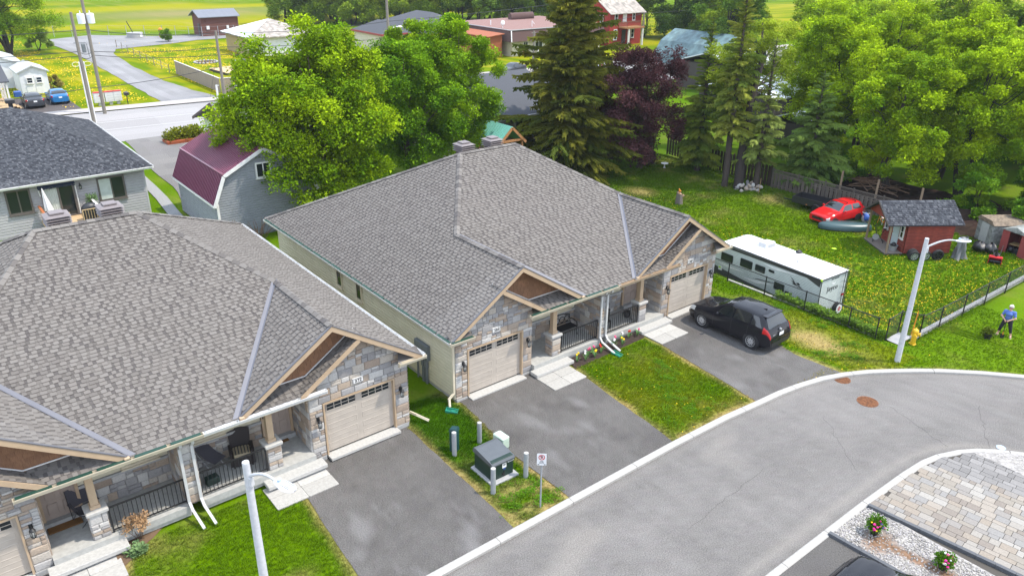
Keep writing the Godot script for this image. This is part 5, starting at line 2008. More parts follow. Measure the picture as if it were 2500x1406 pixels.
# ---------------------------------------------------------------- the lower back yard
func build_trailer() -> void:
	var o := thing("camper_trailer", "long silver camper trailer with white roof parked behind the black fence", "camper", V(21.20, -1.25, 0.05), -0.057)
	var hw := 1.10
	var side := PackedVector2Array([V2(-3.32, 0.42), V2(3.36, 0.42), V2(3.36, 2.62), V2(3.30, 2.66), V2(-2.75, 2.66), V2(-3.10, 2.58), V2(-3.38, 2.30), V2(-3.48, 1.5), V2(-3.44, 0.9)])
	var b := mb()
	b.t = Transform3D(Basis(V(0, 0, 1), Vector3.UP, V(-1, 0, 0)), Vector3.ZERO)
	b.prism(side, -hw, hw)
	var body := obj("body", b, M.trailer_silver, o)
	b = mb()   # ribbed aluminium skin
	for s in [-1.0, 1.0]:
		for i in 27:
			var y := 0.46 + i * 0.078
			b.hexa([V(s * hw, y, 3.34), V(s * (hw + 0.004), y, 3.34), V(s * (hw + 0.004), y, -3.36), V(s * hw, y, -3.36)], [V(s * hw, y + 0.06, 3.34), V(s * (hw + 0.013), y + 0.05, 3.34), V(s * (hw + 0.013), y + 0.05, -3.36), V(s * hw, y + 0.06, -3.36)])
	for i in 27:
		var y := 0.46 + i * 0.078
		b.box(V(0, y + 0.03, 3.364), V(2.16, 0.05, 0.012))
	obj("ribbed_siding", b, M.trailer_silver, body)
	b = mb()
	b.t = Transform3D(Basis(), V(-hw - 0.016, 0, 0))
	var flat := func(k: MB, pts: Array, off: float) -> void:
		var q := []
		for p in pts:
			q.append(V(-off, p.y, p.x))
		k.poly(q)
	flat.call(b, [V2(-3.4, 0.44), V2(3.34, 0.44), V2(3.34, 0.78), V2(0.8, 0.90), V2(-1.4, 1.0), V2(-3.44, 1.22)], 0.0)
	obj("dark_skirt_paint", b, M.trailer_dark, body)
	b = mb()
	b.t = Transform3D(Basis(), V(-hw - 0.018, 0, 0))
	flat.call(b, [V2(-3.36, 2.42), V2(3.34, 2.50), V2(3.34, 2.62), V2(-3.2, 2.56)], 0.0)
	flat.call(b, [V2(2.1, 2.62), V2(3.30, 2.24), V2(3.34, 2.62)], 0.001)
	flat.call(b, [V2(2.2, 1.10), V2(3.30, 1.28), V2(3.32, 1.36)], 0.001)
	flat.call(b, [V2(-0.75, 1.30), V2(0.75, 1.50), V2(1.0, 1.56), V2(-0.3, 1.42)], 0.002)
	obj("dark_stripe", b, M.trailer_dark, body)
	b = mb()
	b.t = Transform3D(Basis(), V(-hw - 0.021, 0, 0))
	flat.call(b, [V2(-0.15, 2.36), V2(0.6, 2.26), V2(2.2, 2.44), V2(0.5, 2.40)], 0.0)
	flat.call(b, [V2(-3.42, 1.46), V2(-2.4, 1.34), V2(-1.2, 1.45), V2(-2.6, 1.50)], 0.0)
	flat.call(b, [V2(-1.52, 1.14), V2(-0.4, 1.12), V2(0.75, 1.42), V2(-0.2, 1.30)], 0.0)
	obj("white_swoosh", b, M.white_paint, body)
	# bird emblem and lettering
	b = mb()
	b.t = Transform3D(Basis(), V(-hw - 0.022, 0, 0))
	for p in [[V2(1.55, 2.28), V2(1.85, 1.98), V2(2.02, 1.92), V2(1.80, 2.10)], [V2(1.62, 2.06), V2(1.95, 1.98), V2(2.2, 1.86), V2(1.9, 1.90)], [V2(1.70, 1.90), V2(2.05, 1.84), V2(2.45, 1.80), V2(2.1, 1.93), V2(1.95, 1.98)], [V2(1.95, 1.99), V2(2.10, 2.06), V2(2.22, 1.97), V2(2.08, 1.92)]]:
		flat.call(b, p, 0.0)
	obj("bird_emblem", b, M.black_paint, body)
	b = mb()
	b.t = Transform3D(Basis(), V(-hw - 0.024, 0, 0))
	for p in [[V2(1.78, 2.05), V2(2.0, 1.95), V2(2.12, 1.93), V2(1.92, 2.0)], [V2(1.9, 1.90), V2(2.15, 1.87), V2(2.1, 1.90)]]:
		flat.call(b, p, 0.0)
	obj("bird_emblem", b, M.white_paint, body)
	var rear := Transform3D(Basis(), V(-0.08, 1.98, 3.374))
	text(body, "Jayco", 0.34, rear, M.black_paint, true, "lettering", true)
	b = mb()
	b.t = Transform3D(Basis(), V(-0.05, 2.24, 3.374))
	for p in [[V(-0.2, 0.09, 0), V(-0.05, -0.02, 0), V(0.12, 0.0, 0), V(0.0, 0.05, 0)], [V(-0.16, 0.0, 0), V(0.0, -0.07, 0), V(0.2, -0.05, 0), V(0.05, 0.0, 0)], [V(0.08, 0.0, 0), V(0.2, 0.02, 0), V(0.12, 0.07, 0)]]:
		b.poly(p)
	obj("bird_emblem", b, M.white_paint, body)
	text(body, "JAY FLIGHT", 0.12, Transform3D(Basis(), V(0.05, 2.50, 3.374)), M.black_paint)
	# windows on the side
	for w in [[-2.54, 1.90, 0.82, 0.46], [-1.22, 1.97, 0.80, 0.46], [-0.30, 2.00, 0.64, 0.36], [0.42, 2.11, 0.36, 0.13], [1.01, 1.44, 0.64, 0.40], [1.58, 1.26, 0.34, 0.22]]:
		b = mb()
		b.t = facing(V(-hw - 0.012, w[1], w[0]), Vector3.LEFT)
		var r := 0.05
		var oct := PackedVector2Array()
		for c in [V2(1, 1), V2(-1, 1), V2(-1, -1), V2(1, -1)]:
			var cc := V2(c.x * (w[2] * 0.5 - r), c.y * (w[3] * 0.5 - r))
			var a0 := atan2(c.y, c.x) - PI * 0.25
			for i in 4:
				oct.append(cc + V2(cos(a0 + i * PI / 6.0), sin(a0 + i * PI / 6.0)) * r)
		b.prism(oct, 0.0, 0.025)
		var wd := obj("window", b, M.black_plastic, body)
		b = mb()
		b.t = facing(V(-hw - 0.040, w[1], w[0]), Vector3.LEFT)
		b.box(Vector3.ZERO, V(w[2] - 0.09, w[3] - 0.09, 0.006))
		obj("pane", b, M.dark_glass, wd)
	b = mb()
	b.t = facing(V(-hw - 0.014, 1.15, -2.92), Vector3.LEFT)
	b.box(V(0, 0, 0.01), V(0.26, 0.24, 0.012))
	obj("sticker", b, M.white_paint, body)
	b = mb()
	b.t = facing(V(-hw - 0.022, 1.20, -2.95), Vector3.LEFT)
	b.box(V(0, 0, 0.012), V(0.14, 0.10, 0.012))
	obj("sticker", b, M.lime, body)
	# roof membrane and what stands on it
	b = mb()
	b.t = Transform3D(Basis(V(0, 0, 1), Vector3.UP, V(-1, 0, 0)), Vector3.ZERO)
	b.prism(PackedVector2Array([V2(3.38, 2.63), V2(3.38, 2.70), V2(-2.76, 2.70), V2(-3.12, 2.62), V2(-3.42, 2.32), V2(-3.36, 2.31), V2(-3.06, 2.58), V2(-2.74, 2.65)]), -hw - 0.005, hw + 0.005)
	obj("roof", b, M.roof_white, o)
	b = mb()
	for s in [-1.0, 1.0]:
		b.bar(V(s * (hw + 0.03), 2.645, -2.75), V(s * (hw + 0.03), 2.645, 3.40), 0.05, 0.06)
	b.bar(V(-hw - 0.03, 2.645, 3.405), V(hw + 0.03, 2.645, 3.405), 0.03, 0.06)
	for s in [-1.0, 1.0]:
		b.bar(V(s * (hw + 0.008), 0.44, 3.375), V(s * (hw + 0.008), 2.64, 3.375), 0.03, 0.03)
	obj("edge_trim", b, M.trailer_dark, o)
	b = mb()
	b.hexa([V(-0.02, 2.70, -0.85), V(0.80, 2.70, -0.85), V(0.80, 2.70, -1.62), V(-0.02, 2.70, -1.62)], [V(0.06, 2.98, -0.92), V(0.72, 2.98, -0.92), V(0.72, 2.94, -1.45), V(0.06, 2.94, -1.45)])
	var ac := obj("air_conditioner", b, M.white_paint, o)
	b = mb()
	for i in 4:
		b.box(V(0.39, 2.75 + 0.05 * i, -0.845 - 0.012 * i), V(0.6, 0.02, 0.02))
		b.box(V(-0.005 + 0.014 * i, 2.75 + 0.05 * i, -1.2), V(0.02, 0.02, 0.45))
	obj("grille", b, M.zinc, ac)
	for q in [[V(1.0, 2.70, 0.45), V(0.30, 0.14, 0.28), M.black_plastic], [V(-0.72, 2.70, 1.0), V(0.46, 0.10, 0.9), M.white_paint], [V(-0.45, 2.70, 2.25), V(0.42, 0.09, 0.42), M.white_paint], [V(-0.32, 2.70, 2.88), V(0.44, 0.12, 0.34), M.white_paint], [V(-0.2, 2.70, 1.26), V(0.1, 0.12, 0.1), M.zinc]]:
		b = mb()
		b.bbox(q[0] + V(0, q[1].y * 0.5, 0), q[1], minf(0.06, q[1].y * 0.4))
		obj("roof_vent", b, q[2], o)
	b = mb()
	b.cyl(V(0.95, 2.7, 2.7), V(0.95, 3.05, 2.75), 0.012, 0.008, 5)
	obj("antenna", b, M.black_metal, o)
	# ladder, spare wheel, lights
	b = mb()
	for x in [0.72, 1.04]:
		b.tube([V(x, 0.75, 3.48), V(x, 2.80, 3.48), V(x, 2.82, 3.30)], 0.016)
	for i in 6:
		b.cyl(V(0.72, 0.85 + 0.33 * i, 3.48), V(1.04, 0.85 + 0.33 * i, 3.48), 0.012, 0.012, 6)
	obj("ladder", b, M.black_metal, o)
	b = mb()
	b.cyl(V(0.50, 0.76, 3.40), V(0.50, 0.76, 3.60), 0.31, 0.31, 20)
	var sp := obj("spare_wheel", b, M.black_rubber, o)
	b = mb()
	b.cyl(V(0.50, 0.76, 3.595), V(0.50, 0.76, 3.615), 0.26, 0.25, 20)
	obj("wheel_cover", b, M.white_paint, sp)
	b = mb()
	for i in 5:
		var a := TAU * i / 5.0 + 0.3
		b.box(V(0.50 + cos(a) * 0.08, 0.76 + sin(a) * 0.08, 3.618), V(0.09, 0.07, 0.006))
	obj("wheel_emblem", b, M.red_paint, sp)
	for q in [[V(-0.98, 1.20, 3.39), V(0.16, 0.16, 0.04), M.red_lens], [V(0.92, 1.38, 3.39), V(0.2, 0.1, 0.04), M.red_lens], [V(-0.95, 0.98, 3.39), V(0.2, 0.26, 0.03), M.white_paint], [V(-hw - 0.02, 2.64, 3.36), V(0.08, 0.1, 0.1), M.lime], [V(hw + 0.02, 2.64, 3.36), V(0.08, 0.1, 0.1), M.lime]]:
		b = mb()
		b.bbox(q[0], q[1], 0.01)
		obj("tail_lamp", b, q[2], o)
	for z in [0.5, 1.25]:
		for s in [-1.0, 1.0]:
			wheel(o, V(s * 0.98, 0.34, z), s, 0.34, 0.2, M.rim_silver, 6)
	b = mb()
	b.bar(V(-0.7, 0.40, -3.4), V(0, 0.40, -4.4), 0.08, 0.1)
	b.bar(V(0.7, 0.40, -3.4), V(0, 0.40, -4.4), 0.08, 0.1)
	b.cyl(V(0, -0.02, -4.2), V(0, 0.7, -4.2), 0.04, 0.04, 8)
	obj("hitch", b, M.black_metal, o)
	b = mb()
	b.bbox(V(0, 0.62, -3.8), V(0.6, 0.40, 0.34), 0.12)
	obj("gas_cover", b, M.white_paint, o)

func wheel(parent: Node3D, c: Vector3, s: float, r: float, w: float, rim: Material, spokes: int) -> void:   # axle along x, outer face towards s
	var b := mb()
	b.t = Transform3D(Basis(Vector3.BACK, -PI * 0.5 * s), c)
	var h := w * 0.5
	b.lathe([V2(0.0, -h), V2(r * 0.86, -h), V2(r * 0.97, -h * 0.7), V2(r, -h * 0.2), V2(r, h * 0.2), V2(r * 0.97, h * 0.7), V2(r * 0.86, h), V2(r * 0.68, h * 0.95), V2(r * 0.66, h * 0.3), V2(0.0, h * 0.3)], Vector3.ZERO, 22)
	var t := obj("tyre", b, M.black_rubber, parent)
	b = mb()
	b.t = Transform3D(Basis(Vector3.BACK, -PI * 0.5 * s), c)
	b.lathe([V2(r * 0.60, h * 0.55), V2(r * 0.64, h * 0.95), V2(r * 0.68, h * 0.98), V2(r * 0.68, h * 0.6)], Vector3.ZERO, 22)
	for i in spokes:
		var a := TAU * i / spokes
		var d := V(cos(a), 0, sin(a))
		b.bar(d * r * 0.06 + Vector3.UP * h * 0.78, d * r * 0.64 + Vector3.UP * h * 0.72, r * 0.15, h * 0.3, Vector3.UP)
	b.cyl(V(0, h * 0.4, 0), V(0, h * 0.86, 0), r * 0.16, r * 0.13, 10)
	obj("rim", b, rim, t)

func build_yard() -> void:
	build_trailer()
	# red shed
	var o := thing("garden_shed", "red board shed with grey roof and a small porch in the lower yard", "shed", V(33.27, -1.22, -0.63), 0.95)
	var b := mb()
	b.prism(PackedVector2Array([V2(-1.38, 0.15), V2(1.38, 0.15), V2(1.38, 2.22), V2(0, 3.10), V2(-1.38, 2.22)]), 1.15, 4.12)
	var wl := obj("wall", b, M.shed_red, o)
	b = mb()
	siding(b, facing(V(-1.385, 0, 1.15), Vector3.LEFT), 2.97, 0.15, 2.22, 0.10)
	siding(b, facing(V(1.385, 0, 4.12), Vector3.RIGHT), 2.97, 0.15, 2.22, 0.10)
	siding(b, facing(V(1.38, 0, 1.145), Vector3.FORWARD), 2.76, 0.15, 2.22, 0.12)
	obj("board_siding", b, M.shed_red_worn, wl)
	b = mb()   # gable boards over the porch
	b.prism(PackedVector2Array([V2(-1.38, 2.16), V2(1.38, 2.16), V2(1.38, 2.22), V2(0, 3.08), V2(-1.38, 2.22)]), 0.0, 0.05)
	obj("gable", b, M.shed_red, o)
	b = mb()
	var list := []
	var sl := V(1.62, 1.05, 0).normalized()
	var wsh := Transform3D(Basis(Vector3.UP, 0.95), o.position)
	shingle_face(b, list, wsh, [V(-1.66, 2.08, 4.55), V(-1.66, 2.08, -0.30), V(0, 3.18, -0.30), V(0, 3.18, 4.55)], V(-1.66, 2.08, 0), Vector3.BACK, V(1.66, 1.10, 0).normalized(), 0.15)
	shingle_face(b, list, wsh, [V(1.66, 2.08, -0.30), V(1.66, 2.08, 4.55), V(0, 3.18, 4.55), V(0, 3.18, -0.30)], V(1.66, 2.08, 0), Vector3.BACK, V(-1.66, 1.10, 0).normalized(), 0.15)
	b.quad(V(-1.66, 2.02, -0.30), V(-1.66, 2.02, 4.55), V(0, 3.12, 4.55), V(0, 3.12, -0.30))
	b.quad(V(0, 3.12, -0.30), V(0, 3.12, 4.55), V(1.66, 2.02, 4.55), V(1.66, 2.02, -0.30))
	var rf := obj("roof", b, M.slate_base, o)
	lay_shingles(list, rf, M.slates, M.slate_cols, 0)
	b = mb()
	for s in [-1.0, 1.0]:
		b.hexa_board(func(x, y, z): return V(s * x, y, z), [1.68, 2.08, 0.0, 3.19], 0.12, -0.345, -0.305)
	obj("fascia", b, M.weathered_dark, rf)
	b = mb()
	b.box(V(0, 0.06, 0.55), V(2.8, 0.12, 1.16))
	var fl := obj("porch_floor", b, M.weathered_dark, o)
	for i in 8:
		b = mb()
		b.bbox(V(0, 0.14, 0.04 + 0.144 * i), V(2.84, 0.03, 0.132), 0.006)
		obj("plank", b, M.weathered, fl)
	for s in [-1.0, 1.0]:
		b = mb()
		b.box(V(s * 1.32, 1.12, 0.08), V(0.10, 2.10, 0.10))
		obj("porch_post", b, M.weathered_tan, o)
	b = mb()
	b.box(V(-0.22, 1.12, 1.11), V(0.72, 1.92, 0.05))
	var dr := obj("door", b, M.pale_blue_door, o)
	b = mb()
	b.ball(V(0.08, 1.05, 1.07), V(0.035, 0.035, 0.035), 8, 5)
	obj("door_knob", b, M.brass, dr)
	window(o, facing(V(-0.95, 1.40, 1.13), Vector3.FORWARD), 0.42, 0.86, 1, 2, M.white_trim, M.dark_glass, 0.07)
	window(o, facing(V(0.90, 1.40, 1.13), Vector3.FORWARD), 0.42, 0.86, 1, 2, M.white_trim, M.dark_glass, 0.07)
	var base := o.transform
	# what stands on the porch
	o = thing("wash_tub", "grey galvanised tub with a dark bag beside the pale shed door", "tub", base * V(-0.85, 0.16, 0.75), 0.3)
	b = mb()
	b.lathe([V2(0.20, 0.0), V2(0.27, 0.34), V2(0.29, 0.34), V2(0.25, 0.33), V2(0.18, 0.05), V2(0.0, 0.05)], Vector3.ZERO, 16)
	obj("tub", b, M.zinc, o)
	b = mb()
	b.ball(V(0.04, 0.36, 0), V(0.18, 0.16, 0.15), 8, 6)
	obj("bag", b, M.black_plastic, o)
	o = thing("exercise_bike", "black exercise bike with white flywheel on the shed porch", "exercise bike", base * V(0.72, 0.16, 0.55), 0.5)
	b = mb()
	b.bar(V(-0.25, 0.03, 0.3), V(0.25, 0.03, 0.3), 0.05, 0.05)
	b.bar(V(-0.25, 0.03, -0.3), V(0.25, 0.03, -0.3), 0.05, 0.05)
	b.tube([V(0, 0.03, 0.3), V(0, 0.45, 0.0), V(0, 0.03, -0.3)], 0.025)
	b.tube([V(0, 0.35, 0.1), V(0, 0.85, 0.28)], 0.02)
	b.tube([V(0, 0.35, -0.1), V(0, 1.05, -0.3), V(-0.2, 1.12, -0.25)], 0.02)
	b.tube([V(0, 1.05, -0.3), V(0.2, 1.12, -0.25)], 0.02)
	obj("frame", b, M.black_metal, o)
	b = mb()
	b.cyl(V(-0.04, 0.28, -0.15), V(0.04, 0.28, -0.15), 0.2, 0.2, 14)
	obj("flywheel", b, M.zinc, o)
	b = mb()
	b.ball(V(0, 0.88, 0.3), V(0.11, 0.04, 0.14), 8, 5)
	obj("saddle", b, M.black_plastic, o)
	# wheels leaning on the red wall
	for q in [[33.02, 1.98, 0.34, M.rim_silver, 8, "leaning wheel with silver rim nearest the shed porch, the front one of two"], [33.38, 1.72, 0.33, M.rim_silver, 8, "leaning wheel hidden half behind the nearest silver wheel"], [33.62, 2.40, 0.34, M.rim_silver, 8, "leaning silver-rimmed wheel in the middle, behind the lamp post"], [34.26, 2.86, 0.37, M.rim_dark, 5, "big black-rimmed wheel leaning at the right end of the red wall"]]:
		o = thing("loose_wheel", q[5], "wheel", V(q[0], -1.22, q[1]), 0.95 + PI, "loose wheels leaning against the red shed")
		o.rotation.z = -0.12
		wheel(o, V(0.0, q[2], 0), 1.0, q[2], 0.22, q[3], q[4])
	# grey tarpaulin over something tall
	o = thing("tarpaulin", "crumpled grey tarpaulin standing at the right end of the red shed", "tarpaulin", V(35.75, -1.22, 3.55))
	b = mb()
	b.grid(func(u, w):
		var a: float = u * TAU
		var r: float = lerpf(0.50, 0.27, pow(w, 0.35)) * (1.0 + 0.22 * sin(a * 4.0 + w * 4.0) + 0.14 * sin(a * 9.0 - w * 6.0))
		return V(cos(a) * r * 1.15, w * 1.35 - 0.05 * w * sin(a * 3.0), -sin(a) * r * 0.8), 0, 1, 34, 0, 1, 12)
	b.ball(V(0, 1.30, 0), V(0.24, 0.12, 0.17), 10, 5)
	obj("sheet", b, M.tarp, o)
	for q in [[37.85, 3.85, 0.42, "upright black garbage bag beside the pale metal shed"], [38.12, 4.40, 0.40, "black garbage bag lying towards the open red shed"]]:
		o = thing("garbage_bag", q[3], "garbage bag", V(q[0], -1.22, q[1]), R(0, 3), "black garbage bags between the sheds")
		b = mb()
		var ph := R(0, 6)
		b.grid(func(u, w):
			var a: float = u * TAU
			var r: float = q[2] * sin(PI * (0.06 + 0.94 * w)) * (1.0 + 0.13 * sin(a * 4.0 + ph + w * 4.0) + 0.08 * sin(a * 7.0 + ph))
			return V(cos(a) * r, 0.72 * (1.0 - w) * (1.0 + 0.1 * sin(a * 3.0)), -sin(a) * r), 0, 1, 20, 1, 0, 10)
		obj("bag", b, M.black_plastic, o)
	# pale metal shed
	o = thing("metal_shed", "pale weathered metal shed with brown stained roof behind the red shed", "shed", V(39.98, -1.22, 3.2), 0.95)
	b = mb()
	b.box(V(0, 0.72, 0.9), V(1.6, 1.42, 1.9))
	var ms := obj("wall", b, M.metal_stained, o)
	b = mb()
	for i in 9:
		b.box(V(-0.81, 0.72, 0.1 + 0.2 * i), V(0.02, 1.40, 0.03))
		if i < 8:
			b.box(V(-0.7 + 0.2 * i, 0.72, -0.06), V(0.03, 1.40, 0.02))
	obj("wall_rib", b, M.metal_stained, ms)
	b = mb()
	b.box(V(-0.05, 0.70, -0.075), V(0.74, 1.3, 0.03))
	obj("door", b, M.metal_pale, ms)
	b = mb()
	b.prism(PackedVector2Array([V2(-0.9, 1.42), V2(0.9, 1.42), V2(0.62, 1.68), V2(-0.62, 1.68)]), -0.12, 1.95)
	obj("roof", b, M.roof_stained, o)
	o = thing("red_metal_shed", "red metal shed with open front and clutter inside at the right edge", "shed", V(38.9, -1.22, 5.35), 1.30)
	b = mb()
	b.box(V(-0.62, 0.75, 0.02), V(0.46, 1.5, 0.05))
	b.box(V(0.62, 0.75, 0.02), V(0.46, 1.5, 0.05))
	b.box(V(-0.85, 0.75, 0.85), V(0.04, 1.5, 1.7))
	b.box(V(0.85, 0.75, 0.85), V(0.04, 1.5, 1.7))
	b.box(V(0, 0.75, 1.7), V(1.7, 1.5, 0.04))
	obj("wall", b, M.faded_red, o)
	b = mb()
	b.prism(PackedVector2Array([V2(-0.95, 1.5), V2(0.95, 1.5), V2(0.0, 1.86)]), -0.1, 1.8)
	obj("roof", b, M.metal_stained, o)
	b = mb()
	b.box(V(0.1, 0.62, 0.55), V(0.7, 0.04, 0.6), 0.2)
	obj("shelf_board", b, M.plywood, o)
	b = mb()
	b.bbox(V(-0.1, 0.2, 0.6), V(0.7, 0.38, 0.5), 0.08)
	b.ball(V(0.3, 0.25, 0.35), V(0.2, 0.22, 0.2), 8, 6)
	obj("clutter", b, M.black_plastic, o)
	# snow blower
	o = thing("snow_blower", "red snow blower scoop lying before the open red shed", "snow blower", V(36.5, -1.22, 5.35), 1.9)
	b = mb()
	for s in [-1.0, 1.0]:
		b.box(V(s * 0.34, 0.24, 0), V(0.03, 0.48, 0.4))
	b.box(V(0, 0.24, 0.19), V(0.7, 0.48, 0.03))
	b.box(V(0, 0.47, 0.02), V(0.7, 0.03, 0.38))
	obj("scoop", b, M.red_paint, o)
	b = mb()
	b.cyl(V(-0.33, 0.2, -0.02), V(0.33, 0.2, -0.02), 0.10, 0.10, 8)
	b.cyl(V(0, 0.46, 0.1), V(0.05, 0.95, 0.12), 0.08, 0.06, 8)
	b.bbox(V(0, 0.35, 0.5), V(0.4, 0.4, 0.5), 0.05)
	b.tube([V(-0.2, 0.5, 0.7), V(-0.24, 0.9, 1.2)], 0.018)
	b.tube([V(0.2, 0.5, 0.7), V(0.24, 0.9, 1.2)], 0.018)
	obj("engine", b, M.black_metal, o)
	for s in [-1.0, 1.0]:
		wheel(o, V(s * 0.3, 0.18, 0.6), s, 0.18, 0.12, M.rim_dark, 4)
	# canoe upside down
	o = thing("canoe", "dark green canoe lying upside down before the red hatchback", "canoe", V(34.85, -1.22, -3.62), atan2(-0.72, 0.70))
	b = mb()
	b.grid(func(u, w):
		var x: float = lerpf(-1.75, 1.75, u)
		var k := sqrt(maxf(0.0, 1.0 - pow(absf(x) / 1.76, 2.2)))
		var a: float = lerpf(0.0, PI, w)
		var keel := 0.58 + 0.06 * pow(absf(x) / 1.75, 3.0)
		return V(x, 0.10 + (keel - 0.10) * pow(maxf(sin(a), 0.0), 0.7) * (0.25 + 0.75 * sqrt(k)), cos(a) * 0.60 * k), 0, 1, 26, 0, 1, 14)
	var hull := obj("hull", b, M.canoe_green, o)
	b = mb()
	for i in 26:
		var f := func(u: float, s: float) -> Vector3:
			var x: float = lerpf(-1.75, 1.75, u)
			return V(x, 0.11, s * 0.61 * sqrt(maxf(0.0, 1.0 - pow(absf(x) / 1.76, 2.2))))
		for s in [-1.0, 1.0]:
			b.bar(f.call(i / 26.0, s), f.call((i + 1) / 26.0, s), 0.035, 0.04)
	obj("gunwale", b, M.black_plastic, hull)
	b = mb()
	b.bar(V(-1.6, 0.66, 0), V(1.6, 0.66, 0), 0.025, 0.02)
	obj("keel", b, M.canoe_green, hull)
	# utility trailer
	o = thing("utility_trailer", "low black utility trailer standing against the wooden fence", "trailer", V(37.05, -1.22, -7.3), 0.10)
	b = mb()
	b.box(V(0, 0.45, 0), V(1.40, 0.05, 2.9))
	for s in [-1.0, 1.0]:
		b.box(V(s * 0.69, 0.68, 0), V(0.04, 0.44, 2.9))
		b.box(V(0, 0.68, s * 1.44), V(1.4, 0.44, 0.04))
		b.bar(V(s * 0.69, 0.90, -1.45), V(s * 0.69, 0.90, 1.45), 0.06, 0.04)
	obj("box", b, M.black_plastic, o)
	b = mb()
	b.bar(V(0, 0.38, -1.4), V(0, 0.34, -2.4), 0.08, 0.08)
	obj("drawbar", b, M.black_metal, o)
	for s in [-1.0, 1.0]:
		wheel(o, V(s * 0.82, 0.31, 0.45), s, 0.31, 0.18, M.rim_dark, 5)
		b = mb()
		for i in 6:
			var a0 := PI * (0.1 + 0.8 * i / 6.0)
			var a1 := PI * (0.1 + 0.8 * (i + 1) / 6.0)
			b.quad(V(s * 0.71, 0.31 + 0.38 * sin(a0), 0.45 + 0.38 * cos(a0)), V(s * 0.94, 0.31 + 0.38 * sin(a0), 0.45 + 0.38 * cos(a0)), V(s * 0.94, 0.31 + 0.38 * sin(a1), 0.45 + 0.38 * cos(a1)), V(s * 0.71, 0.31 + 0.38 * sin(a1), 0.45 + 0.38 * cos(a1)))
		obj("mudguard", b, M.black_metal, o)
	b = mb()
	b.box(V(-0.72, 0.5, -0.3), V(0.02, 0.05, 0.1))
	obj("marker_lamp", b, M.orange_paint, o)
	# motorcycle behind the canoe
	o = thing("motorcycle", "blue and white motorcycle standing between the red hatchback and the shed", "motorcycle", V(36.9, -1.22, -3.35), 2.2)
	for z in [-0.68, 0.68]:
		wheel(o, V(0, 0.31, z), 1.0, 0.31, 0.12, M.rim_silver, 6)
	b = mb()
	b.ball(V(0, 0.78, -0.2), V(0.16, 0.16, 0.32), 10, 7)
	b.ball(V(0, 0.72, -0.62), V(0.2, 0.26, 0.2), 10, 7)
	obj("fairing", b, M.blue_paint, o)
	b = mb()
	b.bbox(V(0, 0.45, 0.0), V(0.30, 0.36, 0.5), 0.06)
	b.tube([V(0, 0.31, -0.68), V(0, 0.95, -0.48), V(-0.3, 1.02, -0.4)], 0.03)
	b.tube([V(0, 0.95, -0.48), V(0.3, 1.02, -0.4)], 0.02)
	obj("engine", b, M.zinc, o)
	b = mb()
	b.bbox(V(0, 0.80, 0.35), V(0.26, 0.12, 0.6), 0.05)
	obj("saddle", b, M.black_plastic, o)
	o = thing("bicycle", "small bicycle lying among the clutter left of the shed porch", "bicycle", V(37.6, -1.22, -2.35), 1.0)
	b = mb()
	for z in [-0.45, 0.45]:
		for i in 14:
			var a := TAU * i / 14.0
			var c := TAU * (i + 1) / 14.0
			b.cyl(V(0, 0.28 + sin(a) * 0.27, z + cos(a) * 0.27), V(0, 0.28 + sin(c) * 0.27, z + cos(c) * 0.27), 0.018, 0.018, 5, false)
	obj("wheels", b, M.black_rubber, o)
	b = mb()
	b.tube([V(0, 0.28, 0.45), V(0, 0.62, 0.15), V(0, 0.60, -0.32), V(0, 0.28, -0.02), V(0, 0.62, 0.15)], 0.02)
	b.tube([V(0, 0.28, -0.45), V(0, 0.82, -0.34), V(0.2, 0.86, -0.3)], 0.018)
	obj("frame", b, M.orange_paint, o)
	o = thing("deck_chair", "white plastic lounger top showing between the motorcycle and the shed", "chair", V(38.2, -1.22, -2.55), 0.6)
	b = mb()
	b.bbox(V(0, 0.55, 0), V(0.8, 0.05, 0.5), 0.02)
	for k in [V2(-1, -1), V2(1, -1), V2(1, 1), V2(-1, 1)]:
		b.box(V(k.x * 0.36, 0.27, k.y * 0.2), V(0.04, 0.54, 0.04))
	obj("seat", b, M.white_trim, o)
	o = thing("frisbee", "lime green flying disc lying in the yard beyond the camper", "flying disc", V(30.77, -1.14, -1.97))
	b = mb()
	b.lathe([V2(0.15, 0.0), V2(0.155, 0.03), V2(0.12, 0.045), V2(0.0, 0.05)], Vector3.ZERO, 16)
	obj("disc", b, M.lime, o)
	# carved stump and the stone pile
	o = thing("tree_stump", "tall grey tree stump with a small orange bird figure on the lawn", "stump", V(30.1, -1.22, -14.2))
	b = mb()
	b.grid(func(u, w):
		var a: float = u * TAU
		var r = 0.22 * (1.0 + 0.25 * (1.0 - w)) * (1.0 + 0.10 * sin(a * 5.0) + 0.05 * sin(a * 11.0 + w * 4.0))
		return V(cos(a) * r, w * (0.86 + 0.10 * sin(a)), -sin(a) * r), 0, 1, 18, 0, 1, 5)
	obj("trunk", b, M.bark_grey, o)
	b = mb()
	b.cyl(V(0, 0.80, 0), V(0.02, 0.86, 0.02), 0.20, 0.19, 12)
	b.cyl(V(0.12, 0.62, 0.14), V(0.26, 0.72, 0.24), 0.09, 0.085, 10)
	obj("cut_face", b, M.cut_wood, o)
	b = mb()
	b.ball(V(0.0, 1.02, 0), V(0.07, 0.10, 0.11), 8, 6)
	b.ball(V(0.0, 1.15, -0.07), V(0.05, 0.055, 0.055), 8, 5)
	b.cyl(V(0, 1.0, 0.08), V(0, 1.12, 0.18), 0.04, 0.01, 6)
	b.cyl(V(0, 0.85, 0), V(0, 0.95, 0), 0.02, 0.03, 6)
	obj("bird_figure", b, M.orange_paint, o)
	o = thing("stone_pile", "pile of stones and logs by the wooden fence left of the black trailer", "stone pile", V(37.3, -1.2, -13.2))
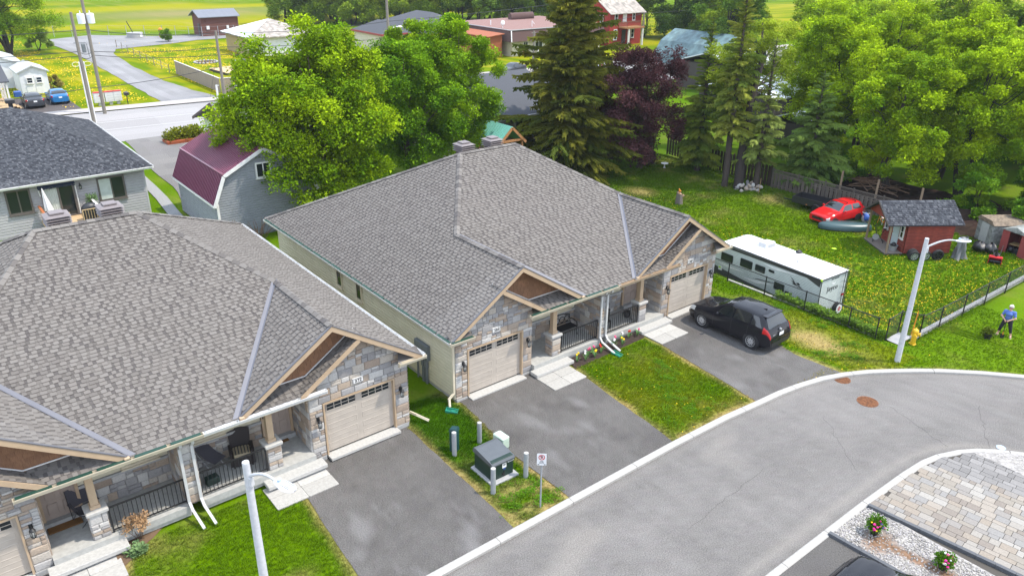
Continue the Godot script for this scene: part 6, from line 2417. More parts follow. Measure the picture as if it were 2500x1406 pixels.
	for i in 26:
		b = mb()
		b.ball(Vector3.ZERO, V(R(0.12, 0.24), R(0.10, 0.16), R(0.12, 0.22)), 7, 5)
		var st := obj("stone", b, M.stones[rng.randi() % 8], o)
		st.position = V(R(-0.9, 0.9), 0.08 + 0.14 * (i % 3), R(-0.7, 0.7))
		st.rotation = V(R(0, 3), R(0, 3), R(0, 3))
	o = thing("garden_rake", "pale handled tool leaning on the stone pile", "tool", V(37.4, -1.2, -12.3))
	b = mb()
	b.cyl(V(0, 0, 0), V(0.5, 1.0, -0.3), 0.025, 0.02, 6)
	b.box(V(-0.02, 0.03, 0.02), V(0.25, 0.05, 0.08))
	obj("handle", b, M.plywood, o)
	# wooden boundary fence: boards one by one, lattice on the nearer stretch
	o = thing("wooden_fence", "weathered board fence with lattice top behind the hatchback and the trailer", "fence", V(0, 0, 0))
	board_fence(o, V(39.45, -1.22, -12.6), V(39.5, -1.22, 1.0), 1.5, true)
	o = thing("wooden_fence", "dark board fence under the spruces left of the stone pile", "fence", V(0, 0, 0))
	board_fence(o, V(40.6, -1.1, -24.5), V(39.5, -1.22, -12.8), 1.7, false)
	# posts left standing in the woodland
	var k := 0
	for q in [[V(40.4, -1.22, -7.4), "left stake rising behind the lattice fence"], [V(40.4, -1.22, -4.6), "middle stake rising behind the lattice fence"], [V(40.8, -1.22, -1.6), "right stake showing above the shed roof"]]:
		o = thing("timber_stake", q[1], "stake", q[0], 0.0, "rough timber stakes behind the lattice fence")
		b = mb()
		b.cyl(Vector3.ZERO, V(0.05, 2.35, 0.0), 0.09, 0.08, 8)
		obj("stake", b, M.weathered_tan, o)
	# brush heap on the dark bank behind the fence
	b = mb(true)
	sheet(b, axis([39.8, 0.5, 47.0]), func(_x): return -13.0, func(_x): return 8.0, 44, func(x, z): return -1.2 + 0.9 * sstep(40.0, 43.5, x) * (0.8 + 0.4 * noise2(x, z, 30.0)) + 0.10 * noise2(x, z, 200.0), func(_x, _z):
		var g := R(0.6, 1.4)
		return Color(0.040 * g, 0.026 * g, 0.020 * g))
	struct("bare_bank", b, M.rough_v)
	o = thing("brush_heap", "heap of cut branches on the bare bank behind the lattice fence", "brush heap", V(43.2, -0.5, -6.0))
	for i in 34:
		b = mb()
		var a := R(0, TAU)
		var l := R(0.5, 1.3)
		b.cyl(V(-cos(a) * l, 0, -sin(a) * l), V(cos(a) * l, R(0.0, 0.5), sin(a) * l), 0.05, 0.02, 5)
		var br := obj("branch", b, M.dry_twig, o)
		br.position = V(R(-1.2, 1.2), R(0.0, 0.5), R(-1.6, 1.6))
	o = thing("bird_bath", "small white dish on the ground under the purple maple", "dish", V(36.7, -1.1, -21.4))
	b = mb()
	b.lathe([V2(0.12, 0.0), V2(0.05, 0.1), V2(0.05, 0.3), V2(0.3, 0.36), V2(0.32, 0.40), V2(0.0, 0.36)], Vector3.ZERO, 14)
	obj("bowl", b, M.white_trim, o)

func board_fence(o: Node3D, a: Vector3, c: Vector3, h: float, lattice: bool) -> void:
	var d := c - a
	var l := d.length()
	var x := d / l
	var n := int(l / 0.17)
	var ba := Basis(x, Vector3.UP, x.cross(Vector3.UP))
	for i in n:
		var side := 0.035 if i % 2 == 0 else -0.035
		var hh := h * R(0.97, 1.02) * (0.78 if lattice else 1.0)
		inst("board", U.block, M.fence_boards[rng.randi() % 5] if lattice else M.fence_dark[rng.randi() % 3], o, Transform3D(ba * Basis.from_scale(V(0.14, hh, 0.022)), a + x * ((i + 0.5) * 0.17) + ba.z * side + V(0, R(-0.02, 0.02), 0)))
	var m := int(l / 2.3) + 1
	for i in m + 1:
		inst("post", U.block, M.fence_boards[1] if lattice else M.fence_dark[0], o, Transform3D(ba * Basis.from_scale(V(0.10, h + 0.15, 0.10)), a + x * minf(l, i * l / m) - V(0, 0.05, 0)))
	var b := mb()
	for y in ([0.25, 1.0, 1.18, h - 0.03] if lattice else [0.3, 1.2]):
		b.bar(a + Vector3.UP * y, c + Vector3.UP * y, 0.045, 0.07)
	obj("rail", b, M.fence_boards[0] if lattice else M.fence_dark[1], o)
	if lattice:
		b = mb()
		var k := int(l / 0.11)
		for i in k:
			var p := a + x * (i * 0.11) + Vector3.UP * 1.2
			b.bar(p, p + x * 0.24 + Vector3.UP * 0.25, 0.008, 0.03, ba.z)
			b.bar(p + x * 0.24, p + Vector3.UP * 0.25, 0.006, 0.03, ba.z)
		obj("lattice", b, M.fence_boards[2], o).set_meta("kind", "stuff")

# ---------------------------------------------------------------- cars: front towards -z, centred, wheels on y = 0
func lut(a: Array, x: float) -> float:
	if x <= a[0]:
		return a[1]
	for i in range(0, a.size() - 2, 2):
		if x <= a[i + 2]:
			var f: float = (x - a[i]) / (a[i + 2] - a[i])
			f = f * f * (3.0 - 2.0 * f) * 0.5 + f * 0.5
			return lerpf(a[i + 1], a[i + 3], f)
	return a[a.size() - 1]

func car_pt(P: Dictionary, z: float, t: float, s: float) -> Vector3:
	var hl: float = P.l * 0.5
	var top := lut(P.top, z)
	var belt := minf(lut(P.belt, z), top - 0.015)
	var w: float = P.w * 0.5 * lut(P.plan, z)
	var yb: float = lut(P.low, z)
	var tall := clampf((top - belt) / 0.5, 0.0, 1.0)
	var wr = w * 0.955 - (0.05 + P.tumble * tall) * P.w * 0.5
	var crown := 0.03 + 0.025 * tall
	var k := [[0.0, w * 0.90, yb], [0.10, w * 0.985, yb + 0.09], [0.32, w, lerpf(yb, belt, 0.55)], [0.46, w * 0.992, lerpf(yb, belt, 0.80)], [0.56, w * 0.955, belt], [0.84, wr, top - crown * 1.3], [0.88, wr * 0.94, top - crown * 0.8], [1.0, 0.0, top]]
	for i in k.size() - 1:
		if t <= k[i + 1][0]:
			var f: float = (t - k[i][0]) / (k[i + 1][0] - k[i][0])
			var x := lerpf(k[i][1], k[i + 1][1], f)
			var y := lerpf(k[i][2], k[i + 1][2], f)
			if i == k.size() - 2:
				y = top - crown * 0.8 * pow(x / maxf(wr * 0.94, 0.01), 2.0)
			return V(x * s, y, z)
	return V(0, top, z)

func car_patch(P: Dictionary, z0: float, z1: float, t0: float, t1: float, s: float, off: float, slant0 := 0.0, slant1 := 0.0, nz_ := 10, nt_ := 5) -> MB:
	var b := mb()
	b.grid(func(u, w):
		var t := lerpf(t0, t1, w)
		var z := lerpf(z0 + slant0 * w, z1 + slant1 * w, u)
		var p := car_pt(P, z, t, s)
		var e := 0.015
		var du := car_pt(P, z + e, t, s) - car_pt(P, z - e, t, s)
		var dv := car_pt(P, z, minf(t + e, 1.0), s) - car_pt(P, z, t - e, s)
		var n := dv.cross(du).normalized() * s
		if n.dot(p - V(0, 0.5, z)) < 0.0:
			n = -n
		return p + n * off, 0.0 if s > 0.0 else 1.0, 1.0 if s > 0.0 else 0.0, nz_, 0.0, 1.0, nt_)
	return b

func car(label: String, cat: String, at: Vector3, turn: float, P: Dictionary, paint: Material, called := "parked_car") -> Node3D:
	var o := thing(called, label, cat, at, turn)
	var hl: float = P.l * 0.5
	var b := mb()
	for s in [1.0, -1.0]:
		b.grid(func(u, w): return car_pt(P, u, w, s), -hl if s > 0.0 else hl, hl if s > 0.0 else -hl, 56, 0.0, 1.0, 22)
	for e in [-hl, hl]:   # close the ends
		var ring := []
		for i in 13:
			ring.append(car_pt(P, e, i / 12.0, 1.0))
		for i in range(11, -1, -1):
			ring.append(car_pt(P, e, i / 12.0, -1.0))
		b.poly(ring)
	b.quad(car_pt(P, -hl, 0, -1), car_pt(P, -hl, 0, 1), car_pt(P, hl, 0, 1), car_pt(P, hl, 0, -1))
	var body := obj("body", b, paint, o)
	# glass
	var g: Array = P.glass
	for s in [1.0, -1.0]:
		obj("windscreen", car_patch(P, g[0], g[1], 0.885, 1.0, s, 0.006, 0.0, 0.0, 10, 6), M.car_glass, body)
		obj("rear_window", car_patch(P, g[2], g[3], 0.885, 1.0, s, 0.006, 0.0, 0.0, 10, 6), M.car_glass, body)
		for q in P.side:
			obj("side_window", car_patch(P, q[0], q[1], 0.585, 0.81, s, 0.005, q[2], q[3], 8, 5), M.car_glass, body)
		for z in P.seams:
			obj("door_seam", car_patch(P, z - 0.006, z + 0.006, 0.10, 0.57, s, 0.002, 0.0, 0.0, 1, 8), M.black_plastic, body)
		for z in P.handles:
			b = mb()
			var p := car_pt(P, z, 0.47, s)
			b.bbox(p + V(s * 0.012, -0.015, 0), V(0.03, 0.03, 0.17), 0.008)
			obj("door_handle", b, paint, body)
		obj("headlight", car_patch(P, -hl + P.lamp[0], -hl + P.lamp[1], 0.42, 0.62, s, 0.008, 0.0, 0.06, 6, 4), M.headlamp, body)
		obj("tail_light", car_patch(P, hl - P.lamp[2], hl - 0.02, P.lamp[3], P.lamp[4], s, 0.010, 0.0, 0.0, 6, 4), M.red_lens, body)
		obj("sill", car_patch(P, P.axles[0] + P.r + 0.06, P.axles[1] - P.r - 0.06, 0.0, 0.11, s, 0.006, 0.0, 0.0, 6, 3), M.black_plastic, body)
		# mirror
		b = mb()
		var mp := car_pt(P, g[1] - 0.28, 0.58, s)
		b.ball(mp + V(s * 0.13, 0.05, 0), V(0.11, 0.075, 0.07), 9, 6)
		b.bar(mp, mp + V(s * 0.1, 0.03, 0), 0.05, 0.05)
		obj("mirror", b, paint, o)
		for z in P.axles:
			var r: float = P.r
			var wx := car_pt(P, z, 0.2, s).x
			b = mb()   # black arch lip and well
			b.cyl(V(wx - s * 0.25, r, z), V(wx + s * 0.004, r, z), r + 0.045, r + 0.045, 24)
			obj("wheel_arch", b, M.black_plastic, o)
			wheel(o, V(wx - s * 0.10, r, z), s, r, 0.235, P.rim, P.spokes)
	# rear and front
	b = mb()
	b.box(V(0, P.plate, hl + 0.006), V(0.32, 0.15, 0.012))
	obj("number_plate", b, M.white_paint, body)
	b = mb()
	b.box(V(0, lut(P.low, -hl) + 0.22, -hl - 0.004), V(P.w * 0.55, 0.20, 0.012))
	for i in 3:
		b.box(V(0, lut(P.low, -hl) + 0.16 + 0.06 * i, -hl - 0.012), V(P.w * 0.52, 0.012, 0.01))
	obj("grille", b, M.black_plastic, body)
	b = mb()
	b.box(V(0, lut(P.low, hl) + 0.06, hl - 0.02), V(P.w * 0.72, 0.18, 0.06))
	obj("bumper", b, M.black_plastic if P.get("cladding", true) else paint, body)
	# seats seen through the glass
	b = mb()
	for z in [g[1] + 0.55, g[1] + 1.45]:
		for s in [-0.38, 0.38]:
			b.bbox(V(s, 0.85, z), V(0.46, 0.5, 0.16), 0.04)
	b.box(V(0, 0.62, (g[1] + g[2]) * 0.5), V(P.w * 0.8, 0.1, 2.0))
	obj("seats", b, M.black_plastic, o)
	return o

func suv_shape() -> Dictionary:
	return {l = 4.55, w = 1.86, r = 0.362, axles = [-1.33, 1.37], rim = M.rim_silver, spokes = 10, tumble = 0.20, plate = 0.86, lamp = [0.04, 0.46, 0.42, 0.46, 0.66],
		top = [-2.275, 0.62, -2.20, 0.78, -2.0, 0.95, -1.5, 1.06, -1.10, 1.12, -0.95, 1.17, -0.25, 1.58, 0.1, 1.67, 0.8, 1.70, 1.5, 1.66, 1.72, 1.62, 2.08, 1.14, 2.16, 0.98, 2.24, 0.92, 2.275, 0.72],
		belt = [-2.275, 0.58, -2.0, 0.88, -1.0, 0.98, 1.2, 1.09, 2.275, 1.12],
		plan = [-2.275, 0.72, -2.1, 0.88, -1.7, 0.98, -1.0, 1.0, 1.5, 1.0, 2.0, 0.95, 2.275, 0.86],
		low = [-2.275, 0.30, -1.9, 0.22, 1.9, 0.22, 2.275, 0.36],
		glass = [-0.93, -0.18, 1.66, 2.06], side = [[-0.62, 0.22, 0.30, 0.02], [0.30, 1.14, 0.02, -0.02], [1.22, 1.78, 0.0, -0.28]], seams = [-0.72, 0.26, 1.12], handles = [0.08, 1.0]}

func hatch_shape() -> Dictionary:
	return {l = 3.95, w = 1.69, r = 0.30, axles = [-1.18, 1.24], rim = M.rim_dark, spokes = 6, tumble = 0.20, plate = 0.70, lamp = [0.0, 0.24, 0.22, 0.40, 0.60],
		top = [-1.975, 0.66, -1.93, 0.76, -1.75, 0.80, -0.85, 0.93, -0.72, 0.97, -0.12, 1.36, 0.2, 1.41, 1.3, 1.40, 1.55, 1.36, 1.88, 0.96, 1.975, 0.86],
		belt = [-1.975, 0.60, -0.9, 0.86, 1.975, 0.92],
		plan = [-1.975, 0.86, -1.8, 0.96, -1.2, 1.0, 1.4, 1.0, 1.975, 0.90],
		low = [-1.975, 0.26, -1.6, 0.20, 1.6, 0.20, 1.975, 0.28],
		glass = [-0.70, -0.08, 1.52, 1.86], side = [[-0.50, 0.52, 0.32, 0.0], [0.62, 1.45, 0.0, -0.18]], seams = [-0.55, 0.58], handles = [0.42]}

func sedan_shape(rim: Material) -> Dictionary:
	return {l = 4.6, w = 1.80, r = 0.32, axles = [-1.38, 1.36], rim = rim, spokes = 8, tumble = 0.22, plate = 0.78, lamp = [0.0, 0.36, 0.30, 0.44, 0.66],
		top = [-2.3, 0.62, -2.2, 0.74, -1.9, 0.82, -1.0, 0.95, -0.85, 0.99, -0.1, 1.38, 0.3, 1.44, 0.9, 1.40, 1.2, 1.32, 1.75, 1.06, 1.85, 1.04, 2.22, 1.02, 2.3, 0.88],
		belt = [-2.3, 0.58, -1.0, 0.86, 1.7, 0.98, 2.3, 0.96],
		plan = [-2.3, 0.74, -2.1, 0.90, -1.6, 0.99, 1.4, 1.0, 2.0, 0.95, 2.3, 0.82],
		low = [-2.3, 0.26, -1.9, 0.18, 1.9, 0.20, 2.3, 0.34],
		glass = [-0.83, -0.06, 1.10, 1.72], side = [[-0.52, 0.30, 0.34, 0.0], [0.38, 1.20, 0.0, -0.22]], seams = [-0.6, 0.34, 1.15], handles = [0.16, 1.02], cladding = false}

func build_cars() -> void:
	var o := car("black crossover car parked nose-in before the garage door of 380", "car", V(14.24, 0.03, 2.60), 0.02, suv_shape(), M.car_black)
	var body: Node3D = o.get_node("body")
	var b := mb()
	b.hexa([V(-0.03, 1.64, 1.42), V(0.03, 1.64, 1.42), V(0.03, 1.66, 1.20), V(-0.03, 1.66, 1.20)], [V(-0.005, 1.72, 1.42), V(0.005, 1.72, 1.42), V(0.004, 1.68, 1.24), V(-0.004, 1.68, 1.24)])
	obj("roof_antenna", b, M.car_black, body)
	b = mb()
	b.bbox(V(0, 1.60, 1.72), V(1.22, 0.035, 0.26), 0.01)
	obj("spoiler", b, M.car_black, body)
	b = mb()
	b.cyl(V(0, 1.03, 2.17), V(0, 1.03, 2.25), 0.055, 0.05, 12)
	obj("emblem", b, M.zinc, body)
	b = mb()
	b.bar(V(-0.42, 1.17, 2.10), V(0.1, 1.20, 2.10), 0.02, 0.02)
	obj("wiper", b, M.black_plastic, body)
	text(body, "CX-5", 0.08, Transform3D(Basis(), V(-0.55, 0.90, 2.262)), M.zinc)
	car("red hatchback with roof bars standing on the grass by the lattice fence", "car", V(36.25, -1.22, -5.08), 1.42, hatch_shape(), M.car_red)
	var h: Node3D = get_child(get_child_count() - 1)
	b = mb()
	for z in [0.1, 0.95]:
		b.bar(V(-0.62, 1.47, z), V(0.62, 1.47, z), 0.05, 0.03)
		for s in [-1.0, 1.0]:
			b.box(V(s * 0.58, 1.42, z), V(0.05, 0.10, 0.05))
	obj("roof_bar", b, M.black_plastic, h)
	car("glossy black car in the bottom right corner, only hood and windscreen in view", "car", V(3.35, 0.02, 16.28), 0.0, suv_shape(), M.car_black)
	car("dark grey saloon parked before the white hut, nose to the hut", "car", V(-2.10, 0.06, -75.6), -0.02, sedan_shape(M.rim_silver), M.car_grey)
	car("bright blue saloon parked beside the dark grey one before the white hut", "car", V(0.42, 0.06, -76.6), -0.02, sedan_shape(M.rim_silver), M.car_blue)
	car("grey saloon on the far street at the corner of the dark roofed house", "car", V(53.2, 0.04, -63.2), 1.8, sedan_shape(M.rim_silver), M.car_grey)
	car("white car half hidden behind the big spruce on the far street", "car", V(62.5, 0.06, -58.5), 1.4, sedan_shape(M.rim_silver), M.car_white)
	car("small white car behind the branches of the big spruce, nearest the brown flat-roofed building", "car", V(66.2, 0.06, -62.0), 0.5, hatch_shape(), M.car_white)
	var rr := thing("parked_quad", "bright red quad bike partly hidden behind the roof vents of house 380", "quad bike", V(21.6, 0.0, -24.6), 0.6)
	b = mb()
	b.bbox(V(0, 0.72, -0.4), V(0.7, 0.30, 0.7), 0.1)
	b.bbox(V(0, 0.78, 0.45), V(0.8, 0.22, 0.6), 0.08)
	b.hexa([V(-0.3, 0.9, -0.5), V(0.3, 0.9, -0.5), V(0.2, 0.9, -0.9), V(-0.2, 0.9, -0.9)], [V(-0.2, 1.25, -0.4), V(0.2, 1.25, -0.4), V(0.15, 1.2, -0.6), V(-0.15, 1.2, -0.6)])
	obj("body", b, M.car_red, rr)
	b = mb()
	b.bbox(V(0, 0.92, 0.25), V(0.34, 0.14, 0.8), 0.05)
	b.bar(V(-0.4, 1.22, -0.3), V(0.4, 1.22, -0.3), 0.04, 0.04)
	obj("saddle", b, M.black_plastic, rr)
	for z in [-0.6, 0.6]:
		for s in [-1.0, 1.0]:
			wheel(rr, V(s * 0.42, 0.3, z), s, 0.3, 0.24, M.rim_dark, 5)

# ---------------------------------------------------------------- the woman on the lawn
# field of tapered capsules [a, b, ra, rb], joined smoothly, meshed as surface nets
func capsule_d(p: Vector3, a: Vector3, b: Vector3, ra: float, rb: float) -> float:
	var ab := b - a
	var t := clampf((p - a).dot(ab) / maxf(ab.length_squared(), 1e-9), 0.0, 1.0)
	return p.distance_to(a + ab * t) - lerpf(ra, rb, t)

func blob(out: MB, bones: Array, cell: float, k: float) -> void:
	var lo := Vector3.INF
	var hi := -Vector3.INF
	for q in bones:
		var r := maxf(q[2], q[3]) + cell * 2.0
		for e in [q[0], q[1]]:
			lo = lo.min(e - Vector3.ONE * r)
			hi = hi.max(e + Vector3.ONE * r)
	var n := Vector3i(((hi - lo) / cell).ceil()) + Vector3i.ONE
	var f := PackedFloat32Array()
	f.resize(n.x * n.y * n.z)
	f.fill(9.0)
	for q in bones:   # only the cells near each bone
		var r := maxf(q[2], q[3]) + k + cell * 2.5
		var a := Vector3i(((q[0].min(q[1]) - Vector3.ONE * r - lo) / cell).floor()).clamp(Vector3i.ZERO, n - Vector3i.ONE)
		var b := Vector3i(((q[0].max(q[1]) + Vector3.ONE * r - lo) / cell).ceil()).clamp(Vector3i.ZERO, n - Vector3i.ONE)
		for x in range(a.x, b.x + 1):
			for y in range(a.y, b.y + 1):
				for z in range(a.z, b.z + 1):
					var i := (x * n.y + y) * n.z + z
					var d := capsule_d(lo + V(x, y, z) * cell, q[0], q[1], q[2], q[3])
					var e := f[i]
					var m := maxf(k - absf(d - e), 0.0) / k
					f[i] = minf(d, e) - m * m * k * 0.25
	var vert := {}
	var at := func(x: int, y: int, z: int) -> float: return f[(x * n.y + y) * n.z + z]
	for x in n.x - 1:
		for y in n.y - 1:
			for z in n.z - 1:
				var i := (x * n.y + y) * n.z + z
				var s := 0
				var c := [f[i], f[i + 1], f[i + n.z], f[i + n.z + 1], f[i + n.y * n.z], f[i + n.y * n.z + 1], f[i + n.y * n.z + n.z], f[i + n.y * n.z + n.z + 1]]
				for v in c:
					if v < 0.0:
						s += 1
				if s == 0 or s == 8:
					continue
				var sum := Vector3.ZERO
				var cnt := 0
				for e in [[0, 1], [2, 3], [4, 5], [6, 7], [0, 2], [1, 3], [4, 6], [5, 7], [0, 4], [1, 5], [2, 6], [3, 7]]:
					var p: float = c[e[0]]
					var q: float = c[e[1]]
					if (p < 0.0) != (q < 0.0):
						var t := p / (p - q)
						var va := V(e[0] >> 2, (e[0] >> 1) & 1, e[0] & 1)
						var vb := V(e[1] >> 2, (e[1] >> 1) & 1, e[1] & 1)
						sum += va.lerp(vb, t)
						cnt += 1
				vert[i] = lo + (V(x, y, z) + sum / cnt) * cell
	var nor := {}
	for i in vert:
		var z: int = i % n.z
		var y: int = (i / n.z) % n.y
		var x: int = i / (n.z * n.y)
		nor[i] = V(at.call(x + 1, y, z) - at.call(x, y, z), at.call(x, y + 1, z) - at.call(x, y, z), at.call(x, y, z + 1) - at.call(x, y, z)).normalized()
	var sx := n.y * n.z
	var sy := n.z
	for i in vert:
		for e in [[sx, sy, 1], [sy, 1, sx], [1, sx, sy]]:
			var p := f[i]
			var q := f[i + e[0]]
			if (p < 0.0) == (q < 0.0):
				continue
			var a: int = i
			var b: int = i - e[1]
			var c: int = i - e[1] - e[2]
			var d: int = i - e[2]
			if not (vert.has(b) and vert.has(c) and vert.has(d)):
				continue
			if p < 0.0:
				out.trin(vert[a], vert[b], vert[c], nor[a], nor[b], nor[c])
				out.trin(vert[a], vert[c], vert[d], nor[a], nor[c], nor[d])
			else:
				out.trin(vert[a], vert[c], vert[b], nor[a], nor[c], nor[b])
				out.trin(vert[a], vert[d], vert[c], nor[a], nor[d], nor[c])

func build_woman() -> void:
	# front towards -z, turned so that she faces the camera; leans with both hands on a spade
	var at := V(23.92, 0.0, 10.50)
	var o := thing("person", "white-haired woman in blue T-shirt and black cropped trousers leaning on a spade", "person", at, 0.0)
	var to := V(CAM.x - at.x, 0, CAM.z - at.z)
	o.rotation.y = atan2(-to.x, -to.z) - 0.12
	var VV := func(x, y, z): return V(x, y, z)
	var hipl: Vector3 = VV.call(0.10, 0.80, 0.03)
	var hipr: Vector3 = VV.call(-0.10, 0.80, 0.03)
	var kl: Vector3 = VV.call(0.19, 0.45, -0.02)
	var kr: Vector3 = VV.call(-0.19, 0.45, -0.02)
	var al: Vector3 = VV.call(0.25, 0.09, 0.03)
	var ar: Vector3 = VV.call(-0.27, 0.09, 0.03)
	var chest: Vector3 = VV.call(0, 1.17, -0.03)
	var shl: Vector3 = VV.call(0.18, 1.25, -0.03)
	var shr: Vector3 = VV.call(-0.18, 1.25, -0.03)
	var ell: Vector3 = VV.call(0.28, 1.02, -0.10)
	var elr: Vector3 = VV.call(-0.28, 1.02, -0.10)
	var wl: Vector3 = VV.call(0.07, 0.885, -0.28)
	var wr: Vector3 = VV.call(-0.06, 0.905, -0.28)
	var neck: Vector3 = VV.call(0, 1.33, -0.03)
	var head: Vector3 = VV.call(0, 1.475, -0.06)
	var b := mb()
	blob(b, [[VV.call(0, 0.86, 0.03), VV.call(0, 1.0, 0.0), 0.145, 0.12], [VV.call(0, 1.0, 0.0), chest, 0.12, 0.13], [shl, shr, 0.07, 0.07], [chest, neck, 0.08, 0.05], [neck, head, 0.047, 0.05],
		[hipl, kl, 0.095, 0.062], [kl, al, 0.060, 0.036], [hipr, kr, 0.095, 0.062], [kr, ar, 0.060, 0.036],
		[al, al + V(0.03, -0.05, -0.12), 0.035, 0.028], [ar, ar + V(-0.03, -0.05, -0.12), 0.035, 0.028],
		[shl, ell, 0.052, 0.040], [ell, wl, 0.038, 0.026], [shr, elr, 0.052, 0.040], [elr, wr, 0.038, 0.026]], 0.014, 0.03)
	# head with nose, brow, chin, ears
	blob(b, [[head + V(0, 0.03, 0.01), head + V(0, 0.02, 0.02), 0.088, 0.088], [head + V(0, -0.05, -0.03), head + V(0, -0.075, -0.045), 0.062, 0.042], [head + V(0, 0.005, -0.082), head + V(0, -0.022, -0.096), 0.010, 0.014], [head + V(-0.035, 0.025, -0.068), head + V(0.035, 0.025, -0.068), 0.016, 0.016], [head + V(-0.02, -0.055, -0.078), head + V(0.02, -0.055, -0.078), 0.010, 0.010],
		[head + V(0.085, 0.0, 0.01), head + V(0.088, -0.03, 0.005), 0.014, 0.010], [head + V(-0.085, 0.0, 0.01), head + V(-0.088, -0.03, 0.005), 0.014, 0.010]], 0.005, 0.014)
	# hands closed on the handle
	for s in [1.0, -1.0]:
		var w: Vector3 = wl if s > 0.0 else wr
		var grip := V(0.0, w.y - 0.01, -0.335)
		var palm := w.lerp(grip, 0.5) + V(s * 0.012, 0.0, 0.0)
		var bones := [[w, palm, 0.024, 0.026], [palm + V(0, 0.02, 0), palm + V(0, -0.02, 0), 0.022, 0.022]]
		for i in 4:
			var y := 0.030 - 0.019 * i
			var l: float = [0.040, 0.046, 0.043, 0.034][i]
			var k0 := palm + V(s * 0.012, y, -0.012)
			var k1 := k0 + V(s * 0.004, -0.003, -l)
			var k2 := k1 + V(-s * l * 0.75, -0.004, -0.010)
			var k3 := k2 + V(-s * 0.012, -0.002, l * 0.5)
			bones.append_array([[k0, k1, 0.0095, 0.009], [k1, k2, 0.009, 0.0085], [k2, k3, 0.0085, 0.0075]])
		var t0 := palm + V(-s * 0.010, 0.022, -0.004)
		var t1 := t0 + V(-s * 0.018, 0.016, -0.026)
		bones.append_array([[t0, t1, 0.011, 0.0095], [t1, t1 + V(-s * 0.002, 0.004, -0.028), 0.0095, 0.008]])
		blob(b, bones, 0.006, 0.006)
	var bodym := obj("body", b, M.skin, o)
	b = mb()
	blob(b, [[VV.call(0, 0.90, 0.03), VV.call(0, 1.0, 0.0), 0.158, 0.135], [VV.call(0, 1.0, 0.0), chest, 0.135, 0.143], [shl, shr, 0.080, 0.080], [chest + V(0.06, -0.01, -0.08), chest + V(-0.06, -0.01, -0.08), 0.085, 0.085], [shl, shl.lerp(ell, 0.62), 0.070, 0.062], [shr, shr.lerp(elr, 0.62), 0.070, 0.062], [chest, chest + V(0, 0.09, 0), 0.10, 0.06]], 0.014, 0.03)
	obj("t_shirt", b, M.shirt_blue, o)
	b = mb()
	blob(b, [[VV.call(0, 0.90, 0.03), VV.call(0, 0.82, 0.03), 0.150, 0.140], [hipl, kl, 0.108, 0.074], [kl, kl.lerp(al, 0.52), 0.073, 0.062], [hipr, kr, 0.108, 0.074], [kr, kr.lerp(ar, 0.52), 0.073, 0.062]], 0.014, 0.03)
	obj("trousers", b, M.trouser_black, o)
	b = mb()
	blob(b, [[head + V(0, 0.06, 0.025), head + V(0, 0.02, 0.045), 0.088, 0.085], [head + V(-0.05, 0.075, -0.035), head + V(0.05, 0.075, -0.035), 0.045, 0.045], [head + V(0.07, 0.03, 0.02), head + V(0.07, -0.02, 0.03), 0.032, 0.028], [head + V(-0.07, 0.03, 0.02), head + V(-0.07, -0.02, 0.03), 0.032, 0.028]], 0.007, 0.02)
	obj("hair", b, M.hair_white, o)
	b = mb()
	for s in [-1.0, 1.0]:
		b.ball(head + V(s * 0.034, 0.004, -0.088), V(0.027, 0.020, 0.012), 10, 6)
		b.bar(head + V(s * 0.06, 0.008, -0.075), head + V(s * 0.088, 0.008, 0.01), 0.006, 0.006)
	b.bar(head + V(-0.012, 0.008, -0.094), head + V(0.012, 0.008, -0.094), 0.006, 0.006)
	obj("sunglasses", b, M.black_plastic, o)
	for s in [1.0, -1.0]:
		var a: Vector3 = al if s > 0.0 else ar
		b = mb()
		b.bbox(V(a.x + s * 0.015, 0.012, a.z - 0.045), V(0.095, 0.025, 0.26), 0.02, -s * 0.2)
		b.bar(a + V(-s * 0.03, -0.045, -0.07), a + V(s * 0.06, -0.045, -0.07), 0.05, 0.025)
		obj("sandal", b, M.sandal, o)
	var base := o.transform
	o = thing("spade", "spade with orange collar, standing upright under the woman's hands", "spade", base * V(0, 0, -0.335), o.rotation.y)
	b = mb()
	b.cyl(V(0, 0.20, 0), V(0, 0.93, 0), 0.015, 0.015, 8)
	b.cyl(V(-0.05, 0.935, 0), V(0.05, 0.935, 0), 0.015, 0.015, 8)
	obj("handle", b, M.black_metal, o)
	b = mb()
	b.cyl(V(0, 0.20, 0), V(0, 0.34, 0), 0.022, 0.020, 8)
	obj("collar", b, M.orange_paint, o)
	b = mb()
	b.hexa([V(-0.07, -0.03, 0.01), V(0.07, -0.03, 0.01), V(0.07, -0.03, 0), V(-0.07, -0.03, 0)], [V(-0.09, 0.22, 0.012), V(0.09, 0.22, 0.012), V(0.09, 0.22, 0), V(-0.09, 0.22, 0)])
	obj("blade", b, M.black_metal, o)
	o = thing("plant_pot", "black pot of green plants on the lawn at the woman's feet", "pot", V(23.03, 0.0, 10.14))
	b = mb()
	b.lathe([V2(0.14, 0.0), V2(0.21, 0.26), V2(0.225, 0.26), V2(0.225, 0.30), V2(0.18, 0.30), V2(0.0, 0.26)], Vector3.ZERO, 16)
	obj("pot", b, M.black_plastic, o)
	var xs := []
	var cs := []
	for i in 70:
		xs.append(Transform3D(Basis(V(R(-1, 1), R(0, 1), R(-1, 1)).normalized(), R(0, 6)).scaled(Vector3.ONE * R(0.15, 0.3)), V(R(-0.17, 0.17), R(0.28, 0.42), R(-0.17, 0.17))))
		var g := R(0.6, 1.3)
		cs.append(Color(0.10 * g, 0.14 * g, 0.012 * g))
	many("foliage", U.sprig, M.leaf_v, xs, cs, o)

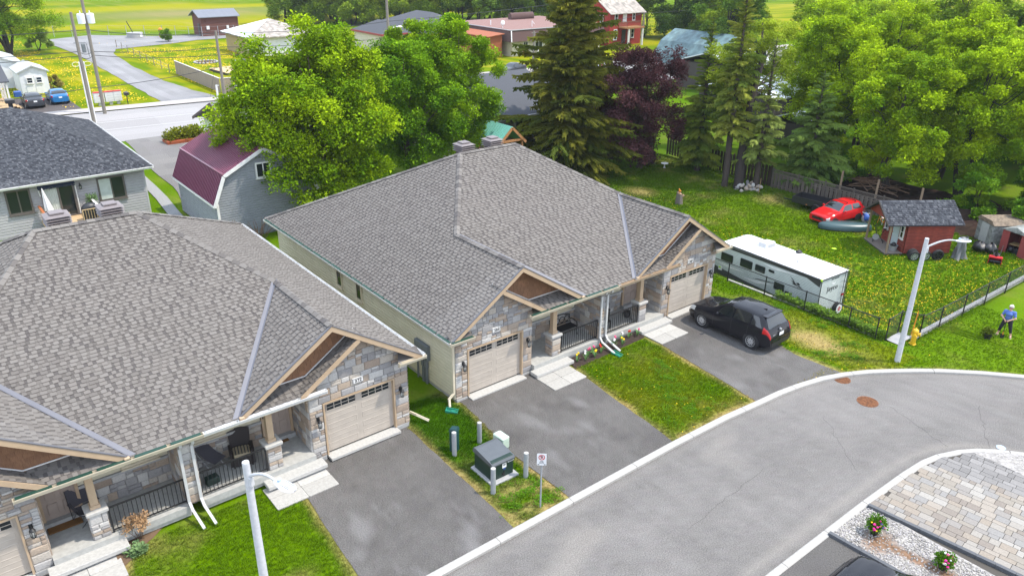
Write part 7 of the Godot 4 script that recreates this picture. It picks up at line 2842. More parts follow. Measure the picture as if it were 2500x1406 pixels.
# ---------------------------------------------------------------- the neighbourhood behind
func slope(b: MB, a: Vector3, c: Vector3, d: Vector3, e: Vector3, th := 0.12) -> void:   # a roof slab, upper face counterclockwise from above
	var k := V(0, -th, 0)
	b.quad(a, c, d, e)
	b.quad(e + k, d + k, c + k, a + k)
	var q := [a, c, d, e]
	for i in 4:
		b.quad(q[i] + k, q[(i + 1) % 4] + k, q[(i + 1) % 4], q[i])

func gable_x(b: MB, x0: float, x1: float, z0: float, z1: float, ye: float, yr: float) -> void:   # ridge along x; z0 < z1
	var zm := (z0 + z1) * 0.5
	slope(b, V(x0, ye, z1), V(x1, ye, z1), V(x1, yr, zm), V(x0, yr, zm))
	slope(b, V(x1, ye, z0), V(x0, ye, z0), V(x0, yr, zm), V(x1, yr, zm))

func gable_z(b: MB, x0: float, x1: float, z0: float, z1: float, ye: float, yr: float) -> void:   # ridge along z
	var xm := (x0 + x1) * 0.5
	slope(b, V(x0, ye, z0), V(x0, ye, z1), V(xm, yr, z1), V(xm, yr, z0))
	slope(b, V(x1, ye, z1), V(x1, ye, z0), V(xm, yr, z0), V(xm, yr, z1))

func hip(b: MB, x0: float, x1: float, z0: float, z1: float, ye: float, yr: float, run: float) -> void:
	var along := (x1 - x0) > (z1 - z0)
	var r0 := V(x0 + run, yr, (z0 + z1) * 0.5) if along else V((x0 + x1) * 0.5, yr, z1 - run)
	var r1 := V(x1 - run, yr, (z0 + z1) * 0.5) if along else V((x0 + x1) * 0.5, yr, z0 + run)
	var A := V(x0, ye, z1)
	var B := V(x1, ye, z1)
	var C := V(x1, ye, z0)
	var D := V(x0, ye, z0)
	if along:
		b.poly([A, B, r1, r0])
		b.poly([B, C, r1])
		b.poly([C, D, r0, r1])
		b.poly([D, A, r0])
	else:
		b.poly([A, B, r0])
		b.poly([B, C, r1, r0])
		b.poly([C, D, r1])
		b.poly([D, A, r0, r1])
	for q in [[A, B], [B, C], [C, D], [D, A]]:
		b.quad(q[0] - V(0, 0.16, 0), q[1] - V(0, 0.16, 0), q[1], q[0])
	b.quad(D - V(0, 0.16, 0), C - V(0, 0.16, 0), B - V(0, 0.16, 0), A - V(0, 0.16, 0))

func box_part(called: String, parent: Node3D, p: Vector3, s: Vector3, m: Material, e := 0.0) -> MeshInstance3D:
	var b := mb()
	if e > 0.0:
		b.bbox(p, s, e)
	else:
		b.box(p, s)
	return obj(called, b, m, parent)

func win(parent: Node3D, x: float, y: float, z: float, n: Vector3, w: float, h: float, cols: int, rows: int, frame: Material, fw := 0.08) -> void:
	window(parent, facing(V(x, y, z), n), w, h, cols, rows, frame, M.dark_glass, fw)

func grey_house() -> void:
	var o := thing("grey_house", "grey sided bungalow with dark slate hip roof and a wooden deck", "house")
	var b := mb()
	b.box(V(-14.2, 1.5, -39.8), V(23.6, 3.1, 16.2))
	var w := obj("wall", b, M.siding_grey, o)
	b = mb()
	siding(b, Transform3D(Basis(), V(-20.0, 0, -31.69)), 17.6, 0.1, 3.02, 0.17)
	siding(b, facing(V(-2.39, 0, -31.7), Vector3.RIGHT), 16.0, 0.1, 3.02, 0.17)
	obj("siding", b, M.siding_grey, w)
	b = mb()
	b.box(V(-2.41, 1.5, -31.69), V(0.10, 3.0, 0.10))
	obj("corner_board", b, M.siding_grey_trim, w)
	b = mb()
	hip(b, -26.5, -1.95, -48.5, -31.2, 3.18, 6.2, 6.0)
	var rf := obj("roof", b, M.slate_base, o)
	var list := []
	var wx := Transform3D()
	var A := V(-17.0, 3.18, -31.2)
	var B := V(-1.95, 3.18, -31.2)
	var C := V(-7.95, 6.2, -39.85)
	var dk := mb()
	shingle_face(dk, list, wx, [A, B, C, V(-17.0, 6.2, -39.85)], A, Vector3.RIGHT, (V(-17.0, 6.2, -39.85) - A).normalized(), 0.17)
	shingle_face(dk, list, wx, [V(-1.95, 3.18, -48.5), C, B], B, Vector3.BACK, V(-6.0, 3.02, 0).normalized(), 0.17)
	lay_shingles(list, rf, M.slates, M.slate_cols, 300)
	caps_along(rf, B, C, Vector3.UP, M.slates)
	gutter_run(o, V(-17.0, 3.17, -31.2), V(-1.95, 3.17, -31.2), Vector3.BACK, M.white_trim, false)
	gutter_run(o, V(-1.95, 3.17, -31.2), V(-1.95, 3.17, -48.4), Vector3.RIGHT, M.white_trim, false)
	win(o, -9.55, 2.13, -31.66, Vector3.BACK, 1.32, 1.50, 2, 1, M.taupe_trim, 0.10)
	win(o, -4.43, 2.08, -31.66, Vector3.BACK, 1.60, 1.50, 2, 1, M.taupe_trim, 0.10)
	b = mb()
	b.box(V(-4.80, 2.08, -31.595), V(0.66, 1.30, 0.02))
	b.grid(func(u, v): return V(-8.22 + 0.74 * u, 0.85 + 1.82 * v, -31.595 + 0.015 * sin(u * 38.0)), 0, 1, 40, 0, 1, 2)
	obj("curtain", b, M.curtain, o)
	b = mb()
	for x in [-8.30, -7.42, -6.58]:
		b.box(V(x, 1.78, -31.60), V(0.10, 2.0, 0.14))
	b.box(V(-7.44, 2.76, -31.60), V(1.82, 0.10, 0.10))
	b.box(V(-7.44, 0.82, -31.60), V(1.82, 0.08, 0.10))
	var pd := obj("patio_door", b, M.taupe_trim, o)
	box_part("pane", pd, V(-7.86, 1.78, -31.625), V(0.78, 1.84, 0.02), M.pale_glass)
	box_part("pane", pd, V(-7.00, 1.78, -31.62), V(0.76, 1.84, 0.02), M.dark_glass)
	b = mb()
	b.hexa([V(-8.5, 2.78, -31.4), V(-6.45, 2.78, -31.4), V(-6.45, 2.84, -31.68), V(-8.5, 2.84, -31.68)], [V(-8.5, 3.0, -31.5), V(-6.45, 3.0, -31.5), V(-6.45, 3.08, -31.68), V(-8.5, 3.08, -31.68)])
	var aw := obj("awning", b, M.navy_cloth, o)
	b = mb()
	for i in 10:
		b.box(V(-8.4 + 0.205 * i, 2.74 - 0.02 * (i % 2), -31.39), V(0.19, 0.08, 0.01))
	obj("valance", b, M.navy_cloth, aw)
	b = mb()
	b.bar(V(-6.46, 3.0, -31.5), V(-6.46, 0.85, -31.55), 0.05, 0.05)
	b.bar(V(-8.50, 3.0, -31.5), V(-8.42, 2.3, -31.5), 0.05, 0.05)
	obj("awning_arm", b, M.white_trim, aw)
	lantern(o, Transform3D(Basis(), V(-6.18, 2.50, -31.68)))
	b = mb()
	b.cyl(V(-7.75, 5.5, -41.2), V(-7.75, 6.35, -41.2), 0.14, 0.14, 10)
	b.bbox(V(-7.75, 6.42, -41.2), V(0.55, 0.26, 0.55), 0.05)
	obj("roof_vent", b, M.black_plastic, o)
	b = mb()
	b.cyl(V(-6.3, 4.4, -37.4), V(-6.3, 5.0, -37.4), 0.07, 0.07, 8)
	obj("vent_pipe", b, M.black_plastic, o)
	# deck
	b = mb()
	b.box(V(-7.2, 0.66, -30.45), V(2.9, 0.14, 2.4))
	for x in [-8.5, -5.9]:
		for z in [-31.4, -29.4]:
			b.box(V(x, 0.3, z), V(0.12, 0.6, 0.12))
	var dk2 := obj("deck", b, M.deck_wood, o)
	for i in 16:
		box_part("plank", dk2, V(-7.2, 0.74, -31.57 + 0.15 * i), V(2.94, 0.03, 0.138), M.deck_wood)
	for q in [[V(-8.6, 0.76, -31.5), V(-8.6, 0.76, -29.3), 8], [V(-8.5, 0.76, -29.28), V(-7.4, 0.76, -29.28), 6], [V(-6.7, 0.76, -29.28), V(-5.8, 0.76, -29.28), 5], [V(-5.78, 0.76, -29.3), V(-5.78, 0.76, -31.5), 8]]:
		railing(o, q[0], q[1], 0.9, q[2], M.deck_wood)
	box_part("deck_rail_cap", o, V(-8.62, 1.70, -30.4), V(0.14, 0.05, 2.3), M.deck_stain)
	box_part("deck_rail_cap", o, V(-5.76, 1.70, -30.5), V(0.14, 0.05, 2.1), M.white_trim)
	box_part("foundation", o, V(-14.2, 0.06, -31.66), V(23.5, 0.14, 0.06), M.concrete_grey)
	o = thing("parasol", "closed white parasol leaning on the deck of the grey house", "parasol", V(-8.15, 0.76, -31.0))
	b = mb()
	b.cyl(V(0.05, 0, 0.1), V(-0.15, 2.1, -0.15), 0.025, 0.025, 8)
	obj("pole", b, M.white_trim, o)
	b = mb()
	b.grid(func(u, v):
		var a: float = u * TAU
		var r: float = lerpf(0.22, 0.03, v) * (1.0 + 0.25 * sin(a * 6.0))
		return V(-0.03 - 0.12 * v + cos(a) * r, 0.75 + 1.3 * v, 0.0 - 0.13 * v - sin(a) * r), 0, 1, 24, 0, 1, 4)
	obj("canopy", b, M.white_cloth, o)
	o = thing("barbecue", "black covered barbecue on the deck of the grey house", "barbecue", V(-6.15, 0.76, -30.1))
	b = mb()
	b.ball(V(0, 0.75, 0), V(0.48, 0.32, 0.3), 12, 8)
	b.box(V(0, 0.4, 0), V(0.9, 0.72, 0.5))
	obj("cover", b, M.black_plastic, o)
	o = thing("patio_plant", "green potted plant on the rail of the grey house's deck", "plant", V(-5.75, 1.5, -31.2))
	var xs := []
	for i in 50:
		xs.append(Transform3D(Basis(V(R(-1, 1), R(0, 1), R(-1, 1)).normalized(), R(0, 6)).scaled(Vector3.ONE * R(0.2, 0.35)), V(R(-0.2, 0.2), R(0.1, 0.4), R(-0.2, 0.2))))
	many("foliage", U.sprig, M.grey_green_leaf, xs, [], o)
	box_part("pot", o, V(0, 0.1, 0), V(0.25, 0.2, 0.25), M.black_plastic, 0.04)

func barn() -> void:
	var o := thing("gambrel_garage", "grey sided garage with burgundy metal gambrel roof by the maple", "garage")
	var x0 := -0.60
	var x1 := 5.35
	var xm := (x0 + x1) * 0.5
	var zf := -23.35
	var zb := -30.7
	var kx := 0.78
	var pts := PackedVector2Array([V2(x0, 0), V2(x1, 0), V2(x1, 2.45), V2(x1 - kx + 0.1, 4.0), V2(xm, 5.25), V2(x0 + kx - 0.1, 4.0), V2(x0, 2.45)])
	var b := mb()
	b.prism(pts, zb, zf)
	var w := obj("wall", b, M.siding_blue, o)
	b = mb()
	var yy := 0.1
	while yy < 5.1:
		var d := 0.0
		if yy > 2.45:
			d = lerpf(0.0, kx - 0.1, (yy - 2.45) / 1.55) if yy < 4.0 else lerpf(kx - 0.1, xm - x0, (yy - 4.0) / 1.25)
		siding(b, Transform3D(Basis(), V(x0 + d + 0.03, 0, zf + 0.005)), x1 - x0 - 2.0 * d - 0.06, yy, yy + 0.15, 0.15)
		yy += 0.15
	siding(b, facing(V(x0 - 0.005, 0, zb), Vector3.LEFT), zf - zb, 0.1, 2.4, 0.15)
	obj("siding", b, M.siding_blue, w)
	b = mb()
	b.box(V(x0, 1.2, zf), V(0.12, 2.4, 0.12))
	obj("corner_board", b, M.white_trim, w)
	var sec := [V2(x0 - 0.27, 2.38), V2(x0 + kx - 0.28, 4.12), V2(xm, 5.38), V2(x1 - kx + 0.28, 4.12), V2(x1 + 0.27, 2.38)]
	b = mb()
	for i in 4:
		var p: Vector2 = sec[i]
		var q: Vector2 = sec[i + 1]
		slope(b, V(p.x, p.y, zb - 0.2), V(p.x, p.y, zf + 0.28), V(q.x, q.y, zf + 0.28), V(q.x, q.y, zb - 0.2), 0.05)
	var rf := obj("roof", b, M.burgundy, o)
	for i in 4:   # standing ribs of the metal sheets
		b = mb()
		var p: Vector2 = sec[i]
		var q: Vector2 = sec[i + 1]
		var n := V2(-(q.y - p.y), q.x - p.x).normalized() * 0.022
		for k in 34:
			var z := zb - 0.1 + (zf - zb + 0.34) * k / 33.0
			b.bar(V(p.x + n.x, p.y + n.y, z), V(q.x + n.x, q.y + n.y, z), 0.045, 0.035, V(n.x, n.y, 0).normalized())
		obj("roof_ribs", b, M.burgundy, rf)
	b = mb()
	b.bar(V(xm, 5.42, zb - 0.22), V(xm, 5.42, zf + 0.30), 0.35, 0.05)
	for i in [1, 3]:
		b.bar(V(sec[i].x, sec[i].y + 0.03, zb - 0.22), V(sec[i].x, sec[i].y + 0.03, zf + 0.30), 0.16, 0.04)
	obj("ridge_cap", b, M.burgundy, rf)
	b = mb()
	for i in 4:
		var p: Vector2 = sec[i]
		var q: Vector2 = sec[i + 1]
		b.bar(V(p.x, p.y - 0.10, zf + 0.30), V(q.x, q.y - 0.10, zf + 0.30), 0.04, 0.20, V(-(q.y - p.y), q.x - p.x, 0).normalized())
	b.bar(V(sec[0].x, sec[0].y - 0.08, zb - 0.2), V(sec[0].x, sec[0].y - 0.08, zf + 0.28), 0.05, 0.14)
	obj("fascia", b, M.white_trim, rf)
	win(o, 2.35, 4.0, zf + 0.03, Vector3.BACK, 0.95, 0.95, 2, 1, M.white_trim, 0.09)
	downspout(o, [V(x0 - 0.05, 2.3, zf + 0.1), V(x0 - 0.05, 0.1, zf + 0.1)], M.white_trim)
	o = thing("wood_pile", "split firewood and a rusty rack in the gap beside house 384", "wood pile", V(-0.9, 0, -20.2))
	for i in 44:
		b = mb()
		var a := R(-0.6, 0.6)
		b.cyl(V(-0.2, 0, 0), V(0.2, 0, 0), R(0.06, 0.11), R(0.06, 0.1), 5)
		var lg := obj("log", b, M.cut_wood if i % 3 else M.bark, o)
		lg.position = V(R(-0.9, 0.9), 0.1 + 0.6 * rng.randf() * rng.randf() * 1.3, R(-1.2, 1.2))
		lg.rotation = V(R(-0.4, 0.4), R(0, 3), R(-0.5, 0.5))
	b = mb()
	for i in 4:
		b.bar(V(-1.0, 0.4 + 0.25 * i, -1.4), V(1.0, 0.4 + 0.25 * i, -1.4), 0.03, 0.03)
	b.bar(V(-1.0, 0, -1.4), V(-1.0, 1.3, -1.4), 0.05, 0.05)
	b.bar(V(1.0, 0, -1.4), V(1.0, 1.3, -1.4), 0.05, 0.05)
	obj("rack", b, M.rust_iron, o)
	for q in [[V(-0.6, 0, -22.6), "leafless reddish shrub at the front corner of the burgundy roofed garage"], [V(1.2, 0, -22.2), "leafless brown shrub before the middle of the garage wall"], [V(2.8, 0, -22.0), "leafless brown shrub at the right end of the garage wall"]]:
		o = thing("bare_shrub", q[1], "shrub", q[0], 0.0, "leafless shrubs before the garage")
		b = mb()
		for k in 40:
			var tip := V(R(-0.8, 0.8), R(0.6, 1.5), R(-0.5, 0.5))
			b.tube([V(tip.x * 0.3, 0, tip.z * 0.3), tip * 0.6 + V(R(-0.1, 0.1), 0.1, 0), tip], 0.012, 3)
		obj("branches", b, M.dry_twig, o)

func midway() -> void:
	# brown-gabled house by the street
	var o := thing("brown_house", "small white house with grey shingles and brown gable, partly behind the maple", "house")
	var b := mb()
	b.prism(PackedVector2Array([V2(-4.3, 0), V2(4.3, 0), V2(4.3, 3.0), V2(0, 4.6), V2(-4.3, 3.0)]), 0.0, 9.0)
	var w := obj("wall", b, M.white_siding, o)
	w.transform = Transform3D(Basis(V(0, 0, -1), Vector3.UP, V(1, 0, 0)), V(6.1, 0, -41.0))
	b = mb()
	b.prism(PackedVector2Array([V2(-4.4, 2.9), V2(4.4, 2.9), V2(0, 4.65)]), -0.02, 0.0)
	var g := obj("gable", b, M.brown_boards, o)
	g.transform = w.transform
	b = mb()
	gable_x(b, 5.4, 15.5, -46.0, -36.0, 2.95, 4.85)
	obj("roof", b, M.grey_shingle, o)
	b = mb()
	b.bar(V(5.38, 2.86, -46.0), V(5.38, 4.76, -41.0), 0.05, 0.22, Vector3.UP)
	b.bar(V(5.38, 4.76, -41.0), V(5.38, 2.86, -36.0), 0.05, 0.22, Vector3.UP)
	obj("fascia", b, M.brown_boards, o)
	o = thing("yard_lamp_post", "thin dark lamp post before the brown gable", "lamp post", V(5.3, 0, -37.6))
	b = mb()
	b.cyl(Vector3.ZERO, V(0, 4.3, 0), 0.05, 0.04, 8)
	b.ball(V(0, 4.35, 0), V(0.1, 0.12, 0.1), 8, 6)
	obj("post", b, M.black_metal, o)
	o = thing("planter_bed", "raised wooden bed of yellow-green shrubs beside the street", "planter", V(5.6, 0, -50.4))
	box_part("timber_edge", o, V(0, 0.15, 0), V(3.2, 0.3, 1.6), M.red_cedar, 0.04)
	var xs := []
	var cs := []
	for i in 260:
		var c: float = [-0.9, 0.3, 1.2][i % 3]
		xs.append(Transform3D(Basis(V(R(-1, 1), R(0, 1), R(-1, 1)).normalized(), R(0, 6)).scaled(Vector3.ONE * R(0.4, 0.8)), V(c + R(-0.5, 0.5), R(0.3, 0.95), R(-0.5, 0.5))))
		var k := R(0.6, 1.2)
		cs.append(Color(0.20 * k, 0.22 * k, 0.012 * k))
	many("shrub", U.sprig, M.leaf_v, xs, cs, o)
	# dark-roofed house behind the second tree
	o = thing("tan_house", "tan sided house with dark shingle roof and white windows behind the trees", "house")
	b = mb()
	b.box(V(27.4, 1.5, -37.0), V(12.4, 3.1, 13.4))
	w = obj("wall", b, M.siding_tan, o)
	b = mb()
	siding(b, Transform3D(Basis(), V(21.2, 0, -30.29)), 12.4, 0.05, 3.0, 0.18)
	obj("siding", b, M.siding_tan, w)
	b = mb()
	gable_x(b, 20.8, 34.0, -44.4, -29.7, 3.1, 5.5)
	obj("roof", b, M.dark_shingle, o)
	b = mb()
	b.box(V(27.4, 2.98, -29.62), V(13.2, 0.22, 0.10))
	obj("gutter", b, M.white_trim, o)
	win(o, 24.72, 2.22, -30.26, Vector3.BACK, 0.95, 0.95, 2, 1, M.white_trim, 0.10)
	win(o, 27.7, 2.28, -30.26, Vector3.BACK, 0.9, 0.7, 1, 1, M.white_trim, 0.10)
	win(o, 30.2, 1.95, -30.26, Vector3.BACK, 1.5, 1.4, 2, 1, M.white_trim, 0.10)
	b = mb()
	gable_z(b, 31.4, 35.4, -40.0, -32.8, 3.9, 5.0)
	var dm := obj("dormer", b, M.dark_shingle, o)
	box_part("dormer_wall", dm, V(33.4, 3.5, -36.0), V(3.2, 1.6, 6.0), M.siding_tan)
	# timber gazebo with a sea-green metal roof
	o = thing("gazebo", "timber gazebo with sea-green metal roof before the tan house", "gazebo", V(22.9, 0, -26.7))
	b = mb()
	gable_z(b, -1.35, 1.35, -1.55, 1.55, 2.30, 3.55)
	var rf := obj("roof", b, M.sea_green, o)
	b = mb()
	for k in 12:
		var z := -1.5 + 0.273 * k
		for s in [-1.0, 1.0]:
			b.bar(V(s * 1.35, 2.32, z), V(0, 3.57, z), 0.03, 0.03)
	obj("roof_ribs", b, M.sea_green, rf)
	b = mb()
	for s in [-1.0, 1.0]:
		b.bar(V(s * 1.36, 2.20, 1.58), V(0, 3.45, 1.58), 0.06, 0.20)
	b.bar(V(-1.1, 2.45, 1.5), V(1.1, 2.45, 1.5), 0.12, 0.16)
	obj("truss", b, M.cedar, o)
	for x in [-1.1, 1.1]:
		for z in [-1.3, 1.4]:
			box_part("post", o, V(x, 1.15, z), V(0.14, 2.3, 0.14), M.cedar)

func far_buildings() -> void:
	# brick hut in the meadow
	var o := thing("brick_hut", "small brown brick hut with grey metal roof out in the meadow", "hut", V(37.0, 0, -131.0))
	var b := mb()
	b.prism(PackedVector2Array([V2(-2.3, 0), V2(2.3, 0), V2(2.3, 3.4), V2(0, 4.35), V2(-2.3, 3.4)]), -3.4, 3.4)
	var w := obj("wall", b, M.brick_brown, o)
	w.transform = Transform3D(Basis(V(0, 0, -1), Vector3.UP, V(1, 0, 0)), Vector3.ZERO)
	b = mb()
	gable_x(b, -3.9, 3.7, -2.9, 2.7, 3.35, 4.45)
	var rf := obj("roof", b, M.metal_grey, o)
	b = mb()
	for i in 24:
		b.bar(V(-3.8 + 0.325 * i, 3.38, 2.7), V(-3.8 + 0.325 * i, 4.48, -0.1), 0.05, 0.04)
	obj("roof_ribs", b, M.metal_grey, rf)
	box_part("electric_box", o, V(-2.3, 1.5, 2.36), V(0.5, 0.6, 0.2), M.white_paint)
	box_part("electric_box", o, V(1.3, 1.5, 2.36), V(0.4, 0.5, 0.2), M.white_paint)
	b = mb()
	b.cyl(V(-2.5, 2.75, 2.30), V(-2.5, 2.75, 2.42), 0.2, 0.2, 10)
	obj("wall_vent", b, M.brick_brown, o)
	box_part("door", o, V(-3.44, 1.1, 0.9), V(0.08, 2.1, 0.95), M.door_dark)
	# well, leaning post, barrel, far fence
	o = thing("concrete_well", "round grey concrete well ring beside the gravel lane", "well", V(23.4, 0, -134.0))
	b = mb()
	b.cyl(Vector3.ZERO, V(0, 0.85, 0), 1.4, 1.35, 20)
	obj("ring", b, M.concrete_grey, o)
	b = mb()
	b.bar(V(-0.2, 0.8, -0.3), V(-0.9, 2.8, -0.6), 0.12, 0.12)
	obj("post", b, M.black_metal, o)
	box_part("notice", o, V(0.7, 0.45, 1.32), V(0.4, 0.6, 0.03), M.white_paint)
	o = thing("traffic_barrel", "orange and black traffic barrel behind the little bush in the meadow", "traffic barrel", V(27.2, 0, -131.6))
	b = mb()
	b.lathe([V2(0.34, 0.0), V2(0.32, 1.5), V2(0.1, 1.7), V2(0.0, 1.7)], Vector3.ZERO, 12)
	obj("body", b, M.orange_paint, o)
	b = mb()
	for y in [0.5, 1.05]:
		b.cyl(V(0, y, 0), V(0, y + 0.2, 0), 0.345, 0.34, 12)
	obj("band", b, M.black_plastic, o)
	o = thing("meadow_fence", "thin wire fence with steel posts between the lane and the meadow", "fence")
	var post := mb()
	post.cyl(Vector3.ZERO, V(0, 1.9, 0), 0.05, 0.05, 6)
	var pm := post.mesh()
	var line := [V(12.0, 0, -142.5), V(20.0, 0, -138.0), V(28.0, 0, -133.5), V(33.0, 0, -127.0), V(41.5, 0, -126.5), V(46.0, 0, -131.0)]
	b = mb()
	for i in line.size() - 1:
		for y in [0.5, 1.1, 1.85]:
			b.bar(line[i] + Vector3.UP * y, line[i + 1] + Vector3.UP * y, 0.02, 0.02)
		for k in 3:
			inst("post", pm, M.galvanised, o, Transform3D(Basis(), line[i].lerp(line[i + 1], k / 3.0)))
	obj("wire", b, M.galvanised, o)
	o = thing("meadow_fence", "low wire fence running along the right edge of the gravel lane", "fence")
	b = mb()
	for y in [0.5, 1.0]:
		b.bar(V(16.2, y, -90.0), V(17.2, y, -121.0), 0.02, 0.02)
	obj("wire", b, M.galvanised, o)
	for k in 9:
		inst("post", pm, M.weathered, o, Transform3D(Basis.from_scale(V(1, 0.62, 1)), V(16.2 + 0.125 * k, 0, -90.0 - 3.9 * k)))
	# white hut, its neighbour and the porch at the left edge
	o = thing("white_hut", "white garden hut with double doors facing the two parked saloons", "hut", V(-0.50, 0, -83.2))
	b = mb()
	b.prism(PackedVector2Array([V2(-1.4, 0), V2(1.4, 0), V2(1.4, 2.5), V2(0, 3.05), V2(-1.4, 2.5)]), -5.0, 0.0)
	w = obj("wall", b, M.white_siding, o)
	b = mb()
	gable_z(b, -1.65, 1.65, -5.2, 0.25, 2.48, 3.2)
	obj("roof", b, M.metal_pale, o)
	for s in [-1.0, 1.0]:
		var d := box_part("door", o, V(s * 0.47, 1.05, 0.02), V(0.9, 2.0, 0.05), M.white_paint)
		win(d, s * 0.47, 1.55, 0.05, Vector3.BACK, 0.62, 0.66, 1, 2, M.white_trim, 0.07)
	o = thing("white_house", "white house with pale metal roof behind the white hut", "house", V(-3.8, 0, -93.0))
	b = mb()
	b.prism(PackedVector2Array([V2(-3.2, 0), V2(3.2, 0), V2(3.2, 2.7), V2(0, 3.9), V2(-3.2, 2.7)]), -6.0, 4.0)
	obj("wall", b, M.white_siding, o)
	b = mb()
	gable_z(b, -3.5, 3.5, -6.3, 4.3, 2.65, 4.05)
	obj("roof", b, M.metal_pale, o)
	o = thing("porch_house", "white porch with lattice and timber steps at the left edge of the view", "house", V(-7.6, 0, -77.5))
	b = mb()
	b.box(V(-0.6, 1.5, 0), V(5.0, 3.0, 8.0))
	obj("wall", b, M.white_siding, o)
	b = mb()
	gable_x(b, -3.6, 3.55, -4.4, 4.4, 3.1, 4.4)
	obj("roof", b, M.dark_shingle, o)
	for z in [-2.0, 1.0, 3.6]:
		box_part("porch_post", o, V(3.3, 1.6, z), V(0.16, 3.0, 0.16), M.white_trim)
	box_part("porch_floor", o, V(2.7, 0.45, 1.0), V(1.5, 0.12, 6.0), M.deck_wood)
	for k in 3:
		box_part("step", o, V(3.7 + 0.28 * k, 0.36 - 0.13 * k, 2.4), V(0.3, 0.06, 1.3), M.deck_wood)
	railing(o, V(3.35, 0.5, -2.0), V(3.35, 0.5, 1.0), 0.9, 10, M.white_trim)
	b = mb()
	for i in 12:
		b.bar(V(3.8, 0.1, -5.2 + 0.14 * i), V(3.8, 1.7, -5.2 + 0.14 * i + 0.8), 0.02, 0.05)
		b.bar(V(3.82, 1.7, -5.2 + 0.14 * i), V(3.82, 0.1, -5.2 + 0.14 * i + 0.8), 0.02, 0.05)
	obj("lattice", b, M.weathered_dark, o)
	o = thing("blue_tub", "blue plastic tub beside the white hut", "tub", V(-2.55, 0, -82.4))
	box_part("tub", o, V(0, 0.32, 0), V(0.75, 0.62, 0.6), M.blue_paint, 0.08)
	# board fence, deck, hot tub, fire ring
	o = thing("board_fence", "tall tan board fence round the far yard by the gravel lane", "fence")
	for seg in [[V(16.75, 0, -89.0), V(16.55, 0, -71.7)], [V(16.6, 0, -71.6), V(26.0, 0, -70.3)]]:
		var a: Vector3 = seg[0]
		var d: Vector3 = seg[1] - a
		var l := d.length()
		var x := d / l
		var ba := Basis(x, Vector3.UP, x.cross(Vector3.UP))
		var n := int(l / 0.2)
		for i in n:
			inst("board", U.block, M.tan_boards[rng.randi() % 4], o, Transform3D(ba * Basis.from_scale(V(0.185, 1.66 * R(0.985, 1.01), 0.03)), a + x * (i + 0.5) * 0.2))
		b = mb()
		b.bar(a + Vector3.UP * 1.68, seg[1] + Vector3.UP * 1.68, 0.12, 0.04)
		obj("cap_rail", b, M.white_trim, o)
	o = thing("far_deck", "low timber deck behind the tan board fence", "deck", V(24.0, 0, -86.4), 0.1)
	for i in 18:
		box_part("plank", o, V(0, 0.32, -2.6 + 0.3 * i), V(5.4, 0.06, 0.28), M.deck_wood)
	box_part("frame", o, V(0, 0.15, 0), V(5.3, 0.28, 5.3), M.weathered_dark)
	o = thing("hot_tub", "brown hot tub with dark grey cover standing on the far deck", "hot tub", V(24.9, 0.35, -86.8), 0.1)
	box_part("cabinet", o, V(0, 0.42, 0), V(2.1, 0.84, 2.1), M.hot_tub_brown, 0.08)
	for s in [-0.52, 0.52]:
		box_part("cover", o, V(s, 0.92, 0), V(1.06, 0.14, 2.16), M.tub_cover, 0.04)
	o = thing("fire_ring", "round bed edged with pale stones in the far yard", "flower bed", V(23.3, 0, -96.8))
	b = mb()
	b.cyl(V(0, 0.0, 0), V(0, 0.08, 0), 1.5, 1.5, 20)
	obj("soil", b, M.soil, o)
	for i in 18:
		var a := TAU * i / 18.0
		b = mb()
		b.ball(V(cos(a) * 1.55, 0.1, sin(a) * 1.55), V(0.18, 0.13, 0.16), 7, 5)
		obj("stone", b, M.concrete_grey, o)
	o = thing("sign_post", "white post of a small sign on the verge before the tan fence", "sign", V(15.46, 0, -69.7))
	box_part("post", o, V(0, 0.65, 0), V(0.2, 1.3, 0.12), M.white_paint)
	box_part("arm", o, V(0.12, 1.22, 0), V(0.3, 0.1, 0.06), M.white_paint)
	# community mail boxes
	for q in [[3.55, "leftmost pale community mailbox unit behind the right utility pole"], [4.65, "middle pale community mailbox unit with red lettering band"], [5.40, "rightmost pale community mailbox unit next to the black mailbox"], [18.4, "pale community mailbox unit before the tan board fence"]]:
		var far_one: bool = q[0] > 10.0
		o = thing("mailbox_unit", q[1], "mailbox", V(q[0], 0, -70.9 if far_one else -71.7), 0.06, "pale community mailboxes")
		box_part("cabinet", o, V(0, 0.88, 0), V(1.0 if q[0] < 5.0 else 0.8, 1.05, 0.4), M.mail_grey, 0.02)
		box_part("red_band", o, V(0, 1.415, 0.02), V(1.0 if q[0] < 5.0 else 0.8, 0.09, 0.42), M.red_paint, 0.01)
		box_part("pedestal", o, V(0, 0.18, 0), V(0.3, 0.36, 0.25), M.zinc)
		if q[0] < 4.0 or far_one:
			box_part("red_label", o, V(0.15, 1.05, 0.205), V(0.34, 0.12, 0.012), M.red_paint)
		for i in 3:
			box_part("compartment_row", o, V(0, 0.50 + 0.26 * i, 0.205), V(0.7, 0.012, 0.012), M.zinc)
	o = thing("mailbox", "black mailbox on a thin post right of the pale mailbox units", "mailbox", V(6.15, 0, -70.9))
	box_part("box", o, V(0, 1.15, 0), V(0.45, 0.36, 0.55), M.black_plastic, 0.08)
	box_part("post", o, V(0, 0.5, 0), V(0.08, 1.0, 0.08), M.black_metal)
	# bungalow with the half-rusted roof
	o = thing("rusty_roof_house", "tan and white bungalow with white and rusty roof left of the maple crown", "house", V(0, 0, 0))
	b = mb()
	b.box(V(36.2, 1.35, -103.3), V(10.8, 2.7, 10.4))
	obj("wall", b, M.white_siding, o)
	box_part("side_wall", o, V(30.76, 1.35, -103.3), V(0.08, 2.66, 10.3), M.ochre, 0.0)
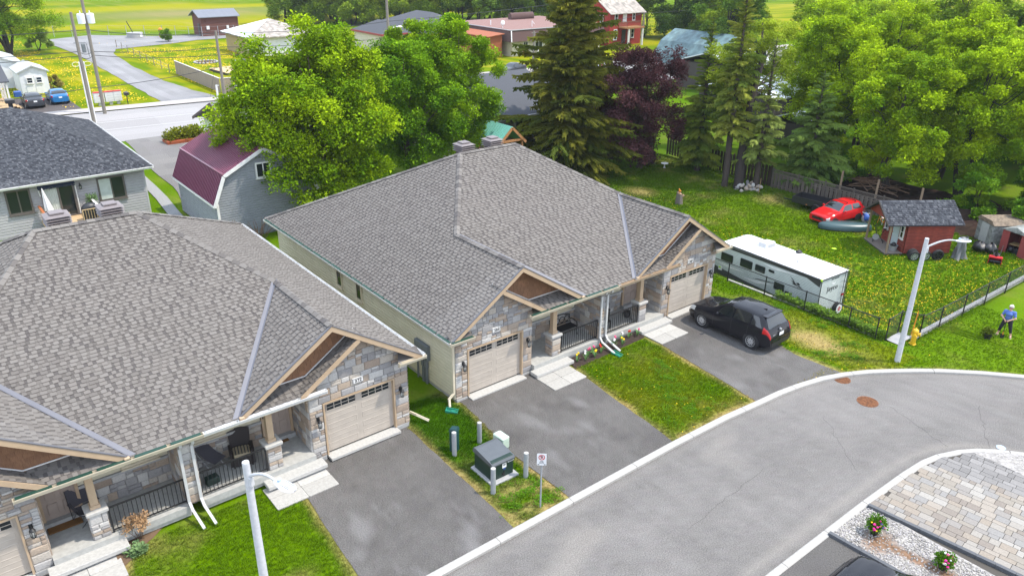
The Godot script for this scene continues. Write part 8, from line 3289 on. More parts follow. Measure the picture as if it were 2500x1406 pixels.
	win(o, 30.71, 1.55, -99.0, Vector3.LEFT, 0.8, 1.2, 2, 1, M.white_trim)
	b = mb()
	hip(b, 30.2, 42.2, -109.2, -97.4, 2.85, 4.9, 5.9)
	obj("roof", b, M.roof_rusty, o)
	b = mb()
	b.poly([V(30.14, 2.89, -109.2), V(30.14, 2.89, -97.36), V(36.1, 4.95, -103.3)])
	obj("roof_side", b, M.metal_white, o)
	# motel wings with dark hip roofs, seen above the second tree
	for q in [[48.3, 55.0, -99.5, -89.6, 3.0, 4.6, "smaller cream wing with dark hip roof and red fascia"], [53.0, 66.5, -104.0, -86.0, 3.0, 5.6, "larger cream wing with dark hip roof and red fascia"]]:
		o = thing("cream_building", q[6] + " across the street", "building")
		b = mb()
		b.box(V((q[0] + q[1]) * 0.5, 1.5, (q[2] + q[3]) * 0.5), V(q[1] - q[0] - 0.8, 3.0, q[3] - q[2] - 0.8))
		w = obj("wall", b, M.siding_cream, o)
		b = mb()
		siding(b, facing(V(q[0] + 0.38, 0, q[2] + 0.4), Vector3.LEFT), q[3] - q[2] - 0.8, 0.1, 2.9, 0.22)
		obj("siding", b, M.siding_cream, w)
		b = mb()
		hip(b, q[0], q[1], q[2], q[3], q[4], q[5], minf(q[1] - q[0], q[3] - q[2]) * 0.5 - 0.2)
		obj("roof", b, M.dark_shingle, o)
		b = mb()
		b.box(V(q[0] - 0.03, q[4] - 0.1, (q[2] + q[3]) * 0.5), V(0.06, 0.28, q[3] - q[2]))
		b.box(V((q[0] + q[1]) * 0.5, q[4] - 0.1, q[3] + 0.03), V(q[1] - q[0], 0.28, 0.06))
		obj("fascia", b, M.faded_red, o)
	# orange annex and brown mansard building
	o = thing("orange_annex", "low orange gabled annex at the left end of the brown mansard building", "building")
	box_part("wall", o, V(60.9, 1.6, -81.5), V(2.6, 3.2, 9.0), M.orange_wall)
	b = mb()
	slope(b, V(59.2, 3.2, -86.4), V(59.2, 3.2, -76.6), V(62.4, 3.5, -76.6), V(62.4, 3.5, -86.4))
	obj("roof", b, M.orange_wall, o)
	o = thing("mansard_building", "long flat-roofed building with brown mansard band and cream siding", "building")
	b = mb()
	b.box(V(73.0, 1.25, -84.0), V(19.0, 2.5, 15.6))
	w = obj("wall", b, M.siding_cream, o)
	b = mb()
	siding(b, Transform3D(Basis(), V(63.5, 0, -76.19)), 16.0, 0.1, 2.4, 0.2)
	obj("siding", b, M.siding_cream, w)
	b = mb()
	var lo := [V(62.6, 2.3, -75.3), V(83.0, 2.3, -75.3), V(83.0, 2.3, -92.6), V(62.6, 2.3, -92.6)]
	var hi := [V(63.0, 3.95, -75.8), V(82.6, 3.95, -75.8), V(82.6, 3.95, -92.2), V(63.0, 3.95, -92.2)]
	b.hexa(lo, hi)
	obj("mansard", b, M.mansard_brown, o)
	b = mb()
	b.box(V(72.8, 3.99, -84.0), V(19.7, 0.06, 16.5))
	obj("roof", b, M.roof_redbrown, o)
	b = mb()
	b.bar(V(62.95, 3.98, -75.75), V(82.6, 3.98, -75.75), 0.2, 0.1)
	b.bar(V(62.95, 3.98, -92.2), V(62.95, 3.98, -75.75), 0.2, 0.1)
	obj("roof_edge", b, M.zinc, o)
	b = mb()
	b.bar(V(62.72, 2.3, -75.25), V(63.0, 3.95, -75.72), 0.14, 0.1, Vector3.BACK)
	obj("corner_downspout", b, M.white_trim, o)
	win(o, 66.2, 1.55, -76.16, Vector3.BACK, 0.95, 1.15, 2, 1, M.white_trim)
	box_part("infill_panel", o, V(66.2, 0.45, -76.14), V(0.95, 0.9, 0.06), M.orange_wall)
	win(o, 68.9, 1.45, -76.16, Vector3.BACK, 1.6, 1.15, 2, 1, M.white_trim)
	box_part("door", o, V(71.2, 1.1, -76.15), V(1.0, 2.1, 0.06), M.door_dark)
	for k in 5:
		b = mb()
		b.cyl(V(73.6 + 1.0 * k, 4.35, -89.5), V(74.5 + 1.0 * k, 4.35, -89.3), 0.75, 0.75, 12)
		obj("roof_hood", b, M.mansard_brown, o)
	b = mb()
	b.ball(V(63.9, 4.75, -79.0), V(0.42, 0.42, 0.14), 10, 6)
	b.cyl(V(63.9, 4.0, -79.0), V(63.9, 4.6, -79.1), 0.04, 0.04, 6)
	obj("satellite_dish", b, M.white_paint, o)
	b = mb()
	b.cyl(V(65.3, 4.0, -84.0), V(65.3, 4.7, -84.0), 0.08, 0.08, 8)
	b.tube([V(69.0, 4.0, -78.0), V(69.0, 4.9, -78.0), V(69.5, 4.4, -78.0)], 0.05)
	obj("vent_pipe", b, M.white_paint, o)
	o = thing("patio_set", "white patio chairs and dark grill before the mansard building", "garden furniture", V(69.0, 0, -75.2))
	for k in 3:
		b = mb()
		b.box(V(-0.6 + 0.8 * k, 0.45, 0), V(0.5, 0.06, 0.5))
		b.box(V(-0.6 + 0.8 * k, 0.75, -0.24), V(0.5, 0.6, 0.06))
		for s in [V2(-1, -1), V2(1, -1), V2(1, 1), V2(-1, 1)]:
			b.box(V(-0.6 + 0.8 * k + s.x * 0.22, 0.22, s.y * 0.22), V(0.05, 0.44, 0.05))
		obj("chair", b, M.white_trim, o)
	# red brick house
	o = thing("brick_house", "red brick two-storey house with rusty pale metal roof and a balcony", "house")
	b = mb()
	b.box(V(89.4, 2.7, -80.6), V(7.8, 5.4, 7.2))
	w = obj("wall", b, M.brick_red, o)
	b = mb()
	b.prism(PackedVector2Array([V2(-3.6, 5.35), V2(3.6, 5.35), V2(0, 7.7)]), 0.0, 7.8)
	var gb := obj("gable", b, M.brick_red, o)
	gb.transform = Transform3D(Basis(V(0, 0, -1), Vector3.UP, V(1, 0, 0)), V(85.5, 0, -80.6))
	b = mb()
	b.box(V(88.5, 2.4, -88.0), V(6.0, 4.8, 7.6))
	obj("rear_wing", b, M.brick_red, o)
	b = mb()
	gable_x(b, 85.0, 93.8, -84.8, -76.4, 5.3, 7.9)
	rf = obj("roof", b, M.roof_rusty, o)
	b = mb()
	gable_z(b, 85.2, 91.8, -92.0, -84.2, 4.8, 6.4)
	obj("roof", b, M.roof_rusty, o)
	for q in [[86.9, 4.55, 0.75, 1.5], [91.2, 4.65, 0.7, 1.3], [86.85, 1.85, 0.8, 1.75], [91.1, 1.85, 0.8, 1.5]]:
		win(o, q[0], q[1], -76.96, Vector3.BACK, q[2], q[3], 1, 2, M.white_trim, 0.10)
	box_part("balcony_door", o, V(89.0, 4.6, -76.95), V(0.9, 1.6, 0.1), M.white_paint)
	box_part("front_door", o, V(88.95, 1.4, -76.95), V(0.9, 2.2, 0.1), M.door_dark)
	for q in [[-79.0, 4.5], [-82.0, 4.5], [-79.0, 1.9], [-82.0, 1.9], [-86.5, 3.6], [-89.5, 3.6], [-86.5, 1.4]]:
		win(o, 85.47, q[1], q[0], Vector3.LEFT, 0.8, 1.6, 1, 2, M.white_trim, 0.11)
	box_part("balcony_floor", o, V(89.8, 3.0, -75.9), V(4.4, 0.22, 2.0), M.cedar)
	for q in [[V(87.7, 3.1, -76.8), V(87.7, 3.1, -74.95)], [V(87.7, 3.1, -74.95), V(91.9, 3.1, -74.95)]]:
		railing(o, q[0], q[1], 0.95, 14, M.weathered_tan)
	for x in [88.3, 91.7]:
		box_part("porch_post", o, V(x, 1.45, -75.1), V(0.26, 2.9, 0.26), M.white_trim)
	# green metal barn to its right and white-roofed sheds behind the trees
	o = thing("metal_barn", "weathered sea-green metal barn roof right of the brick house", "barn")
	b = mb()
	var sec := [V2(77.7, 0.2), V2(78.0, 1.4), V2(79.3, 3.1), V2(82.3, 4.6), V2(85.3, 3.1), V2(86.6, 1.4), V2(86.9, 0.2)]
	for i in 6:
		slope(b, V(sec[i].x, sec[i].y, -60.0), V(sec[i].x, sec[i].y, -46.0), V(sec[i + 1].x, sec[i + 1].y, -46.0), V(sec[i + 1].x, sec[i + 1].y, -60.0), 0.06)
	obj("roof", b, M.barn_green, o)
	b = mb()
	var pg := PackedVector2Array()
	for p in sec:
		pg.append(p - V2(0, 0.08))
	b.prism(pg, -59.6, -46.4)
	obj("wall", b, M.barn_green, o)
	for q in [[64.0, 72.0, -44.0, -34.5, 3.2, 4.6, "long shed with bright white metal roof showing through the spruces"], [51.5, 57.5, -22.0, -16.5, 1.2, 2.2, "dark shed with pale metal roof half hidden behind the right-hand trees"], [56.0, 66.0, -34.0, -24.0, 2.2, 3.4, "pale blue-roofed shed glimpsed between the spruce trunks"]]:
		o = thing("white_roof_shed", q[6], "shed")
		box_part("wall", o, V((q[0] + q[1]) * 0.5, q[4] * 0.5 - 0.3, (q[2] + q[3]) * 0.5), V(q[1] - q[0] - 0.4, q[4] + 0.5, q[3] - q[2] - 0.4), M.weathered_dark)
		b = mb()
		gable_x(b, q[0], q[1], q[2], q[3], q[4], q[5])
		obj("roof", b, M.metal_white, o)

func utility_pole(at: Vector3, h: float, label: String, r := 0.17) -> Node3D:
	var o := thing("utility_pole", label, "utility pole", at, 0.0, "timber utility poles along the far street")
	var b := mb()
	b.cyl(V(0, -0.2, 0), V(0, h, 0), r, r * 0.75, 12)
	obj("pole", b, M.pole_wood, o)
	return o

func cable(label: String, pts: Array, sag: float, r := 0.03) -> void:
	var o := thing("power_cable", label, "cable", Vector3.ZERO, 0.0, "black power cables over the far street")
	var b := mb()
	for i in pts.size() - 1:
		for k in 14:
			var p: Vector3 = pts[i].lerp(pts[i + 1], k / 14.0) - V(0, sag * 4.0 * (k / 14.0) * (1.0 - k / 14.0), 0)
			var q: Vector3 = pts[i].lerp(pts[i + 1], (k + 1) / 14.0) - V(0, sag * 4.0 * ((k + 1) / 14.0) * (1.0 - (k + 1) / 14.0), 0)
			b.cyl(p, q, r, r, 4, false)
	obj("wire", b, M.black_wire, o)

func power_lines() -> void:
	var p1 := V(1.0, 0, -62.9)
	var p2 := V(2.92, 0, -66.95)
	var p3 := V(15.88, 0, -68.64)
	var p4 := V(35.5, 0, -65.2)
	var p5 := V(54.0, 0, -59.7)
	var o := utility_pole(p1, 10.2, "leftmost utility pole, with white conduits up both sides")
	var b := mb()
	for s in [-1.0, 1.0]:
		b.cyl(V(s * 0.2, 0, 0.06), V(s * 0.2, 5.8, 0.04), 0.06, 0.06, 8)
	obj("conduit", b, M.white_trim, o)
	b = mb()
	for s in [-1.0, 1.0]:
		for i in 12:
			var a := TAU * i / 12.0
			var c := TAU * (i + 1) / 12.0
			b.cyl(V(s * 0.5 + cos(a) * 0.32, 5.6 + sin(a) * 0.2, 0.1), V(s * 0.5 + cos(c) * 0.32, 5.6 + sin(c) * 0.2, 0.1), 0.02, 0.02, 4, false)
	obj("cable_loop", b, M.white_trim, o)
	b = mb()
	b.bbox(V(0.45, 7.0, 0.1), V(0.32, 0.8, 0.32), 0.05)
	b.bar(V(-0.3, 7.5, 0), V(0.7, 7.45, 0.1), 0.06, 0.06)
	b.cyl(V(0.75, 7.4, 0.1), V(0.8, 6.2, 0.1), 0.03, 0.03, 6)
	obj("switch_box", b, M.meter_grey, o)
	o = utility_pole(p2, 12.5, "tall utility pole carrying two pale transformers, behind the mailbox units", 0.18)
	for s in [-0.42, 0.42]:
		b = mb()
		b.lathe([V2(0.0, 8.75), V2(0.34, 8.8), V2(0.36, 9.6), V2(0.30, 9.72), V2(0.0, 9.76)], V(s, 0, 0.15), 14)
		b.cyl(V(s, 9.7, 0.15), V(s, 10.0, 0.15), 0.06, 0.04, 6)
		obj("transformer_can", b, M.pale_can, o)
	b = mb()
	b.bar(V(-0.9, 12.0, 0), V(0.9, 12.0, 0), 0.1, 0.12)
	obj("crossarm", b, M.pole_wood, o)
	utility_pole(p3, 7.2, "short utility pole before the tan board fence")
	o = utility_pole(p4, 12.0, "pale utility pole with lamp arm rising above the tree crowns", 0.19)
	b = mb()
	b.tube([V(0.1, 6.2, 0), V(0.6, 6.75, 0.05), V(1.3, 6.85, 0.1)], 0.04)
	b.ball(V(1.6, 6.8, 0.1), V(0.38, 0.13, 0.16), 10, 6)
	obj("lamp_arm", b, M.white_trim, o)
	o = utility_pole(p5, 5.8, "utility pole standing before the brown mansard building", 0.15)
	b = mb()
	b.bar(V(-0.4, 5.6, 0), V(0.4, 5.6, 0), 0.08, 0.08)
	obj("crossarm", b, M.pole_wood, o)
	o = utility_pole(V(92.3, 0, -75.6), 5.3, "utility pole at the right corner of the red brick house", 0.18)
	cable("topmost cable from the left edge over the meadow to the tall pale pole", [V(-30, 8.4, -72), p2 + V(0, 8.2, 0), p3 + V(0, 7.0, 0), p4 + V(0, 7.5, 0), p5 + V(30, 9.5, -8)], 0.35)
	cable("upper pair of cables from the left edge past the poles to the short pole", [V(-30, 6.9, -66), p1 + V(0, 6.7, 0), p2 + V(0, 6.15, 0), p3 + V(0, 5.5, 0), p4 + V(0, 5.6, 0)], 0.25)
	cable("second cable just under the upper pair along the street", [V(-30, 6.4, -66), p1 + V(0, 6.3, 0), p2 + V(0, 5.8, 0), p3 + V(0, 4.7, 0), p4 + V(0, 4.8, 0)], 0.3)
	cable("lowest sagging cable crossing before the mailbox units to the short pole", [V(-20, 3.4, -60), p1 + V(0, 3.3, 0), p3 + V(0, 3.4, 0)], 0.25)
	cable("cables running from the mansard building past the brick house", [p5 + V(0, 5.6, 0), V(92.3, 5.2, -75.6), V(130, 7.0, -70)], 0.4)
	cable("thin guy wire from the short pole down to the verge", [p3 + V(0, 5.6, 0), V(14.6, 0.1, -69.6)], 0.0, 0.015)

# ---------------------------------------------------------------- trees
func leaf_meshes() -> void:
	var b := mb()
	for i in 9:   # a sprig: nine leaves round a twig, each folded along its rib
		var p := V(R(-1, 1), R(-0.8, 0.8), R(-1, 1)) * 0.42
		var d := (p + V(R(-0.3, 0.3), R(-0.35, 0.25), R(-0.3, 0.3))).normalized()
		var s := d.cross(V(R(-0.4, 0.4), 1, R(-0.4, 0.4))).normalized()
		var l := R(0.24, 0.36)
		var w := l * R(0.36, 0.48)
		var u := s.cross(d) * w * 0.35
		b.tri(p, p + d * l * 0.5 + s * w + u, p + d * l)
		b.tri(p, p + d * l, p + d * l * 0.5 - s * w + u)
	U.sprig = b.mesh()
	b = mb(true)
	for i in 15:   # a spruce bough, one long, towards +x
		var u := (i + 0.7) / 15.0
		var c := V(u, -0.16 * u * u + 0.07 * u, 0)
		for s in [-1.0, 1.0]:
			var l := 0.30 * (1.0 - 0.72 * u) * R(0.75, 1.2) + 0.03
			var d := V(0.62, R(-0.30, 0.0), s * 0.78).normalized()
			var w := V(0.55, 0.0, -s * 0.4).normalized() * 0.038
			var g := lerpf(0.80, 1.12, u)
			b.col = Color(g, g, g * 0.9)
			b.quad(c - w, c + w, c + d * l + w * 0.5, c + d * l - w * 0.5)
			var k := c + d * l * R(0.3, 0.8)
			var h := V(R(-0.03, 0.05), -R(0.06, 0.15), R(-0.03, 0.03))
			b.quad(k - w * 0.9, k + w * 0.9, k + h + w * 0.35, k + h - w * 0.35)
			var k2 := c + d * l * 0.6
			var d2 := V(0.9, 0.12, s * 0.1).normalized() * l * 0.55
			b.quad(k2 - V(0, 0.022, 0), k2 + d2 - V(0, 0.012, 0), k2 + d2 + V(0, 0.012, 0), k2 + V(0, 0.022, 0))
	b.col = Color(0.8, 0.6, 0.45)
	b.bar(V(0, 0, 0), V(1, -0.09, 0), 0.018, 0.018)
	U.bough = b.mesh()

func limb(b: MB, a: Vector3, c: Vector3, ra: float, rb: float, bend: float) -> void:
	var m := a.lerp(c, 0.5) + V(R(-bend, bend), R(0.0, bend), R(-bend, bend))
	b.cyl(a, m, ra, (ra + rb) * 0.5, 7, false)
	b.cyl(m, c, (ra + rb) * 0.5, rb, 6, false)

func broadleaf(called: String, label: String, cat: String, at: Vector3, c: Vector3, rad: Vector3, puffs: int, per: int, ca: Color, cb: Color, ls: float, tr: float, bark: Material, group := "", stems := 1, sparse := 0.0) -> Node3D:
	var o := thing(called, label, cat, at, 0.0, group)
	var b := mb()
	var fork := V(c.x * 0.35, maxf(c.y - rad.y * 0.75, 0.8), c.z * 0.35)
	var forks := []
	for k in stems:
		var q := fork + (V(R(-1, 1), R(0, 0.6), R(-1, 1)) * rad.x * 0.22 if stems > 1 else Vector3.ZERO)
		limb(b, V(R(-0.3, 0.3) if stems > 1 else 0.0, -0.3, R(-0.3, 0.3) if stems > 1 else 0.0), q, tr, tr * 0.72, 0.12)
		forks.append(q)
		limb(b, q, c + V(q.x * 0.5, rad.y * 0.55, q.z * 0.5), tr * 0.72, tr * 0.12, rad.x * 0.08)
	var xs := []
	var cs := []
	for i in puffs:
		var d := V(R(-1, 1), R(-0.85, 1.0), R(-1, 1)).normalized()
		var r := pow(rng.randf(), 0.38) * R(0.82, 1.04)
		var tp := 1.0 - 0.32 * maxf(d.y, 0.0) * r - (0.42 * maxf(-d.y, 0.0) * r if ls == 0.58 else 0.0)
		var p := c + d * rad * V(tp, 1.0, tp) * r
		var pr := rad.x * R(0.12, 0.235)
		var base: Vector3 = forks[i % forks.size()]
		if i % 2 == 0:
			var st := base.lerp(c + V(0, rad.y * 0.4, 0), rng.randf() * 0.8)
			limb(b, st, p, tr * R(0.14, 0.28), 0.02, rad.x * 0.10)
		var tone := clampf(R(0.0, 1.0) * 0.75 + 0.25 * (0.5 + 0.5 * noise2(p.x * 4.0 + at.x, p.z * 4.0 + at.z, 9.0)), 0.0, 1.0)
		var n := int(per * 1.9 * R(0.6, 1.3) * (1.0 - sparse * rng.randf()))
		for j in n:
			var e := V(R(-1, 1), R(-0.75, 1), R(-1, 1)).normalized()
			var q := p + e * V(pr, pr * 0.72, pr) * pow(rng.randf(), 0.45)
			var s := ls * 0.74 * R(0.7, 1.35)
			xs.append(Transform3D(Basis(V(R(-0.5, 0.5), 1, R(-0.5, 0.5)).normalized(), R(0, TAU)).scaled(V(s, s, s)), q))
			var k := R(0.72, 1.28)
			var t := clampf(tone + R(-0.25, 0.25), 0.0, 1.0)
			cs.append(Color(lerpf(ca.r, cb.r, t) * k, lerpf(ca.g, cb.g, t) * k, lerpf(ca.b, cb.b, t) * k))
	obj("trunk", b, bark, o)
	many("crown", U.sprig, M.leaf_v, xs, cs, o)
	return o

func spruce(label: String, at: Vector3, h: float, y0: float, rad: float, ca: Color, cb: Color, fill: float, group := "") -> Node3D:
	var o := thing("spruce_tree", label, "spruce tree", at, 0.0, group)
	var b := mb()
	b.cyl(V(0, -0.3, 0), V(0, h * 0.5, 0), 0.26, 0.17, 9, false)
	b.cyl(V(0, h * 0.5, 0), V(R(-0.1, 0.1), h, 0), 0.17, 0.02, 7, false)
	var xs := []
	var cs := []
	var y := y0
	while y < h - 0.15:
		var f := (y - y0) / (h - y0)
		var r := rad * pow(1.0 - f, 0.8) * (0.75 + 0.25 * sstep(0.0, 0.15, f)) + 0.12
		var n := int((8.0 + rad) * fill * (1.0 - 0.35 * f))
		var off := R(0, TAU)
		for i in n:
			var a := off + TAU * (i + R(-0.3, 0.3)) / n
			var l := r * R(0.45, 1.12) * (0.78 + 0.55 * noise2(a * 8.0 + at.x * 9.0, y * 5.0 + at.z, 10.0))
			if rng.randf() < 0.16:
				continue
			var tilt := lerpf(-0.10, 0.60, pow(f, 1.5)) + R(-0.16, 0.14)
			var ba := Basis(Vector3.UP, a) * Basis(Vector3.BACK, tilt) * Basis(Vector3.RIGHT, R(-0.35, 0.35))
			var wd := clampf(l * 0.9, 0.55, 2.0)
			xs.append(Transform3D(ba * Basis.from_scale(V(l, wd * 1.1, wd * 0.9)), V(0, y + R(-0.15, 0.15), 0)))
			var t := rng.randf()
			var k := R(0.75, 1.3)
			cs.append(Color(lerpf(ca.r, cb.r, t) * k, lerpf(ca.g, cb.g, t) * k, lerpf(ca.b, cb.b, t) * k))
			if l > 1.2:   # side boughs fill out the long limbs
				for s in [-0.75, -0.4, 0.4, 0.75]:
					var o2 := V(0, y, 0) + ba * V(l * R(0.22, 0.72), 0, 0)
					xs.append(Transform3D(Basis(Vector3.UP, a + s) * Basis(Vector3.BACK, tilt + R(-0.2, 0.1)) * Basis.from_scale(V(l * R(0.28, 0.42), wd * 0.75, wd * 0.62)), o2))
					cs.append(cs[cs.size() - 1])
		y += lerpf(0.42, 0.26, f)
	for i in 14:   # dead snags low on the trunk
		var a := R(0, TAU)
		var yy := R(0.5, y0 + 0.8)
		b.cyl(V(0, yy, 0), V(cos(a) * R(0.5, 1.2), yy + R(-0.2, 0.1), sin(a) * R(0.5, 1.2)), 0.03, 0.008, 4, false)
	obj("trunk", b, M.bark_spruce, o)
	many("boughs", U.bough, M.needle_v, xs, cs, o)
	return o

func build_trees() -> void:
	var C := func(r, g, b): return Color(r, g, b)
	var bright_a := Color(0.107, 0.214, 0.004)
	var bright_b := Color(0.338, 0.466, 0.006)
	var mid_a := Color(0.072, 0.171, 0.006)
	var mid_b := Color(0.228, 0.397, 0.009)
	var yel_a := Color(0.136, 0.243, 0.006)
	var yel_b := Color(0.427, 0.566, 0.009)
	broadleaf("maple_tree", "big bright green maple beside the burgundy roofed garage", "maple tree", V(8.0, 0, -25.6), V(-1.6, 6.2, 0.4), V(5.9, 6.2, 5.2), 175, 66, bright_a, bright_b, 0.62, 0.30, M.bark)
	broadleaf("broadleaf_tree", "dense green tree right of the maple, behind the roof of 384", "tree", V(15.4, 0, -27.6), V(-0.2, 5.6, 0), V(4.6, 5.6, 4.0), 105, 68, mid_a, mid_b, 0.58, 0.24, M.bark, "", 2)
	broadleaf("broadleaf_tree", "dense green tree just left of the tan house and the gazebo", "tree", V(19.4, 0, -28.4), V(0.1, 6.3, 0), V(4.5, 5.9, 4.2), 100, 68, mid_a.lerp(bright_a, 0.4), mid_b.lerp(bright_b, 0.35), 0.58, 0.24, M.bark, "", 2)
	broadleaf("broadleaf_tree", "slim taller green tree rising between the two dense ones", "tree", V(17.4, 0, -31.0), V(0, 7.2, 0), V(2.4, 4.8, 2.4), 34, 70, mid_a, bright_b, 0.55, 0.18, M.bark)
	spruce("tall brownish spruce in front of the tan house, right of the vents of 380", V(29.3, -1.0, -25.6), 16.4, 0.3, 7.3, Color(0.060, 0.082, 0.013), Color(0.165, 0.160, 0.020), 1.5, "")
	broadleaf("purple_maple", "dark purple-leaved maple between the tall spruces", "maple tree", V(34.9, -1.1, -22.9), V(-0.6, 5.8, 0), V(5.0, 5.6, 4.6), 95, 70, Color(0.045, 0.018, 0.022), Color(0.120, 0.050, 0.052), 0.55, 0.22, M.bark, "", 2, 0.3)
	spruce("slender spruce directly right of the purple maple", V(38.5, -1.2, -19.3), 12.4, 1.0, 2.9, Color(0.073, 0.129, 0.021), Color(0.197, 0.239, 0.031), 1.1, "")
	broadleaf("leaning_tree", "thick dark leaning trunk with thin spring foliage among the spruces", "tree", V(36.9, -1.2, -13.9), V(3.2, 9.6, -2.0), V(4.4, 4.6, 4.2), 44, 55, Color(0.178, 0.259, 0.019), Color(0.338, 0.417, 0.024), 0.48, 0.40, M.bark_dark, "", 1, 0.4)
	spruce("tallest spruce with bare lower trunk, left of the stone pile", V(36.6, -1.2, -15.0), 16.0, 4.4, 2.7, Color(0.084, 0.129, 0.021), Color(0.239, 0.259, 0.041), 0.95, "")
	spruce("spruce with thin crown just behind the stone pile", V(38.2, -1.2, -13.2), 11.5, 2.4, 2.4, Color(0.098, 0.141, 0.031), Color(0.239, 0.283, 0.067), 0.8, "")
	spruce("broad low spruce over the wooden fence behind the black trailer", V(41.2, -1.0, -10.6), 9.0, 0.8, 3.7, Color(0.073, 0.129, 0.028), Color(0.175, 0.259, 0.053), 1.15, "")
	spruce("tall spruce at the back, just right of the green metal barn", V(47.0, -1.0, -22.5), 15.0, 2.0, 3.0, Color(0.073, 0.118, 0.021), Color(0.210, 0.231, 0.031), 1.0, "")
	var rights := [[43.7, -5.2, 11.0, 4.2, "bright green tree rising behind the red hatchback"], [47.2, -1.4, 12.0, 4.4, "yellow-green tree directly behind the red shed"], [46.2, -9.6, 12.5, 4.3, "bright green tree between the low spruce and the dark shed"], [50.6, 2.6, 12.5, 4.6, "yellow-green tree behind the pale metal shed"], [53.2, -5.8, 13.5, 4.8, "tall yellow tree behind the first row at the right"], [49.0, -15.2, 13.0, 4.4, "green tree behind the dark shed with the pale roof"], [58.5, -14.0, 14.0, 5.0, "tall green tree near the top edge above the low spruce"], [60.5, -1.0, 14.0, 5.0, "tall yellow-green tree near the top right corner"], [57.0, 7.5, 13.0, 4.8, "yellow tree at the right edge of the view"], [64.0, -24.0, 13.0, 4.8, "green tree behind the white roofed shed"]]
	for i in rights.size():
		var q: Array = rights[i]
		var yel: float = clampf(0.35 + 0.12 * i + R(-0.1, 0.1), 0.0, 1.0)
		broadleaf("broadleaf_tree", q[4], "tree", V(q[0], -1.0, q[1]), V(R(-0.6, 0.6), q[2] * 0.57, R(-0.5, 0.5)), V(q[3], q[2] * 0.47, q[3]), 78, 66, mid_a.lerp(yel_a, yel), bright_b.lerp(yel_b, yel), 0.60, 0.2, M.bark_dark, "spring-green trees behind the back yard", 2, 0.25)
	for q in [[43.2, 5.2, 2.0, "low green shrub behind the pale metal shed"], [45.6, 7.4, 2.6, "green shrub at the right edge behind the red metal shed"], [42.0, 9.2, 1.8, "green shrub at the end of the long black fence"], [43.6, -9.6, 2.0, "green bush under the low spruce by the bare bank"], [44.2, 0.6, 2.3, "yellow-green bush right above the ridge of the red shed"], [47.6, 4.4, 3.0, "tall bush between the red shed and the right-hand trees"]]:
		broadleaf("shrub", q[3], "shrub", V(q[0], -1.1, q[1]), V(0, q[2] * 0.8, 0), V(q[2], q[2] * 0.9, q[2]), 26, 70, Color(0.069, 0.188, 0.013), Color(0.238, 0.378, 0.013), 0.5, 0.06, M.bark_dark, "", 3)
	broadleaf("multi_stem_tree", "multi-stemmed green tree at the upper left beyond the white hut", "tree", V(2.2, 0, -120.6), V(-1.0, 7.6, 0), V(8.6, 6.6, 6.5), 76, 70, Color(0.119, 0.238, 0.008), Color(0.297, 0.417, 0.009), 0.8, 0.28, M.bark_dark, "", 4)
	broadleaf("shrub", "small pale green bush hanging at the right foot of the multi-stemmed tree", "shrub", V(6.6, 0, -124.0), V(0, 1.8, 0), V(2.4, 1.8, 2.2), 18, 50, Color(0.178, 0.278, 0.047), Color(0.338, 0.436, 0.095), 0.7, 0.08, M.bark_dark, "", 3, 0.4)
	broadleaf("shrub", "little round green bush on the meadow beside the gravel lane", "shrub", V(26.3, 0, -124.5), V(0, 1.2, 0), V(1.3, 1.4, 1.3), 16, 50, Color(0.119, 0.238, 0.015), Color(0.238, 0.397, 0.015), 0.5, 0.05, M.bark_dark, "", 3)
	broadleaf("shrub", "brownish shrub beside the right wall of the white hut", "shrub", V(1.6, 0, -85.5), V(0, 0.8, 0), V(1.2, 0.9, 1.2), 14, 45, Color(0.238, 0.198, 0.047), Color(0.357, 0.297, 0.079), 0.4, 0.04, M.bark_dark, "", 3, 0.4)
	# the belt of trees that closes the view
	var spots := []
	for k in 22:
		var f := k / 21.0
		spots.append(V(lerpf(56.0, 112.0, f) + R(-1.5, 1.5), 0, lerpf(-141.0, -104.0, f) + R(-2, 2)))
	for k in 18:
		var f := k / 17.0
		spots.append(V(lerpf(66.0, 122.0, f) + R(-2, 2), 0, lerpf(-150.0, -108.0, f) + R(-2, 2)))
	for k in 9:
		var f := k / 8.0
		spots.append(V(lerpf(100.0, 84.0, f) + R(-2, 2) + 14.0 * sin(f * 3.0), 0, lerpf(-88.0, -52.0, f)))
	for k in 26:
		spots.append(V(R(74.0, 118.0), 0, R(-48.0, 16.0)))
	for k in 6:
		spots.append(V(R(62.0, 76.0), -0.4, R(-16.0, 12.0)))
	var sides := ["in the far belt behind the cream wings", "in the second row of the far belt", "behind the brick house", "in the wood behind the spruces", "at the right-hand edge of the wood"]
	var nth := "leftmost,second,third,fourth,fifth,sixth,seventh,eighth,ninth,tenth,eleventh,twelfth,thirteenth,fourteenth,fifteenth,sixteenth,seventeenth,eighteenth,nineteenth,twentieth,twenty-first,twenty-second,twenty-third,twenty-fourth,twenty-fifth,rightmost".split(",")
	var zone_of := func(i): return 0 if i < 22 else (1 if i < 40 else (2 if i < 49 else (3 if i < 75 else 4)))
	var bearing := func(i): return atan2(spots[i].x - CAM.x, CAM.z - spots[i].z)
